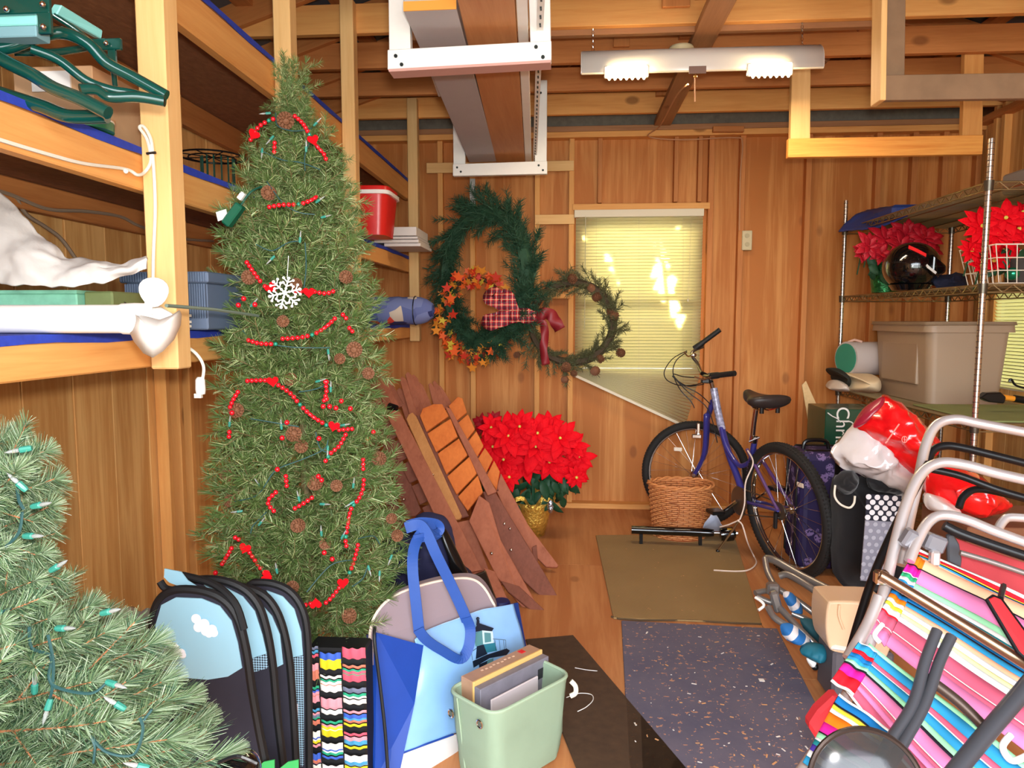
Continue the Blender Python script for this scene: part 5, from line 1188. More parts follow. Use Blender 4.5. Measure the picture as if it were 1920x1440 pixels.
# crank, pedals, chain
BB = PY(1399, 938, 4.2); F = frame(nb)
MB().lathe([(.08, 0), (.085, .002), (.08, .004)], 36, BB-nb*.05, F).build('chainring', mat('steel_dark', (120, 112, 104), .35, .9), bk); MB().lathe([(.024, -.04), (.024, .04)], 14, BB, F).build('bottom_bracket', blue_p, bk, smooth=True)
for s in (-1, 1):
    d = (dirb*s*.7+V((0, 0, -.5*s))).normalized(); e = BB+d*.165-nb*s*.07; MB().tube([BB-nb*s*.06, e], .010, 8).build('crank_arm', chrome, bk, smooth=True); MB().obox(e-nb*s*.05, (.085, .09, .022), Matrix.Rotation(.3, 3, 'Z')).build('pedal', black_p, bk, bevel=.004)
for s in (-1, 1): MB().tube([BB-nb*.048+up*.08*s, Hr-nb*.045+up*.04*s], .004, 5).build('chain_run', mat('steel_dark', (120, 112, 104), .35, .9), bk)
MB().obox(Hr-nb*.05-up*.06+dirb*.02, (.02, .02, .09)).build('derailleur', black_p, bk, bevel=.004)
k0_ = PY(1396, 962, 4.15); k1_ = PZ(1346, 1033, .012); MB().tube([k0_, k1_], .007, 8).build('kickstand', chrome, bk, smooth=True); MB().ball(k1_, .012, 8, 6).build('kickstand_foot', black_p, bk, smooth=True)
# white cord
o = MB().tube(cr([PY(1402, 845, 4.1), PY(1412, 868, 4.02), PY(1398, 905, 4.0), PY(1396, 945, 3.98), PY(1388, 972, 3.98), PY(1384, 976, 3.98), PY(1392, 985, 3.97), PY(1402, 1018, 3.97), PZ(1412, 1040, .02), PZ(1418, 1055, .012), PZ(1405, 1068, .012), PZ(1380, 1071, .012), PZ(1338, 1069, .012)], 7), .0042, 6).build('white_rope', mat('cord_white', (226, 206, 190), .8), smooth=True)
tag(o, 'loose white rope hanging from the bicycle frame onto the floor', 'rope')
o = MB().tube(cr([PY(1384, 976, 4.0), PY(1365, 984, 4.05), PY(1350, 988, 4.1)], 5), .0042, 6).build('white_rope', mat('cord_white', (226, 206, 190), .8), smooth=True); tag(o, 'short white rope end beside the pump head', 'rope')

# ================================================================== WICKER BASKET, PUMP
wick = mat('wicker', (206, 134, 78), .6, var=.25, sc=50); wickd = mat('wicker_dark', (160, 92, 50), .65, var=.2, sc=50)
wk = thing('wicker_basket', 'round wicker basket with a braided rim in front of the bicycle wheel', 'basket', PY(1276, 990, 4.52))
c = PY(1276, 905, 4.58); bzt = c.z; cx, cy = c.x, 4.58; H = bzt; rt, rb_ = .20, .165
def brr(z): return rb_+(rt-rb_)*z/H
nst = 32; nrow = 25
MB().lathe([(rb_-.006, .004), (rb_-.008, .01)], 28, (cx, cy, 0)).build('base', wickd, wk)
for k in range(nst):
    a = 2*pi*k/nst; MB().tube([(cx+brr(z)*cos(a), cy+brr(z)*sin(a)*.75, z) for z in (.005, H*.5, H-.01)], .003, 5).build('stake', wickd, wk)
for r in range(nrow):
    z = .01+(H-.03)*r/(nrow-1); n = nst*2; P = []
    for k in range(n): a = 2*pi*k/n; q = brr(z)+(.0055*(1 if (k//2+r) % 2 else -1) if k % 2 == 0 else 0); P.append((cx+q*cos(a), cy+q*sin(a)*.75, z))
    MB().tube(P, .0062, 5, closed=True).build('weaver', wick, wk, smooth=True)
for s in (0, pi):
    MB().tube([(cx+(rt+.004+.008*cos(9*a+s))*cos(a), cy+(rt+.004+.008*cos(9*a+s))*sin(a)*.75, H-.005+.008*sin(9*a+s)) for a in [2*pi*k/90 for k in range(90)]], .0075, 6, closed=True).build('braided_rim', wick, wk, smooth=True)
for pts in ([(1240, 948), (1256, 975), (1268, 975), (1274, 955), (1268, 945), (1255, 942)], [(1305, 945), (1318, 960), (1316, 975), (1306, 970)]):
    MB().tube(cr([PY(a, b_, 4.33) for a, b_ in pts], 5), .004, 6).build('handle', wickd, wk, smooth=True)
pm = thing('bicycle_pump', 'black tube pump with a silver clip lying across the beige mat edge', 'pump', PZ(1270, 1008, .02))
pz_ = .095; a, c = PZ(1184, 993, pz_), PZ(1338, 999, pz_); MB().tube([a, a.lerp(c, .93), c], [.026, .027, .022], 14).build('barrel', mat('gloss_black', (10, 10, 11), .12, coat=.8), pm, smooth=True)
MB().tube([c, c+V((.035, 0, 0))], .011, 10).build('nozzle', chrome, pm, smooth=True)
MB().tube(cr([a+V((.006, -.022, .008)), a+V((.08, -.024, .006)), a+V((.085, -.024, 0)), a+V((.08, -.024, -.006)), a+V((.006, -.022, -.008))], 4), .0018, 5).build('clip', chrome, pm)
for t in (.1, .82): MB().ball(a.lerp(c, t)+V((0, -.004, .02)), .005, 6, 5).build('rivet', chrome, pm)
for t in (.12, .85): MB().box(a.lerp(c, t).x-.01, a.lerp(c, t).x+.01, a.y-.012, a.y+.012, .008, .072).build('rest', black_p, pm)
hc_ = c+V((.085, 0, -.005)); MB().lathe([(.02, -.05), (.038, -.045), (.046, -.01), (.044, .03), (.028, .045)], 18, hc_, frame((1, 0, .1))).build('lamp_head', mat('gloss_black', (10, 10, 11), .12, coat=.8), pm, smooth=True)
MB().lathe([(.012, .045), (.014, .06)], 10, hc_, frame((1, 0, .1))).build('head_screw', chrome, pm); MB().obox(hc_+V((.005, -.02, .038)), (.03, .02, .008)).build('gold_label', mat('gold_label', (200, 160, 50), .3, .8), pm)
ct_ = thing('cloth_scrap', 'pale blue-white cloth scrap heaped behind the pump', 'cloth', PZ(1335, 990, .0))
G = gridsurf([[PZ(1312, 1003, .02), PZ(1340, 1000, .03), PZ(1358, 998, .02)], [PY(1320, 985, 4.42), PY(1340, 968, 4.42), PY(1352, 985, 4.42)], [PY(1330, 975, 4.45), PY(1338, 958, 4.45), PY(1348, 975, 4.45)]], 12, 12, .01, 20)
MB().grid(G).build('cloth', mat('cloth_pale', (196, 202, 222), .8), ct_, smooth=True, solid=.004)
# ================================================================== WIRE SHELF UNIT (right)
X0, X1s, Y0, Y1 = 1.90, 2.60, 3.42, 5.08
bronze = mat('shelf_bronze_wire', (146, 128, 92), .35, .85); postm = mat('shelf_post_chrome', (196, 188, 180), .25, .95)
wsu = thing('wire_shelving', 'tall chrome wire shelving unit along the right wall', 'shelving', (2.25, 4.25, 0))
for (x, y) in ((X0, Y0), (X0, Y1), (X1s, Y0), (X1s, Y1)):
    p = MB().tube([(x, y, .005), (x, y, 2.21)], .0135, 14).build('post', postm, wsu, smooth=True)
    g = MB()
    for k in range(84): g.lathe([(.0142, 0), (.0142, .0025)], 12, (x, y, .08+k*.0254))
    g.build('grooves', mat('groove_dark', (90, 82, 78), .4, .8), p)
SZ = [2.02, 1.56, .916, .12]
for z in SZ:
    s = MB().tube([(X0, Y0, z), (X0, Y1, z), (X1s, Y1, z), (X1s, Y0, z)], .0042, 6, closed=True)
    s.tube([(X0, Y0, z-.034), (X0, Y1, z-.034), (X1s, Y1, z-.034), (X1s, Y0, z-.034)], .0036, 6, closed=True)
    o = s.build('shelf_frame', bronze, wsu)
    d = MB()
    n = 62
    for k in range(n): yy = Y0+.015+(Y1-Y0-.03)*k/(n-1); d.tube([(X0, yy, z+.002), (X1s, yy, z+.002)], .0022, 4)
    for xx in (X0+.17, X0+.35, X0+.53): d.tube([(xx, Y0, z-.004), (xx, Y1, z-.004)], .0034, 5)
    d.build('deck_wires', bronze, o)
    t = MB(); m_ = 40
    for k in range(m_):
        ya, yb2 = Y0+(Y1-Y0)*k/m_, Y0+(Y1-Y0)*(k+1)/m_; zz = (z, z-.034) if k % 2 else (z-.034, z)
        for xx in (X0, X1s): t.tube([(xx, ya, zz[0]), (xx, yb2, zz[1])], .0028, 4)
    for k in range(16):
        xa, xb = X0+(X1s-X0)*k/16, X0+(X1s-X0)*(k+1)/16; zz = (z, z-.034) if k % 2 else (z-.034, z)
        for yy in (Y0, Y1): t.tube([(xa, yy, zz[0]), (xb, yy, zz[1])], .0028, 4)
    t.build('truss_wires', bronze, o)
    for (x, y) in ((X0, Y0), (X0, Y1), (X1s, Y0), (X1s, Y1)): MB().lathe([(.018, -.04), (.021, .006)], 14, (x, y, z)).build('collar', mat('collar_metal', (96, 90, 80), .35, .8), o, smooth=True)
# ---- top shelf
def pillow(nm, outline, y, th, m, par, rings=6, amp=.0, fs=8, cen=None, yf=None):
    yy = (lambda a, b_: y) if yf is None else yf; rings = 12
    P = [PY(a, b_, yy(a, b_)) for a, b_ in outline]; P = cr(P, 5, True); c = sum(P, V((0, 0, 0)))/len(P); n = V((0, 1, 0)); mb = MB(); G = []
    for s in (-1, 1):
        for i in (range(rings+1) if s < 0 else range(rings, -1, -1)):
            t = i/rings; k = .02+.98*t; h = th/2*max(0, 1-t**2.4)**.8; row = []
            for p in P:
                q = c+(p-c)*k+n*s*h
                if amp: q = q+(V(mn.noise_vector(q*fs))*amp+V(mn.noise_vector(q*fs*2.6))*amp*.55)*(1.2-t*.5)
                row.append(q)
            G.append(row)
    mb.grid(G, wrap=True); L = len(P); N = len(mb.v)
    mb.f += [tuple(range(L))[::-1], tuple(range(N-L, N))]; mb.mi += [0, 0]
    return mb.build(nm, m, par, smooth=True, angle=0)
rows = [[PY(1573, 434, 4.95), PY(1600, 430, 4.8), PY(1640, 428, 4.6), PY(1700, 405, 4.4)], [PY(1600, 408, 4.95), PY(1630, 400, 4.9), PY(1660, 398, 4.8), PY(1705, 395, 4.7)], [PY(1624, 395, 5.05), PY(1650, 391, 5.03), PY(1680, 389, 5.03), PY(1708, 389, 5.0)]]
bt_ = thing('blue_tarp', 'folded blue tarp lying on the top wire shelf', 'tarp', (2.2, 4.8, 2.03))
MB().grid(gridsurf(rows, 24, 16, .01, 12)).build('tarp', mat('tarp_blue', (44, 66, 132), .5, var=.2, sc=15), bt_, smooth=True, solid=.01)
MB().box(1.98, 2.5, 4.55, 5.0, 2.028, 2.10).build('fold', mat('tarp_blue', (44, 66, 132), .5), bt_, bevel=.02)
o = MB().box(2.2, 2.55, 3.5, 3.85, 2.028, 2.13).build('grey_case', mat('case_grey', (120, 112, 108), .5), bevel=.01); tag(o, 'grey case on the near end of the top wire shelf', 'case')
# ---- middle shelf
pz = thing('poinsettia', 'dark red poinsettia in green foil behind the black helmet on the middle wire shelf', 'plant', PY(1655, 548, 4.55))
pot_g = mat('green_foil', (44, 110, 66), .25, .8, bump=.8, sc=50, var=.6)
poinsettia(pz, [(1628, 462, .9), (1660, 448, 1), (1700, 440, 1.1), (1735, 448, .9), (1650, 475, .8), (1690, 462, 1.0), (1615, 476, .6), (1745, 470, .8), (1720, 470, .9)], 4.45, eye=False, m=pbd, R=.105)
c = PY(1658, 545, 4.5); MB().lathe([(.07, 0), (.09, .16), (.10, .18)], 18, (c.x, 4.5, 1.565), capt=False).build('foil_pot', pot_g, pz, smooth=True)
for k in range(14): inst(pl_f, 'leaf', PY(U(1625, 1700), U(475, 515), 4.42), frame(V((U(-.7, .7), -1, U(-.6, .4))), V((U(-1, 1), 0, -1))), U(.07, .1), pz)
hl = thing('black_helmet', 'glossy black helmet with a red lettered strip on the middle wire shelf', 'helmet', PY(1712, 545, 4.15))
gb = mat('gloss_black', (10, 10, 11), .12, coat=.8); c = PY(1708, 500, 4.15); F = frame((.35, -.2, .25))
MB().ball(c, (.145, .155, .135), 26, 18).build('shell', gb, hl, smooth=True, angle=0)
pk_ = [(1738, 478), (1763, 500), (1762, 512), (1748, 520), (1735, 515)]
MB().prism([(PY(a, b_, 4.05).x, PY(a, b_, 4.05).z) for a, b_ in pk_], (0, 4.05, 0), (1, 0, 0), (0, 0, 1), .14).build('visor', gb, hl, bevel=.01, seg=2)
P = [PY(1701+36*t, 466+14*t+3*t*t, 4.03+.01*t) for t in [k/8 for k in range(9)]]
def onball(px, py, k=1.02):
    d = ray(px, py).normalized(); o = V((0, 0, HC)); S = V((1/.145, 1/.155, 1/.135)); od, dd = V([(o-c)[i]*S[i] for i in range(3)]), V([d[i]*S[i] for i in range(3)])
    A, B, Cq = dd.dot(dd), 2*od.dot(dd), od.dot(od)-k*k; D = max(0, B*B-4*A*Cq); return o+d*((-B-sqrt(D))/2/A)
LP = [(1704+33*t, 463+13*t+3*t*t) for t in [k/10 for k in range(11)]]
MB().grid([[onball(a, b_-3), onball(a-1, b_+3)] for a, b_ in LP]).build('red_lettering', mat('red_letter', (226, 40, 44), .4), hl, solid=.003)
MB().grid([[onball(1738+10*t, 497+9*t-2), onball(1736+10*t, 497+9*t+2)] for t in (0, .5, 1)]).build('silver_mark', white_p, hl, solid=.003)
MB().slab([PY(1740, 498, 3.96), PY(1756, 510, 3.97), PY(1754, 514, 3.97), PY(1738, 502, 3.96)], .004).build('silver_mark', white_p, hl)
MB().lathe([(.09, 0), (.11, .03)], 20, (c.x, 4.15, 1.565)).build('base', gb, hl, smooth=True)
dc = thing('dark_cloth', 'dark navy cloth bundle beside the black helmet on the middle wire shelf', 'cloth', PY(1775, 540, 4.0))
pillow('bundle', [(1745, 528), (1770, 516), (1800, 512), (1812, 525), (1808, 542), (1760, 543)], 4.1, .12, mat('navy_cloth', (30, 34, 56), .9), dc, amp=.02, fs=20)
wbk = thing('wire_basket', 'white wire basket holding red poinsettias on the near middle shelf', 'basket', (2.25, 3.75, 1.57))
ww_ = mat('white_wire', (226, 214, 196), .4)
bxa, bxb, bya, byb, bza, bzb = 2.02, 2.50, 3.55, 3.86, 1.575, 1.755
def bwall(fr):
    # point on basket rim loop at height fraction
    pass
def loop_(z, k): 
    dx, dy = (bxb-bxa)*.08*(1-k), (byb-bya)*.08*(1-k); return [(bxa+dx, bya+dy, z), (bxb-dx, bya+dy, z), (bxb-dx, byb-dy, z), (bxa+dx, byb-dy, z)]
for k, nm in ((0, 'base_wire'), (.33, 'side_wire'), (.66, 'side_wire'), (1, 'rim_wire')): MB().tube(loop_(bza+(bzb-bza)*k, k), .0035 if k == 1 else .0026, 6, closed=True).build(nm, ww_, wbk)
lo, hi = loop_(bza, 0), loop_(bzb, 1)
for e in range(4):
    n = 10 if e % 2 == 0 else 6
    for k in range(n): t = k/n; MB().tube([V(lo[e]).lerp(V(lo[(e+1) % 4]), t), V(hi[e]).lerp(V(hi[(e+1) % 4]), t)], .0024, 5).build('upright_wire', ww_, wbk)
for k in range(9): t = (k+.5)/9; MB().tube([V(lo[0]).lerp(V(lo[1]), t), V(lo[3]).lerp(V(lo[2]), t)], .0024, 5).build('floor_wire', ww_, wbk)
pz = thing('poinsettia', 'red poinsettia flowers standing in the white wire basket', 'plant', (2.3, 3.72, 1.585))
poinsettia(pz, [(1840, 425, 1.1), (1868, 440, 1.2), (1885, 410, 1), (1842, 462, 1.1), (1880, 470, 1), (1908, 430, 1), (1838, 500, .7), (1860, 490, .8), (1915, 400, .8), (1820, 470, .7)], 3.72, eye=True, m=pb_, R=.09)
for k in range(12): inst(pl_f, 'leaf', PY(U(1850, 1925), U(455, 500), 3.72), frame(V((U(-.7, .7), -1, U(-.6, .4))), V((U(-1, 1), 0, -1))), U(.06, .09), pz)
MB().lathe([(.06, 0), (.07, .12)], 14, (2.25, 3.74, 1.58)).build('pot', mat('pot_dark', (60, 50, 44), .7), pz, smooth=True)
gbn = thing('green_glass_ball', 'shiny green glass ornament inside the white wire basket', 'ornament', PY(1898, 515, 3.66)); MB().ball(PY(1898, 513, 3.66), .032, 14, 10).build('ball', mat('green_gloss', (40, 150, 110), .1, .7), gbn, smooth=True)
# ---- lower shelf
tote_m = mat('tote_taupe', (160, 136, 112), .45, var=.04, sc=4); tote_d = mat('tote_taupe_lid', (150, 128, 104), .4)
tt_ = thing('storage_tote', 'large taupe plastic storage tote with lid on the lower wire shelf', 'storage bin', (2.27, 4.5, .92))
x0, x1, y0, y1, z0, z1 = 2.04, 2.49, 4.16, 4.88, .922, 1.385
taperbox(MB(), x0, x1, y0, y1, z0, z1-.035, .88, .92, .05, 4).build('body', tote_m, tt_, smooth=True)
taperbox(MB(), x0-.022, x1+.022, y0-.022, y1+.022, z1-.055, z1-.012, 1, 1, .055, 4).build('rim', tote_m, tt_, smooth=True)
taperbox(MB(), x0-.028, x1+.028, y0-.028, y1+.028, z1-.014, z1+.006, 1, 1, .058, 4).build('lid', tote_d, tt_, smooth=True, bevel=.004)
MB().box(x0+.004, x0+.03, y0+.14, y1-.12, z0+.1, z1-.12).build('side_recess', tote_m, tt_, bevel=.008, seg=2)
rl = thing('rolled_pad', 'pale rolled pad with a teal round end on the far lower wire shelf', 'roll', PY(1600, 700, 4.96))
a, c = PY(1586, 672, 4.92), PY(1650, 672, 5.0); MB().tube([a, c], .113, 26).build('roll', mat('pad_grey', (190, 176, 170), .7), rl, smooth=True); MB().tube([a-(c-a).normalized()*.006, a], .10, 26).build('teal_end', mat('pad_teal', (50, 136, 110), .6), rl, smooth=True)
MB().tube([a+V((.01, 0, .11)), a+V((.05, 0, .125)), a+V((.1, 0, .112))], .008, 6).build('tie', mat('pad_pink', (214, 170, 150), .7), rl)
cm = mat('cream_cloth', (226, 200, 160), .8, var=.06, sc=8)
fw = thing('folded_mat', 'folded cream and black mat under the rolled pad', 'mat', PY(1590, 735, 4.9)); 
pillow('mat', [(1575, 698), (1600, 700), (1640, 704), (1640, 735), (1600, 734), (1584, 728), (1588, 712)], 4.85, .5, cm, fw); pillow('dark_fold', [(1552, 690), (1575, 692), (1590, 712), (1585, 728), (1572, 722), (1576, 708), (1562, 698)], 4.86, .3, mat('dark_fold', (40, 40, 34), .8), fw); pillow('under_fold', [(1556, 722), (1566, 712), (1582, 718), (1586, 734), (1556, 730)], 4.84, .3, mat('fold_grey', (206, 190, 176), .8), fw)
o = MB().box(1.95, 2.58, 3.45, 4.12, .922, .93).build('green_shelf_mat', mat('green_liner', (128, 136, 84), .85, var=.15, sc=8), bevel=.002); tag(o, 'sage green liner mat on the near half of the lower wire shelf', 'mat')
lp = thing('loppers', 'black headed tool with an orange and black handle on the lower wire shelf', 'tool', PY(1870, 752, 3.75))
ty = 3.8; orr = mat('tool_orange', (226, 140, 36), .4)
MB().prism([(PY(a, b_, ty).x, PY(a, b_, ty).z) for a, b_ in ((1833, 745), (1846, 736), (1872, 735), (1882, 744), (1878, 756), (1850, 753))], (0, ty, 0), (1, 0, 0), (0, 0, 1), .05).build('head', black_p, lp, bevel=.005)
MB().tube([PY(1876, 744, ty), PY(1903, 748, ty)], .014, 10).build('orange_shaft', orr, lp, smooth=True); MB().tube([PY(1901, 747, ty), PY(1960, 756, ty)], .019, 10).build('grip', black_p, lp, smooth=True)
o = MB().tube(cr([PY(1892, 716, ty+.1), PY(1896, 711, ty+.1), PY(1904, 722, ty+.1), PY(1925, 728, ty+.1), PY(1960, 730, ty+.1)], 5), .006, 6).build('hook', black_p, smooth=True); tag(o, 'black metal hook above the orange-handled tool by the lit blind', 'hook')

# ================================================================== UNDER AND BESIDE THE WIRE SHELF
sw = thing('wooden_stake', 'pale perforated wooden stake leaning beside the wire shelf, over a green cloth', 'stake', PY(1530, 800, 4.9))
MB().slab([PY(1503, 722, 4.9), PY(1511, 714, 4.9), PY(1537, 772, 4.88), PY(1561, 982, 4.86), PY(1549, 983, 4.86)], .012).build('stake', mat('pale_wood', (214, 180, 128), .7, var=.15, sc=60), sw, bevel=.002)
pillow('green_cloth', [(1522, 768), (1545, 766), (1560, 772), (1558, 800), (1540, 806), (1524, 792)], 4.86, .12, mat('moss', (76, 92, 52), .9), sw, amp=.01)
pillow('tan_bag', [(1524, 796), (1545, 802), (1556, 812), (1552, 860), (1535, 870), (1520, 840)], 4.88, .12, mat('tan_bag', (186, 130, 78), .8), sw, amp=.01)
gx = thing('christmas_box', 'dark green glossy box with white script lettering under the wire shelf', 'box', (2.2, 4.35, 0))
gbm = mat('box_green', (14, 70, 50), .25, coat=.4); p0 = PY(1548, 768, 4.2); p1 = PY(1660, 768, 4.2)
MB().box(p0.x, p1.x, 4.2, 4.5, .01, PY(1600, 768, 4.2).z).build('body', gbm, gx, bevel=.003)
RT = Matrix.Rotation(pi/2, 3, 'X') @ Matrix.Rotation(-pi/2, 3, 'Z')
text('Christmas', 'lettering', white_p, .105, RT, PY(1577, 832, 4.198), gx)
MB().tube(cr([PY(1552, 774, 4.195), PY(1560, 780, 4.195), PY(1570, 785, 4.195), PY(1576, 792, 4.195)], 5), .0035, 5).build('swirl', white_p, gx); MB().tube(cr([PY(1590, 790, 4.195), PY(1597, 792, 4.195), PY(1603, 800, 4.195)], 5), .004, 5).build('swirl', white_p, gx)
# purple floral suitcase
m, nt, b = _new('purple_floral'); vec, _ = _coords(nt, (1, 1, 1)); vo = _n(nt, 'ShaderNodeTexVoronoi'); vo.inputs['Scale'].default_value = 13; nt.links.new(vec, vo.inputs['Vector'])
ns = _noise(nt, vec, 70, 2); f = _math(nt, 'MULTIPLY', _math(nt, 'LESS_THAN', _math(nt, 'ADD', vo.outputs['Distance'], _math(nt, 'MULTIPLY', ns, .35)), .52), _math(nt, 'GREATER_THAN', ns, .45))
nt.links.new(_mix(nt, f, lin((40, 32, 84)), lin((138, 118, 178))), b.inputs['Base Color']); b.inputs['Roughness'].default_value = .6; purp = m
su = thing('suitcase', 'purple floral-print suitcase standing behind the rear bicycle wheel', 'suitcase', (1.5, 4.05, 0))
x0, x1, y0, y1 = PY(1502, 900, 3.9).x, PY(1592, 900, 3.9).x+.12, 3.9, 4.18; zt = PY(1540, 850, 3.9).z
MB().box(x0, x1, y0, y1, .03, zt).build('body', purp, su, bevel=.04, seg=3)
for yy in (y0+.06, y1-.05): 
    MB().tube([(x0+.03, yy, .04), (x0-.002, yy, .08), (x0-.002, yy, zt-.05), (x0+.04, yy, zt+.002), (x1-.04, yy, zt+.002), (x1+.002, yy, zt-.05)], .008, 6).build('zip_band', black_p, su)
MB().tube(cr([(x0+.05, y0+.14, zt), (x0+.07, y0+.14, zt+.045), (x0+.17, y0+.14, zt+.045), (x0+.19, y0+.14, zt)], 4), .011, 8).build('handle', black_p, su, smooth=True)
MB().obox(((x0+x1)/2, y0-.01, zt*.5), (.03, .012, zt*.86)).build('front_strap', black_p, su, bevel=.003)
for xx in (x0+.05, x1-.05): MB().lathe([(.02, -.012), (.02, .012)], 12, (xx, y0+.05, .022), Matrix.Rotation(pi/2, 3, 'X')).build('castor', black_p, su)
# black tote with polka dots
bb = thing('polka_dot_bag', 'black bag with a white handle and polka-dot panels beside the suitcase', 'bag', PZ(1620, 1110, 0))
blk = mat('black_fabric', (16, 15, 18), .9, sheen=.3); yb3 = 3.50
pillow('body', [(1562, 895), (1590, 900), (1625, 888), (1655, 890), (1690, 915), (1700, 980), (1692, 1090), (1660, 1112), (1590, 1105), (1562, 1060), (1560, 980)], yb3, .28, blk, bb, amp=.015, fs=10, yf=lambda a, c_: 3.5)
pillow('flap', [(1562, 905), (1572, 888), (1600, 882), (1610, 905), (1596, 925), (1575, 925)], 3.38, .1, blk, bb, amp=.012, fs=18); pillow('flap', [(1622, 895), (1650, 884), (1680, 905), (1690, 925), (1650, 922), (1630, 915)], 3.38, .1, blk, bb, amp=.012, fs=18)
MB().tube(cr([PY(1566, 910, 3.33), PY(1565, 930, 3.31), PY(1575, 945, 3.3), PY(1592, 952, 3.3), PY(1601, 944, 3.3), PY(1603, 930, 3.31)], 5), .005, 8).build('handle', mat('handle_white', (230, 224, 206), .5), bb, smooth=True)
navy = mat('navy_panel', (26, 26, 42), .7); gpan = mat('grey_panel', (140, 138, 150), .7); dotw = mat('dot_white', (232, 230, 232), .7); dotg = mat('dot_grey', (176, 174, 184), .7)
def dotpanel(nm, c4, base, dm, nx, ny, r):
    A, B, Cc, D = [PY(a, b_, 3.27) for a, b_ in c4]; o = MB().slab([A, B, Cc, D], .006).build(nm, base, bb); mb = MB()
    for j in range(ny):
        for i in range(nx):
            u, v = (i+.5+(.25 if j % 2 else -.25))/nx, (j+.5)/ny; p = A.lerp(B, u).lerp(D.lerp(Cc, u), v); mb.lathe([(r, 0), (r, .0012)], 12, p+V((0, -.004, 0)), Matrix.Rotation(pi/2, 3, 'X'))
    mb.build('dots', dm, o)
dotpanel('navy_dot_panel', [(1624, 926), (1690, 930), (1684, 978), (1622, 974)], navy, dotw, 4, 5, .0125); dotpanel('grey_dot_panel', [(1622, 975), (1684, 979), (1655, 1092), (1613, 1088)], gpan, dotg, 4, 9, .010)
# plastic-wrapped red and white bedding
clr = mat('clear_wrap_white', (216, 208, 206), .12, var=.10, sc=9, coat=1.0, bump=.25); redb = mat('red_bedding', (232, 22, 26), .25, var=.22, sc=16, coat=.8, bump=.5)
bg = thing('bagged_bedding', 'clear plastic bag of red and white bedding piled on the black bag', 'bag', PY(1650, 930, 3.3))
pillow('white_half', [(1556, 845), (1585, 815), (1612, 790), (1640, 800), (1690, 850), (1735, 905), (1700, 935), (1670, 920), (1610, 888), (1570, 865)], 3.42, .30, clr, bg, amp=.03, fs=11)
pillow('red_half', [(1612, 800), (1625, 770), (1650, 745), (1668, 743), (1700, 765), (1742, 808), (1752, 850), (1728, 895), (1712, 900), (1660, 850)], 3.36, .32, redb, bg, amp=.03, fs=11)
pillow('folded_edge', [(1600, 798), (1622, 765), (1652, 745), (1658, 752), (1632, 778), (1612, 800)], 3.28, .1, mat('dark_red_edge', (150, 24, 50), .4, coat=.5), bg)
for pts in ([(1664, 826), (1686, 795)], [(1660, 831), (1664, 827)], ): MB().tube([PY(a, b_, 3.165) for a, b_ in pts], .003, 5).build('printed_mark', mat('print_pink', (250, 150, 140), .5), bg)
MB().tube([PY(1696+5*cos(t), 824+6*sin(t), 3.165) for t in [2*pi*k/14 for k in range(14)]], .0018, 5, closed=True).tube([PY(1696, 818, 3.165), PY(1696, 830, 3.165)], .0018, 5).build('printed_mark', mat('print_pink', (250, 150, 140), .5), bg)
bg2 = thing('bagged_bedding', 'second plastic bag of red bedding seen between the folding chair tubes', 'bag', PY(1810, 960, 2.9))
pillow('red_half', [(1738, 885), (1775, 868), (1820, 885), (1870, 915), (1890, 950), (1860, 968), (1800, 962), (1740, 935)], 2.95, .26, redb, bg2, amp=.028, fs=12)
pillow('white_half', [(1735, 925), (1770, 935), (1800, 960), (1740, 955)], 2.86, .15, clr, bg2, amp=.01, fs=12)
o = MB().box(PY(1790, 900, 2.95).x, 2.5, 2.84, 3.2, .0, PY(1800, 965, 2.95).z-.02).build('cardboard_carton', mat('carton_brown', (130, 84, 56), .8), bevel=.004); tag(o, 'brown carton carrying the second bedding bag behind the folding chairs', 'box')
for o in (pb_, pbd, pl_f, *leafs): drop(o)
# ================================================================== FOLDING CHAIRS IN THE RIGHT FOREGROUND
polal = mat('polished_tube', (222, 218, 218), .3, .72); gtube = mat('grey_tube', (72, 74, 80), .38, .35); btube = mat('bronze_tube', (150, 120, 96), .3, .9); bk_t = mat('black_tube', (18, 18, 20), .35, .2); dkbz = mat('dark_bronze_bar', (74, 60, 52), .45, .5)
def yc(py, off=0): return 1.80-(py-800)/640*.42+off
def ft(nm, pts, r, m, par, off=0, n=12, cv=6, closed=False):
    P = [PY(p[0], p[1], yc(p[1], off+(p[2] if len(p) > 2 else 0))) for p in pts]
    return MB().tube(cr(P, cv) if len(P) > 2 else P, r, n).build(nm, m, par, smooth=True)
STR = dict(or_=(236, 122, 20), pe=(240, 176, 140), bk=(28, 24, 34), mg=(232, 30, 150), pk=(226, 128, 176), gn=(50, 164, 110), wh=(226, 228, 226), lg=(150, 216, 170), bl=(20, 112, 178), lb=(44, 146, 196), ye=(226, 208, 60), yw=(226, 222, 160), rd=(222, 26, 40), ro=(204, 92, 118), tl=(28, 128, 136), nv=(36, 34, 120), vi=(70, 50, 150))
SM = {k: mat('stripe_'+k, tuple(q*.9 for q in c), .8, spec=.2) for k, c in STR.items()}
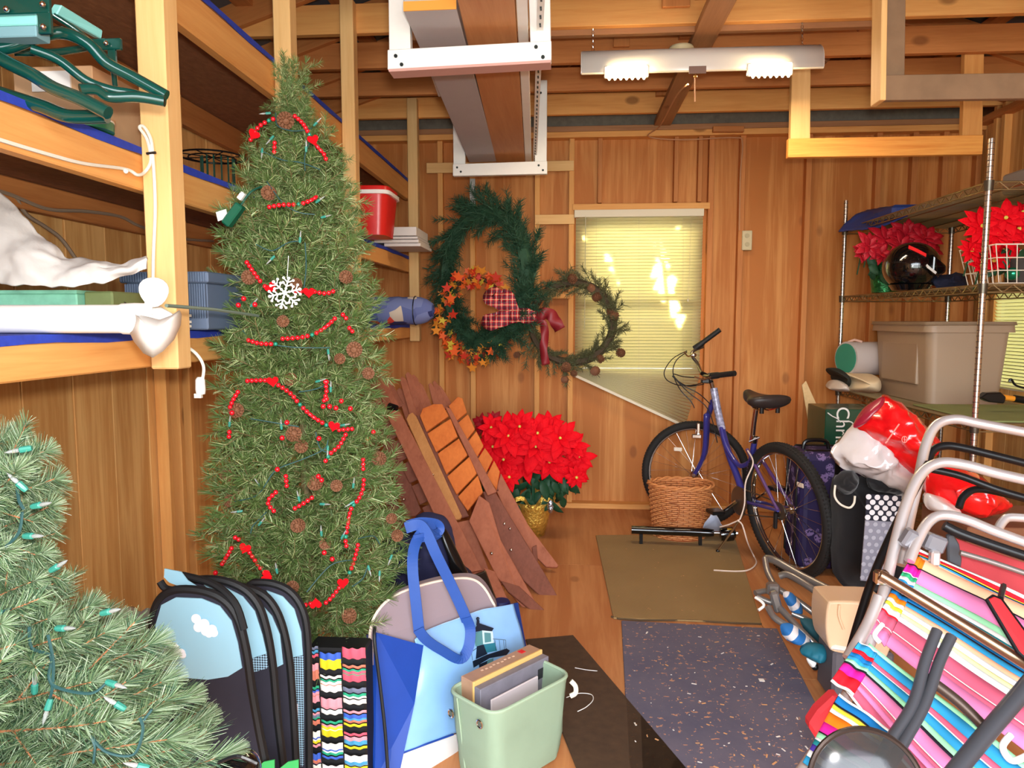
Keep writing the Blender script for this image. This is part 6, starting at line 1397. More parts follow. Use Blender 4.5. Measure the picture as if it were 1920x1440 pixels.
def striped(nm, tl, tr, br_, bl_, stripes, par, off=0, wave=.004, hem=.10, sag=.0):
    """woven sling: every coloured stripe is its own strip of cloth faces; hem overlaps at the left edge"""
    A, B, Cc, D = [PY(p[0], p[1], yc(p[1], off+(p[2] if len(p) > 2 else 0))) for p in (tl, tr, br_, bl_)]
    tot = sum(w for _, w in stripes); keys = sorted(set(k for k, _ in stripes)); mb = MB(); nU = 20; t = 0; N = (B-A).cross(D-A).normalized()
    def pt(u, v): return A.lerp(B, u).lerp(D.lerp(Cc, u), v)+N*(sag*4*v*(1-v)*min(1, u*4)+wave*sin(u*9+v*5))
    for k, w in stripes:
        mb.cur = keys.index(k); v0, v1 = t/tot, (t+w)/tot; t += w
        G = [[pt(i/nU, v0) for i in range(nU+1)], [pt(i/nU, (v0+v1)/2) for i in range(nU+1)], [pt(i/nU, v1) for i in range(nU+1)]]; mb.grid(G)
    o = mb.build(nm, [SM[k] for k in keys], par, smooth=True, solid=.003, angle=0)
    return o, pt
fc1 = thing('folding_lounge_chair', 'folded aluminium lounge chair with wide multicoloured striped cloth, nearest the camera', 'folding chair', PY(1750, 1440, 1.3))
sA = [('or_', 20), ('bk', 3), ('mg', 18), ('wh', 2), ('gn', 9), ('wh', 8), ('lb', 4), ('bl', 10), ('bk', 3), ('bl', 8), ('bk', 3), ('bl', 8), ('or_', 10), ('wh', 8), ('ye', 8), ('wh', 12), ('rd', 4), ('ro', 22), ('wh', 2), ('ro', 6), ('pk', 22)]
sAo = [('pe', 22), ('bk', 3), ('pk', 34), ('lg', 12), ('wh', 8), ('tl', 6), ('bl', 10), ('bk', 3), ('bl', 9), ('bk', 3), ('lb', 9), ('pe', 9), ('wh', 10), ('yw', 8), ('wh', 12), ('ro', 26), ('wh', 2), ('ro', 8), ('pk', 24)]
pA, fA = striped('striped_back', (1724, 1046), (2120, 1232), (2040, 1500), (1634, 1190), sAo, fc1)
pA2, _ = striped('striped_hem', (1712, 1040, -.012), (1735, 1051, -.012), (1660, 1212, -.012), (1628, 1184, -.012), sA, fc1)
sB = [('wh', 3), ('lb', 16), ('rd', 10), ('bl', 9), ('lb', 9), ('lg', 8), ('bk', 5), ('mg', 20), ('rd', 26), ('wh', 6)]
sBo = [('lg', 8), ('lb', 18), ('ro', 9), ('wh', 2), ('lb', 14), ('lg', 9), ('bk', 5), ('pk', 20), ('wh', 2), ('ro', 6), ('pk', 10), ('ro', 18), ('wh', 5)]
pB, _ = striped('striped_seat', (1630, 1206, -.04), (2000, 1490, -.04), (1830, 1600, -.04), (1580, 1290, -.04), sBo, fc1)
striped('striped_hem', (1612, 1202, -.055), (1646, 1222, -.055), (1600, 1304, -.055), (1556, 1278, -.055), sB, fc1)
sC = [('wh', 5), ('bl', 14), ('bk', 4), ('ye', 8), ('wh', 8), ('or_', 22), ('mg', 20), ('bk', 3), ('lg', 10), ('wh', 5), ('tl', 10), ('vi', 12), ('wh', 12), ('lb', 14)]
striped('striped_flap', (1574, 1300, -.06), (1680, 1376, -.06), (1600, 1490, -.06), (1504, 1430, -.06), sC, fc1)
sR = [('wh', 10), ('rd', 14), ('ye', 3), ('bk', 4), ('lb', 5), ('pe', 10)]
striped('striped_top_edge', (1722, 1028, .02), (2060, 1180, .02), (2060, 1210, .02), (1724, 1050, .02), sR, fc1)
# tubes
ft('front_loop', [(1500, 1452), (1560, 1360), (1618, 1240), (1652, 1130), (1676, 1030), (1698, 950), (1726, 890), (1762, 868), (1810, 872), (1870, 888), (1960, 908)], .0125, polal, fc1, .0)
ft('crossbar', [(1650, 1078), (1668, 1088), (1780, 1156), (1960, 1268)], .0115, btube, fc1, -.07)
MB().obox(PY(1652, 1082, yc(1082, -.05)), (.03, .02, .03)).build('joint_bracket', chrome, fc1, bevel=.004)
for dx in (0, 27): ft('grey_leg', [(1757+dx, 1182+dx*.4), (1735+dx, 1240), (1712+dx*.8, 1320), (1668+dx, 1390), (1640+dx, 1440)], .0105, gtube, fc1, -.10)
ft('dark_bar', [(1728, 1268), (1745, 1276), (1800, 1318), (1850, 1368)], .010, dkbz, fc1, -.09)
ft('grey_leg', [(1960, 1245), (1910, 1305), (1850, 1375), (1780, 1460)], .0155, gtube, fc1, -.12)
ft('side_loop', [(1655, 1170), (1640, 1190), (1650, 1205)], .005, white_p, fc1, -.06); ft('side_loop', [(1895, 1378), (1880, 1400), (1895, 1425), (1920, 1420), (1960, 1395)], .006, white_p, fc1, -.1)
ft('end_tube', [(1590, 1235), (1625, 1175), (1648, 1120)], .0125, polal, fc1, -.02)
fc2 = thing('folding_chair', 'tall folded aluminium chair frame behind the striped lounge chair', 'folding chair', PY(1830, 1440, 1.6))
ft('loop', [(1690, 1060), (1704, 980), (1722, 900), (1736, 835), (1755, 798), (1790, 786), (1840, 795), (1960, 818)], .0125, polal, fc2, .10)
ft('black_loop', [(1736, 880), (1748, 846), (1772, 836), (1806, 840), (1860, 853), (1960, 878)], .0105, bk_t, fc2, .16)
ft('black_bar', [(1748, 880), (1800, 892), (1870, 918), (1960, 944)], .009, bk_t, fc2, .06)
ft('black_loop', [(1798, 952), (1806, 932), (1828, 918), (1868, 922), (1960, 945)], .009, bk_t, fc2, .12)
ft('side_rail', [(1742, 868), (1715, 918), (1680, 985), (1640, 1075), (1612, 1160), (1590, 1238)], .010, bk_t, fc2, .08)
fc3 = thing('folding_chair', 'low folded chair with a dusty red back and chrome top rail at the right edge', 'folding chair', PY(1850, 1300, 1.6))
ft('top_rail', [(1705, 1052), (1722, 1010), (1742, 978), (1768, 966), (1810, 974), (1870, 998), (1960, 1030)], .0115, polal, fc3, -.03)
ft('black_rail', [(1770, 985), (1800, 1000), (1870, 1025), (1960, 1055)], .0115, bk_t, fc3, -.01)
ft('top_rail', [(1868, 1000), (1880, 978), (1898, 970), (1960, 976)], .010, polal, fc3, .02)
MB().slab([PY(1776, 1004, 1.72), PY(1990, 1080, 1.72), PY(1990, 1230, 1.66), PY(1776, 1066, 1.72)], .006).build('red_back', mat('dusty_red', (166, 52, 58), .8, var=.08), fc3)
ft('grey_rail', [(1800, 1036), (1860, 1054), (1960, 1088)], .006, mat('rail_grey', (130, 120, 116), .4, .5), fc3, .0)
MB().prism([(PY(a, b_, 1.69).x, PY(a, b_, 1.69).z) for a, b_ in ((1774, 1002), (1786, 1000), (1797, 1020), (1802, 1048), (1800, 1064), (1776, 1052))], (0, 1.69, 0), (1, 0, 0), (0, 0, 1), .012).build('hinge_plate', gtube, fc3, bevel=.003)
MB().obox(PY(1752, 1018, 1.66), (.045, .03, .04), Matrix.Rotation(.35, 3, 'Y')).build('arm_joint', mat('joint_grey', (120, 118, 124), .35, .3), fc3, bevel=.006)
MB().obox(PY(1708, 1012, 1.64), (.04, .03, .045), Matrix.Rotation(.5, 3, 'Y')).build('arm_joint', mat('joint_grey', (120, 118, 124), .35, .3), fc3, bevel=.006)
MB().obox(PY(1752, 1046, 1.64), (.02, .02, .035)).build('chrome_sleeve', polal, fc3, bevel=.004)
rs_ = thing('red_strap', 'red padded strap with black piping lying across the striped cloth', 'strap', PY(1890, 1200, 1.42))
q = [(1850, 1124), (1862, 1118), (1876, 1124), (1950, 1225), (1950, 1262), (1908, 1222)]; Q = [PY(a, b_, yc(b_, -.09)) for a, b_ in q]
MB().slab(Q, .010).build('pad', mat('strap_red', (216, 28, 36), .6), rs_, bevel=.003); MB().tube(Q, .0045, 6, closed=True).build('piping', bk_t, rs_); MB().tube([PY(1876, 1122, yc(1122, -.09)), PY(1882, 1098, yc(1098, -.05))], .006, 6).build('loop', bk_t, rs_)
rbg = thing('red_fabric_bag', 'small red fabric bag tucked under the striped flap', 'bag', PY(1540, 1385, 1.6))
Q = [PY(a, b_, 1.55) for a, b_ in ((1562, 1294), (1572, 1302), (1552, 1360), (1532, 1388), (1510, 1354), (1528, 1326))]; MB().slab(Q, .04).build('body', mat('bag_red', (206, 50, 60), .7), rbg, bevel=.01)
ld = thing('smoked_glass_lid', 'round smoked glass lid with a dark rim at the bottom edge', 'lid', PY(1625, 1475, 1.12))
c = PY(1625, 1478, 1.12); F = frame((-.05, -1, .35)); R0_ = .088
m, nt, b = _new('smoked_glass'); b.inputs['Base Color'].default_value = (.03, .03, .03, 1); b.inputs['Roughness'].default_value = .12; b.inputs['Alpha'].default_value = .93
MB().lathe([(R0_, 0), (R0_*.8, .010), (R0_*.45, .017), (.004, .020)], 40, c, F, capb=False).build('glass', m, ld, smooth=True, angle=0); MB().tube([c+F @ V((R0_*cos(t), R0_*sin(t), 0)) for t in [2*pi*k/48 for k in range(48)]], .005, 8, closed=True).build('rim', mat('rim_dark', (66, 56, 52), .3, .7), ld, smooth=True)
MB().lathe([(.008, .02), (.006, .03), (.016, .036), (.014, .048)], 14, c, F).build('knob', black_p, ld, smooth=True)

# grey folded seat frames and the beige booster
fl3 = thing('folded_lawn_seat', 'grey tubular folding seat with blue and white webbing lying on the floor', 'folding seat', PZ(1500, 1230, 0))
gal = mat('satin_grey_tube', (150, 146, 142), .35, .7); 
def gtb(pts, r=.013, m=gal, nm='tube'): return MB().tube(cr([PY(a, b_, y) for a, b_, y in pts], 5), r, 10).build(nm, m, fl3, smooth=True)
gtb([(1436, 1047, 3.15), (1455, 1052, 3.1), (1500, 1078, 3.0), (1555, 1106, 2.9)], .017); gtb([(1434, 1047, 3.12), (1440, 1075, 3.05), (1458, 1108, 2.95)]); gtb([(1462, 1080, 3.0), (1480, 1078, 2.98), (1520, 1102, 2.9), (1555, 1128, 2.85)], .015)
gtb([(1460, 1105, 2.95), (1500, 1130, 2.9), (1545, 1165, 2.85)]); gtb([(1416, 1112, 2.9), (1436, 1108, 2.92), (1452, 1112, 2.93)], .012); gtb([(1418, 1118, 2.88), (1440, 1128, 2.87), (1452, 1130, 2.87)], .012)
gtb([(1440, 1138, 2.8), (1452, 1158, 2.76), (1480, 1176, 2.72)]); gtb([(1462, 1140, 2.84), (1500, 1180, 2.76), (1545, 1225, 2.7)], .013); gtb([(1485, 1150, 2.85), (1520, 1165, 2.82), (1550, 1185, 2.8)], .012)
MB().obox(PY(1449, 1104, 2.9), (.05, .04, .05)).build('joint', gal, fl3, bevel=.008); MB().obox(PY(1455, 1128, 2.85), (.035, .03, .09), Matrix.Rotation(-.3, 3, 'Y')).build('joint', gal, fl3, bevel=.008)
gtb([(1416, 1120, 2.84), (1428, 1128, 2.82), (1432, 1136, 2.81), (1422, 1144, 2.8)], .006, white_p, 'clip')
m, nt, b = _new('blue_white_webbing'); vec, _ = _coords(nt, (1, 1, 1), False); sx = _n(nt, 'ShaderNodeSeparateXYZ'); nt.links.new(vec, sx.inputs[0])
k = _math(nt, 'GREATER_THAN', _math(nt, 'SINE', _math(nt, 'MULTIPLY', _math(nt, 'SUBTRACT', sx.outputs[0], sx.outputs[2]), 75)), .35); nt.links.new(_mix(nt, k, lin((34, 108, 176)), lin((222, 218, 220))), b.inputs['Base Color']); b.inputs['Roughness'].default_value = .7
pillow('webbing_roll', [(1464, 1172), (1478, 1168), (1500, 1180), (1522, 1204), (1516, 1212), (1490, 1208), (1468, 1192)], 2.72, .09, m, fl3, amp=.006, fs=20); pillow('webbing_roll', [(1468, 1112), (1486, 1112), (1504, 1138), (1502, 1152), (1482, 1146)], 2.86, .07, m, fl3, amp=.006, fs=20)
pillow('teal_webbing', [(1502, 1218), (1520, 1208), (1548, 1212), (1552, 1234), (1530, 1240), (1506, 1228)], 2.66, .10, mat('teal_web', (24, 106, 128), .6), fl3, amp=.006, fs=20); pillow('dark_teal_webbing', [(1500, 1160), (1530, 1165), (1548, 1200), (1540, 1212), (1515, 1190)], 2.8, .05, mat('teal_dark', (24, 74, 84), .7), fl3, amp=.004)
pillow('white_foot', [(1512, 1234), (1530, 1238), (1528, 1250), (1520, 1250)], 2.66, .03, white_p, fl3); MB().ball(PY(1528, 1250, 2.66), .014, 8, 6).build('rubber_foot', black_p, fl3, smooth=True)
be = thing('booster_chair', 'beige moulded plastic booster chair on a dark grey base beside the folded tubes', 'chair', PZ(1590, 1262, 0))
beige = mat('beige_plastic', (232, 200, 164), .35); 
Q = [(1537, 1120), (1548, 1112), (1600, 1113), (1650, 1119), (1652, 1160), (1646, 1214), (1600, 1212), (1556, 1206), (1540, 1196), (1534, 1160)]
P = cr([PY(a, b_, 2.62) for a, b_ in Q], 3, True); MB().slab(P, .16, (0, 1, 0)).build('shell', beige, be, bevel=.02, seg=3)
MB().tube(cr([PY(1574, 1134, 2.535), PY(1573, 1155, 2.535), PY(1582, 1180, 2.535)], 5), .005, 6).build('moulded_ridge', beige, be, smooth=True); MB().slab([PY(1540, 1198, 2.62), PY(1645, 1216, 2.62), PY(1640, 1206, 2.62), PY(1548, 1190, 2.62)], .175, (0, 1, 0)).build('white_lip', mat('lip_white', (236, 232, 224), .4), be, bevel=.006)
a, c = PY(1552, 1208, 2.62), PY(1665, 1210, 2.62); MB().box(a.x, c.x, 2.56, 2.72, .005, a.z).build('base', mat('base_grey', (96, 92, 98), .6), be, bevel=.01)

# ================================================================== LEFT FOREGROUND
# pop-up cloud play hamper made of four upright padded panels
sky_c = mat('sky_cloth', (146, 190, 208), .7, var=.05, sc=6); navy_c = mat('navy_cloth2', (38, 36, 48), .85, var=.12, sc=30); pip = mat('black_piping', (20, 20, 22), .6); cl_w = mat('cloud_white', (228, 228, 232), .75)
m, nt, b = _new('mesh_net'); vec, _ = _coords(nt, (1, 1, 1), False); mp = _n(nt, 'ShaderNodeTexChecker'); mp.inputs['Scale'].default_value = 210; rot = _n(nt, 'ShaderNodeMapping'); rot.inputs['Rotation'].default_value = (0, .78, 0); nt.links.new(vec, rot.inputs[0]); nt.links.new(rot.outputs[0], mp.inputs['Vector'])
mp.inputs[1].default_value = (*lin((40, 48, 60)), 1); mp.inputs[2].default_value = (*lin((150, 186, 206)), 1); nt.links.new(mp.outputs[0], b.inputs['Base Color']); b.inputs['Roughness'].default_value = .8; net = m
hm = thing('cloud_print_hamper', 'folded light blue pop-up hamper with white clouds and black piping', 'hamper', PY(430, 1440, 1.7))
def panel(nm, out, y, split, par, net_band=None, off=.0):
    P = cr([PY(a, b_, y) for a, b_ in out], 5); 
    zb = .02; A = V((P[0].x, y, zb)); B = V((P[-1].x+.02, y, zb)); full = [A]+P+[B]
    MB().slab(full, .012, (0, 1, 0)).build(nm+'_navy', navy_c, par); MB().tube(full, .011, 8).build('piping', pip, par, smooth=True)
    return P
def cut(out, split):   # upper cloth: outline above the split polyline
    return [p for p in out if p[1] < split(p[0])]
def cloth(nm, pts, y, m, par): return MB().slab([PY(a, b_, y) for a, b_ in pts], .003, (0, 1, 0)).build(nm, m, par)
ys = [1.86, 1.80, 1.74, 1.66]
o4 = [(470, 1092), (510, 1094), (545, 1110), (568, 1145), (577, 1200), (579, 1300), (580, 1440)]
o3 = [(430, 1096), (470, 1104), (502, 1122), (525, 1160), (540, 1220), (548, 1300), (556, 1440)]
o2 = [(340, 1090), (400, 1086), (450, 1100), (482, 1130), (500, 1180), (512, 1250), (520, 1340), (532, 1440)]
o1 = [(286, 1260), (286, 1170), (298, 1126), (330, 1106), (380, 1108), (420, 1125), (446, 1160), (462, 1220), (472, 1290), (486, 1370), (500, 1440)]
panel('rear', o4, ys[0], None, hm); cloth('rear_sky', [(500, 1107), (530, 1118), (552, 1142), (565, 1185), (568, 1228), (546, 1233), (540, 1180), (522, 1140)], ys[0]-.009, sky_c, hm); cloth('rear_net', [(546, 1234), (569, 1229), (570, 1436), (550, 1438)], ys[0]-.009, net, hm)
cloth('tag_patch', [(546, 1320), (558, 1320), (558, 1354), (546, 1356)], ys[0]-.013, mat('tag_pale', (220, 210, 216), .8), hm)
panel('third', o3, ys[1], None, hm); cloth('third_sky', [(492, 1135), (510, 1155), (525, 1190), (531, 1245), (517, 1252), (510, 1190), (496, 1150)], ys[1]-.009, sky_c, hm)
panel('second', o2, ys[2], None, hm); cloth('second_sky', [(382, 1096), (420, 1100), (455, 1118), (478, 1146), (492, 1190), (500, 1225), (463, 1237), (452, 1190), (436, 1150), (410, 1118)], ys[2]-.009, sky_c, hm)
cloth('second_net', [(463, 1238), (500, 1226), (503, 1252), (466, 1263)], ys[2]-.009, net, hm)
panel('front', o1, ys[3], None, hm)
cloth('front_sky', [(292, 1240), (292, 1172), (303, 1134), (330, 1120), (378, 1122), (412, 1136), (434, 1164), (446, 1205), (454, 1252), (428, 1268), (390, 1274), (340, 1270), (306, 1256)], ys[3]-.009, sky_c, hm)
def cloud(par, circles, y):
    mb = MB()
    for k_, (a, b_, r) in enumerate(circles): p = PY(a, b_, y-.0012*k_*.3); mb.lathe([(r*y/FPX, 0), (r*y/FPX, .0016)], 16, p, Matrix.Rotation(pi/2, 3, 'X'))
    mb.build('cloud', cl_w, par)
cloud(hm, [(368, 1160, 10), (372, 1176, 10), (383, 1170, 11), (386, 1183, 10), (398, 1180, 10), (401, 1186, 9), (392, 1188, 8)], ys[3]-.013)
cloud(hm, [(315, 1206, 9), (316, 1221, 9), (328, 1214, 9), (328, 1227, 7), (340, 1224, 9), (343, 1228, 7), (322, 1224, 8)], ys[3]-.013); cloud(hm, [(441, 1154, 6), (446, 1158, 5)], ys[2]-.013)
cloth('top_flap', [(309, 1066), (340, 1072), (352, 1088), (384, 1108), (350, 1104), (318, 1092), (308, 1082)], ys[3]+.02, sky_c, hm)
MB().tube(cr([PY(300, 1090, 1.68), PY(312, 1104, 1.68), PY(345, 1108, 1.68), (PY(380, 1112, 1.68))], 5), .009, 8).tube(cr([PY(342, 1078, 1.7), PY(400, 1095, 1.68), PY(440, 1130, 1.66), PY(458, 1180, 1.65)], 5), .009, 8).build('piping', pip, hm, smooth=True)
for x in (455, 500): cloth('green_base', [(x+25, 1440), (x+40, 1428), (x+60, 1424), (x+60, 1500), (x+25, 1500)], 1.64, mat('green_base', (60, 170, 90), .7), hm)
gh = thing('black_glossy_ball', 'glossy black round object in front of the cloud hamper at the bottom edge', 'helmet', PY(440, 1470, 1.25)); MB().ball(PY(445, 1450, 1.30), (.046, .05, .050), 22, 16).build('shell', gb, gh, smooth=True, angle=0); MB().tube(cr([PY(410, 1430, 1.26), PY(445, 1418, 1.255), PY(482, 1432, 1.26)], 5), .004, 6).build('trim', mat('trim_black', (30, 30, 32), .3), gh)
# wall-side odds and ends behind the hamper
o = MB().grid(gridsurf([[PY(215, 1150, 2.2), PY(240, 1140, 2.3), PY(262, 1152, 2.25), PY(292, 1158, 2.2)], [PY(200, 1190, 2.1), PY(235, 1185, 2.1), PY(262, 1200, 2.1), PY(292, 1205, 2.1)], [PY(200, 1290, 2.05), PY(235, 1280, 2.05), PY(262, 1290, 2.05), PY(292, 1290, 2.05)]], 18, 18, .015, 14)).build('paper_sack', mat('sack_grey', (176, 166, 156), .8, var=.1, bump=.3), smooth=True, solid=.004)
tag(o, 'crumpled grey paper sack behind the frosted tree and cloud hamper', 'sack')
yb5 = thing('striped_carton', 'carton with yellow and red bands low by the left wall', 'box', PY(270, 1300, 2.0)); a, c = PY(200, 1300, 1.98), PY(284, 1198, 1.98)
MB().box(a.x, c.x, 1.98, 2.2, .01, c.z).build('body', mat('carton_grey', (150, 146, 150), .7), yb5); 
for y0_, y1_, mm in ((1198, 1208, mat('band_yellow', (216, 190, 40), .6)), (1209, 1216, black_p), (1240, 1250, mat('band_red', (180, 50, 60), .6))): p, q = PY(200, y1_, 1.975), PY(284, y0_, 1.975); MB().box(p.x, q.x, 1.974, 1.98, p.z, q.z).build('band', mm, yb5)
# woven strip bag
cw_ = thing('woven_strip_bag', 'bag woven from wavy multicoloured candy-stripe strips beside the hamper', 'bag', PY(634, 1440, 1.95))
yw = 1.92; x0, x1 = PY(576, 1300, yw).x, PY(687, 1300, yw).x; zt = PY(634, 1213, yw).z; MB().box(x0, x1-.004, yw+.008, yw+.09, .01, zt-.01).build('lining', pip, cw_, bevel=.006)
pal = [(236, 230, 214), (58, 96, 190), (226, 90, 110), (206, 120, 96), (224, 208, 40), (40, 160, 120), (110, 118, 140), (236, 150, 160), (70, 150, 190), (240, 236, 226)]; PM = [mat('strip_%d' % i, c_, .5) for i, c_ in enumerate(pal)]
sc3 = [x0, x0+(x1-x0)*.22, x0+(x1-x0)*.60, x1]; rh = .034; r = 0; z = zt
def wavy(xa, xb, za, zb2, mats):
    mb = MB(); n = 14; L = len(mats)
    for k in range(L):
        mb.cur = k; z1_, z0_ = za+(zb2-za)*k/L, za+(zb2-za)*(k+1)/L; G = []
        for i in range(n+1):
            t = i/n; x = xa+(xb-xa)*t; w = .0032*sin(t*16); bulge = .009*sin(pi*t)**.5+.002*sin(t*16)
            G.append([V((x, yw-bulge-.002, z1_+w-.001)), V((x, yw-bulge-.003, (z1_+z0_)/2+w)), V((x, yw-bulge+.001, z0_+w+.001))])
        mb.grid(G)
    return mb.build('strip', [PM[q] for q in mats], cw_, smooth=True, angle=0)
while z > .05 and r < 30:
    for c_ in range(3):
        up_ = (r+c_) % 2; dz = rh*.5 if up_ else 0; n = R_.choice((1, 1, 2, 3)); wavy(sc3[c_]+(.002 if c_ else 0), sc3[c_+1]-(.002 if c_ < 2 else 0), z-dz+.003, z-dz-rh*.93, [R_.randrange(len(pal)) for _ in range(n)])
    z -= rh; r += 1
# blue tote bag with lighthouse
ty2 = 2.12
def tp(a, b_, d=0): return PY(a, b_, 2.02+(a-750)/235*.38+(1440-b_)/300*.10+d)
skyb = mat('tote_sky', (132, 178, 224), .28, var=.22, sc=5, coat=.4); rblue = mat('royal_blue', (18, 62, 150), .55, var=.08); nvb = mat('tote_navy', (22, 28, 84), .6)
tb_ = thing('lighthouse_tote', 'sky-blue shopping tote printed with a lighthouse, blue handles knotted on top', 'bag', tp(850, 1440))
rows = [[tp(778, 1200), tp(800, 1182), tp(868, 1156), tp(915, 1140), tp(962, 1132)], [tp(786, 1260), tp(815, 1240, -.02), tp(880, 1220, -.03), tp(930, 1205, -.02), tp(978, 1190)], [tp(764, 1340), tp(810, 1320, -.03), tp(870, 1300, -.03), tp(930, 1290, -.02), tp(990, 1260)], [tp(752, 1412), tp(800, 1394, -.03), tp(850, 1376, -.03), tp(920, 1350, -.02), tp(990, 1320)]]
G = gridsurf(rows, 30, 24, .004, 6); MB().grid(G).build('front_panel', skyb, tb_, smooth=True, solid=.004)
rows = [[tp(752, 1414), tp(800, 1396, -.03), tp(850, 1378, -.03), tp(920, 1352, -.02), tp(990, 1322)], [tp(744, 1445), tp(800, 1430, -.03), tp(850, 1415, -.03), tp(920, 1400), tp(985, 1370)], [tp(742, 1480), tp(800, 1475, -.02), tp(850, 1465), tp(920, 1450), tp(985, 1420)]]
MB().grid(gridsurf(rows, 20, 8)).build('white_band', mat('band_white', (216, 212, 208), .5), tb_, smooth=True, solid=.004); MB().tube([tp(752, 1413, -.006), tp(800, 1395, -.036), tp(850, 1377, -.036)], .003, 5).build('band_trim', rblue, tb_)
MB().slab([tp(706, 1186, .02), tp(793, 1210, -.005), tp(776, 1320, -.02), tp(745, 1462, -.01), tp(702, 1462, .04), tp(690, 1300, .06)], .006).build('gusset', rblue, tb_); MB().slab([tp(687, 1190, .07), tp(712, 1186, .04), tp(740, 1470, .04), tp(690, 1470, .07)], .008).build('gusset_navy_side', nvb, tb_)  # royal blue gusset with a navy strip at its left
MB().tube(cr([tp(703, 1176, 0), tp(702, 1200, -.02), tp(712, 1280, -.02), tp(722, 1370, -.02), tp(728, 1460, -.02)], 5), .005, 6).build('black_drawstring', pip, tb_, smooth=True)
MB().slab([tp(958, 1132, .01), tp(970, 1130, .05), tp(1000, 1290, .08), tp(990, 1330, .02)], .006).build('side_panel', rblue, tb_)
hmatl = mat('handle_blue', (38, 76, 150), .6, var=.06, sc=40)
def strap(pts, w, nm='handle', par=tb_, m=hmatl):
    P = cr([tp(a, b_, d) for a, b_, d in pts], 6); G = []
    for i, p in enumerate(P):
        t = (P[min(i+1, len(P)-1)]-P[max(i-1, 0)]).normalized(); s = t.cross(V((0, 1, 0))).normalized(); G.append([p-s*w/2, p, p+s*w/2])
    return MB().grid(G).build(nm, m, par, solid=.003)
strap([(786, 1184, -.03), (780, 1130, -.03), (774, 1070, -.02), (776, 1030, .0), (790, 1000, .02), (815, 984, .03)], .035)
strap([(760, 990, .05), (785, 984, .02), (800, 1000, 0), (818, 1040, -.02), (845, 1095, -.03), (868, 1145, -.04), (876, 1165, -.04)], .037)
strap([(784, 1180, -.035), (800, 1200, -.04), (830, 1220, -.045), (862, 1236, -.045), (878, 1215, -.045), (882, 1180, -.04), (874, 1158, -.045)], .035)
strap([(762, 985, .05), (790, 978, .03), (820, 982, .03), (824, 996, .03), (800, 1006, .01), (775, 1012, .02)], .03, 'knot'); strap([(785, 984, .04), (800, 996, .02), (822, 1010, .04)], .03, 'knot')
# lighthouse print, flat on the panel
lt, ltd, ltw, ltg = mat('print_teal', (40, 110, 128), .4), mat('print_dark', (18, 30, 46), .4), mat('print_pale', (186, 206, 212), .4), mat('print_green', (80, 130, 136), .4)
lh = thing('lighthouse_print', 'x', 'x', tp(900, 1240)); 
for k_ in ('label', 'category'): del lh[k_]
lh.parent = tb_; lh.location = V((0, 0, 0))
def pr2(pts, m, d): MB().slab([tp(a, b_, -.032+d) for a, b_ in pts], .001, (0, 1, 0)).build('print', m, lh)
pr2([(886, 1186), (897, 1168), (926, 1178), (922, 1184), (904, 1182)], ltd, 0); MB().ball(tp(896, 1160, -.034), .006, 8, 6).build('print', ltd, lh); pr2([(894, 1163), (899, 1163), (899, 1172), (893, 1172)], ltd, 0)
pr2([(888, 1188), (904, 1182), (906, 1208), (892, 1212)], ltg, -.001); pr2([(904, 1182), (924, 1184), (926, 1206), (906, 1208)], ltw, -.001); pr2([(908, 1186), (920, 1187), (921, 1203), (909, 1205)], ltg, -.002)
pr2([(894, 1212), (908, 1208), (914, 1226), (892, 1236)], ltd, -.001); pr2([(906, 1208), (928, 1205), (932, 1220), (912, 1224)], lt, -.001)
pr2([(886, 1240), (912, 1228), (950, 1216), (956, 1220), (950, 1228), (918, 1234), (898, 1246), (888, 1252)], ltd, -.002); pr2([(898, 1246), (925, 1234), (924, 1252), (900, 1262)], ltd, -.001); pr2([(914, 1238), (925, 1234), (922, 1250), (912, 1252)], ltg, -.002)
for a in (928, 936, 944): MB().tube([tp(a, 1200, -.034), tp(a+2, 1219, -.034)], .0008, 4).build('print', ltd, lh)
MB().tube([tp(924, 1198, -.034), tp(948, 1200, -.034)], .0008, 4).tube([tp(948, 1200, -.034), tp(949, 1218, -.034)], .0008, 4).tube([tp(884, 1222, -.034), tp(886, 1238, -.034)], .0008, 4).tube([tp(884, 1222, -.034), tp(896, 1214, -.034)], .0008, 4).build('print', ltd, lh)
# in and behind the tote
cu = thing('grey_cushion', 'mauve-grey round-cornered cushion with pale piping standing in the tote', 'cushion', tp(820, 1240, .1))
out = [(700, 1240), (698, 1180), (712, 1140), (745, 1110), (800, 1090), (850, 1080), (884, 1080), (905, 1092), (922, 1118), (932, 1150), (930, 1260)]
P = cr([tp(a, b_, .05) for a, b_ in out], 4); MB().slab(P, .05, (0, 1, 0)).build('pad', mat('mauve_grey', (142, 126, 132), .85), cu, bevel=.012, seg=2); MB().tube([p-V((0, .027, 0)) for p in P], .0045, 6).build('piping', mat('pale_pipe', (222, 206, 190), .7), cu, smooth=True)
o = MB().slab([tp(868, 1085, .14), tp(910, 1070, .14), (tp(940, 1150, .14)), tp(930, 1200, .14), tp(890, 1180, .14)], .02, (0, 1, 0)).build('black_folder', black_p, bevel=.003); tag(o, 'black folder standing behind the mauve cushion', 'folder')
bc2 = thing('blue_capped_roll', 'white roll with a dark blue cap at the back of the tote', 'roll', tp(940, 1160, .12)); p = tp(940, 1140, .12); MB().lathe([(.028, -.1), (.028, 0)], 16, p).build('roll', white_p, bc2, smooth=True); MB().lathe([(.034, 0), (.034, .022), (.028, .03)], 16, p+V((0, 0, .0))).build('cap', nvb, bc2, smooth=True)
nb_ = thing('navy_bag', 'slumped navy blue cloth bag behind the tote and under the slim tree', 'bag', PY(790, 1100, 2.5))
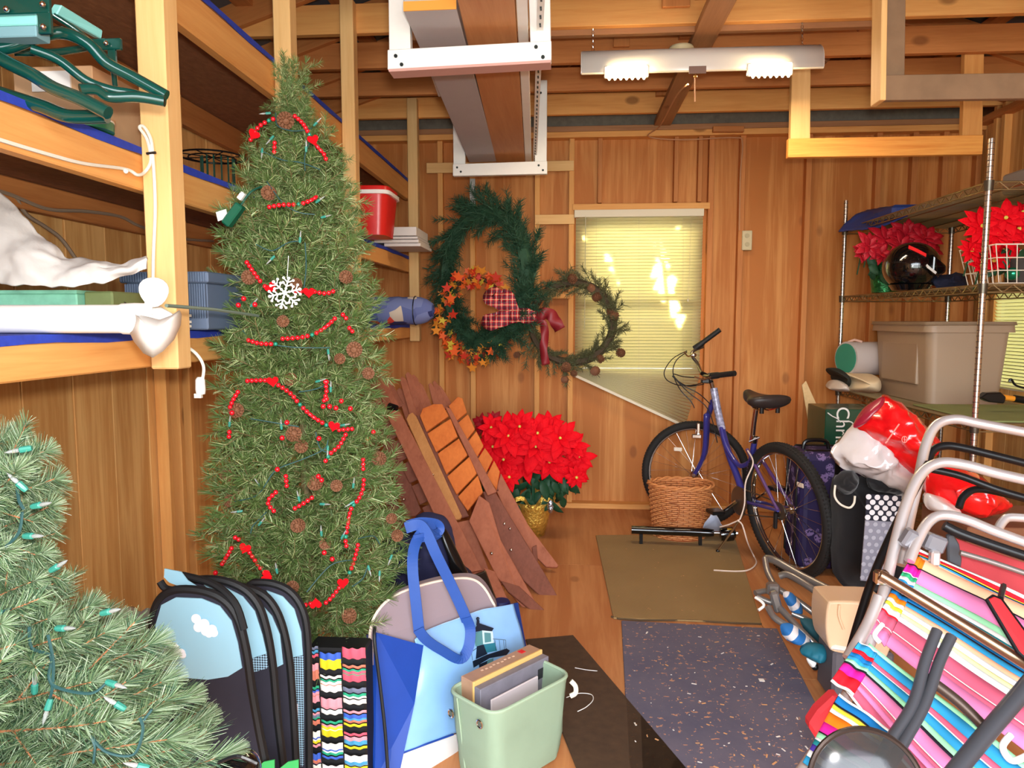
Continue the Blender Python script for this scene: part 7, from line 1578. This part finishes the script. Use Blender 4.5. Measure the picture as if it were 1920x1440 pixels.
pillow('body', [(715, 1060), (722, 1010), (750, 990), (770, 985), (780, 968), (812, 962), (840, 975), (852, 1010), (862, 1060), (890, 1085), (880, 1140), (740, 1150)], 2.72, .25, mat('navy_bag', (30, 32, 66), .8, var=.15, sc=20), nb_, amp=.018, fs=9)
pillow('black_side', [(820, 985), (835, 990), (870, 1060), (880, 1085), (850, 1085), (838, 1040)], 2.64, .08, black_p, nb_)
# sage bin with cassettes
sage = mat('sage_canvas', (142, 164, 138), .85, var=.10, sc=7, bump=.25); sage_in = mat('sage_inside', (112, 136, 104), .85)
zr = .26
def bp(px, py, z=zr): return PZ(px, py, z)
L_, B_, R2_, F_ = bp(838, 1296), bp(985, 1226), bp(1072, 1268), bp(926, 1345)
bn = thing('sage_fabric_bin', 'sage green canvas bin with metal eyelets and a rope handle', 'bin', ((L_+R2_)/2-V((0, 0, zr))))
def rcorner(ps, r, n=4):
    out = []
    for i in range(len(ps)):
        p, a, c = ps[i], ps[i-1], ps[(i+1) % len(ps)]; u = (a-p).normalized()*r; v = (c-p).normalized()*r
        for k in range(n+1): t = k/n; out.append((p+u)*(1-t)**2+p*2*t*(1-t)+(p+v)*t*t)
    return out
cen = (L_+R2_)/2; rimp = rcorner([L_, F_, R2_, B_], .05, 5); G = []
for h in [0, .1, .3, .55, .8, 1]:
    k = .86+.14*h**.7; G.append([V((cen.x+(p.x-cen.x)*k+.003*sin(i*1.7+h*9), cen.y+(p.y-cen.y)*k+.003*cos(i*1.3+h*7), zr*h+.004)) for i, p in enumerate(rimp)])
for h, k in ((1, .955), (.6, .91), (.08, .83)): G.append([V((cen.x+(p.x-cen.x)*k, cen.y+(p.y-cen.y)*k, zr*h+.004)) for p in rimp])
mb = MB(); mb.grid(G, wrap=True); n = len(rimp); mb.f += [tuple(range(n)), tuple(range(len(mb.v)-n, len(mb.v)))]; mb.mi += [0, 0]; mb.build('body', sage, bn, smooth=True, angle=60)
MB().tube([V((p.x, p.y, zr+.004)) for p in rimp], .006, 8, closed=True).build('rim_binding', mat('sage_binding', (156, 178, 150), .8), bn, smooth=True)
fn = ((F_-L_).cross(V((0, 0, 1)))).normalized(); fn = fn if fn.y < 0 else -fn
for (a, b_) in ((852, 1334), (906, 1354)):
    o0 = L_*.93+cen*.07; p = PP(a, b_, o0, fn)+fn*.014; R3 = frame(fn)
    MB().tube([p+R3 @ V((.0115*cos(t), .0115*sin(t), 0)) for t in [2*pi*k/18 for k in range(18)]], .0032, 6, closed=True).build('eyelet', chrome, bn, smooth=True); MB().lathe([(.009, 0), (.009, .001)], 14, p, R3).build('eyelet_hole', mat('hole_grey', (90, 96, 86), .7), bn)
MB().tube(cr([R2_*.985+cen*.015+V((0, 0, -.015)), R2_+V((.012, -.005, -.03)), R2_+V((.012, -.01, -.05)), R2_*.98+cen*.02+V((0, -.01, -.06))], 5), .008, 8).build('rope_handle', mat('rope_white', (220, 214, 196), .8), bn, smooth=True)
MB().tube([L_*.75+F_*.25+fn*.004-V((0, 0, .0)), (L_*.75+F_*.25)*.86+cen*.14-V((0, 0, zr-.03))+fn*.004], .0025, 5).build('seam', mat('sage_binding', (156, 178, 150), .8), bn)
cs = thing('audiobook_case', 'tan and grey box set of cassettes standing in the sage bin', 'box', cen)
d1 = (B_-L_).normalized(); d2 = (F_-L_).normalized(); A0 = bp(864, 1276, .275); 
def cq(m, nm, a0, a1, b0, b1, z0, z1): return MB().obox(A0+d1*(a0+a1)/2+d2*(b0+b1)/2+V((0, 0, (z0+z1)/2-.24)), (b1-b0, a1-a0, z1-z0), Matrix((d2, d1, V((0, 0, 1)))).transposed()).build(nm, m, cs, bevel=.002)
tanp = mat('box_tan', (176, 136, 108), .5, var=.12, sc=30); gryp = mat('box_mauve', (122, 118, 128), .5, var=.2, sc=25)
cq(tanp, 'spine', .0, .31, .0, .06, .05, .255); cq(mat('gold_line', (222, 180, 110), .4), 'gold_band', -.001, .311, .052, .061, .05, .256); cq(gryp, 'front_case', .0, .31, .0615, .09, .04, .243)
cq(mat('paper_pink', (216, 204, 206), .6), 'paper_slip', .03, .24, .10, .107, .03, .205)
for k in range(9): p = A0+d1*(.07+.017*k)+d2*(.022+.002*(k % 3))+V((0, 0, .0165)); MB().obox(p, (.006, .009, .001), Matrix((d2, d1, V((0, 0, 1)))).transposed()).build('spine_mark', mat('spine_mark', (226, 190, 160), .5), cs)
p = A0+d1*.25+d2*.022+V((0, 0, .0165)); MB().obox(p, (.02, .02, .001), Matrix((d2, d1, V((0, 0, 1)))).transposed()).build('red_mark', mat('red_letter', (226, 40, 44), .4), cs)
cq(mat('black_label', (40, 38, 44), .5), 'black_label', .255, .285, .0905, .0915, .18, .215)
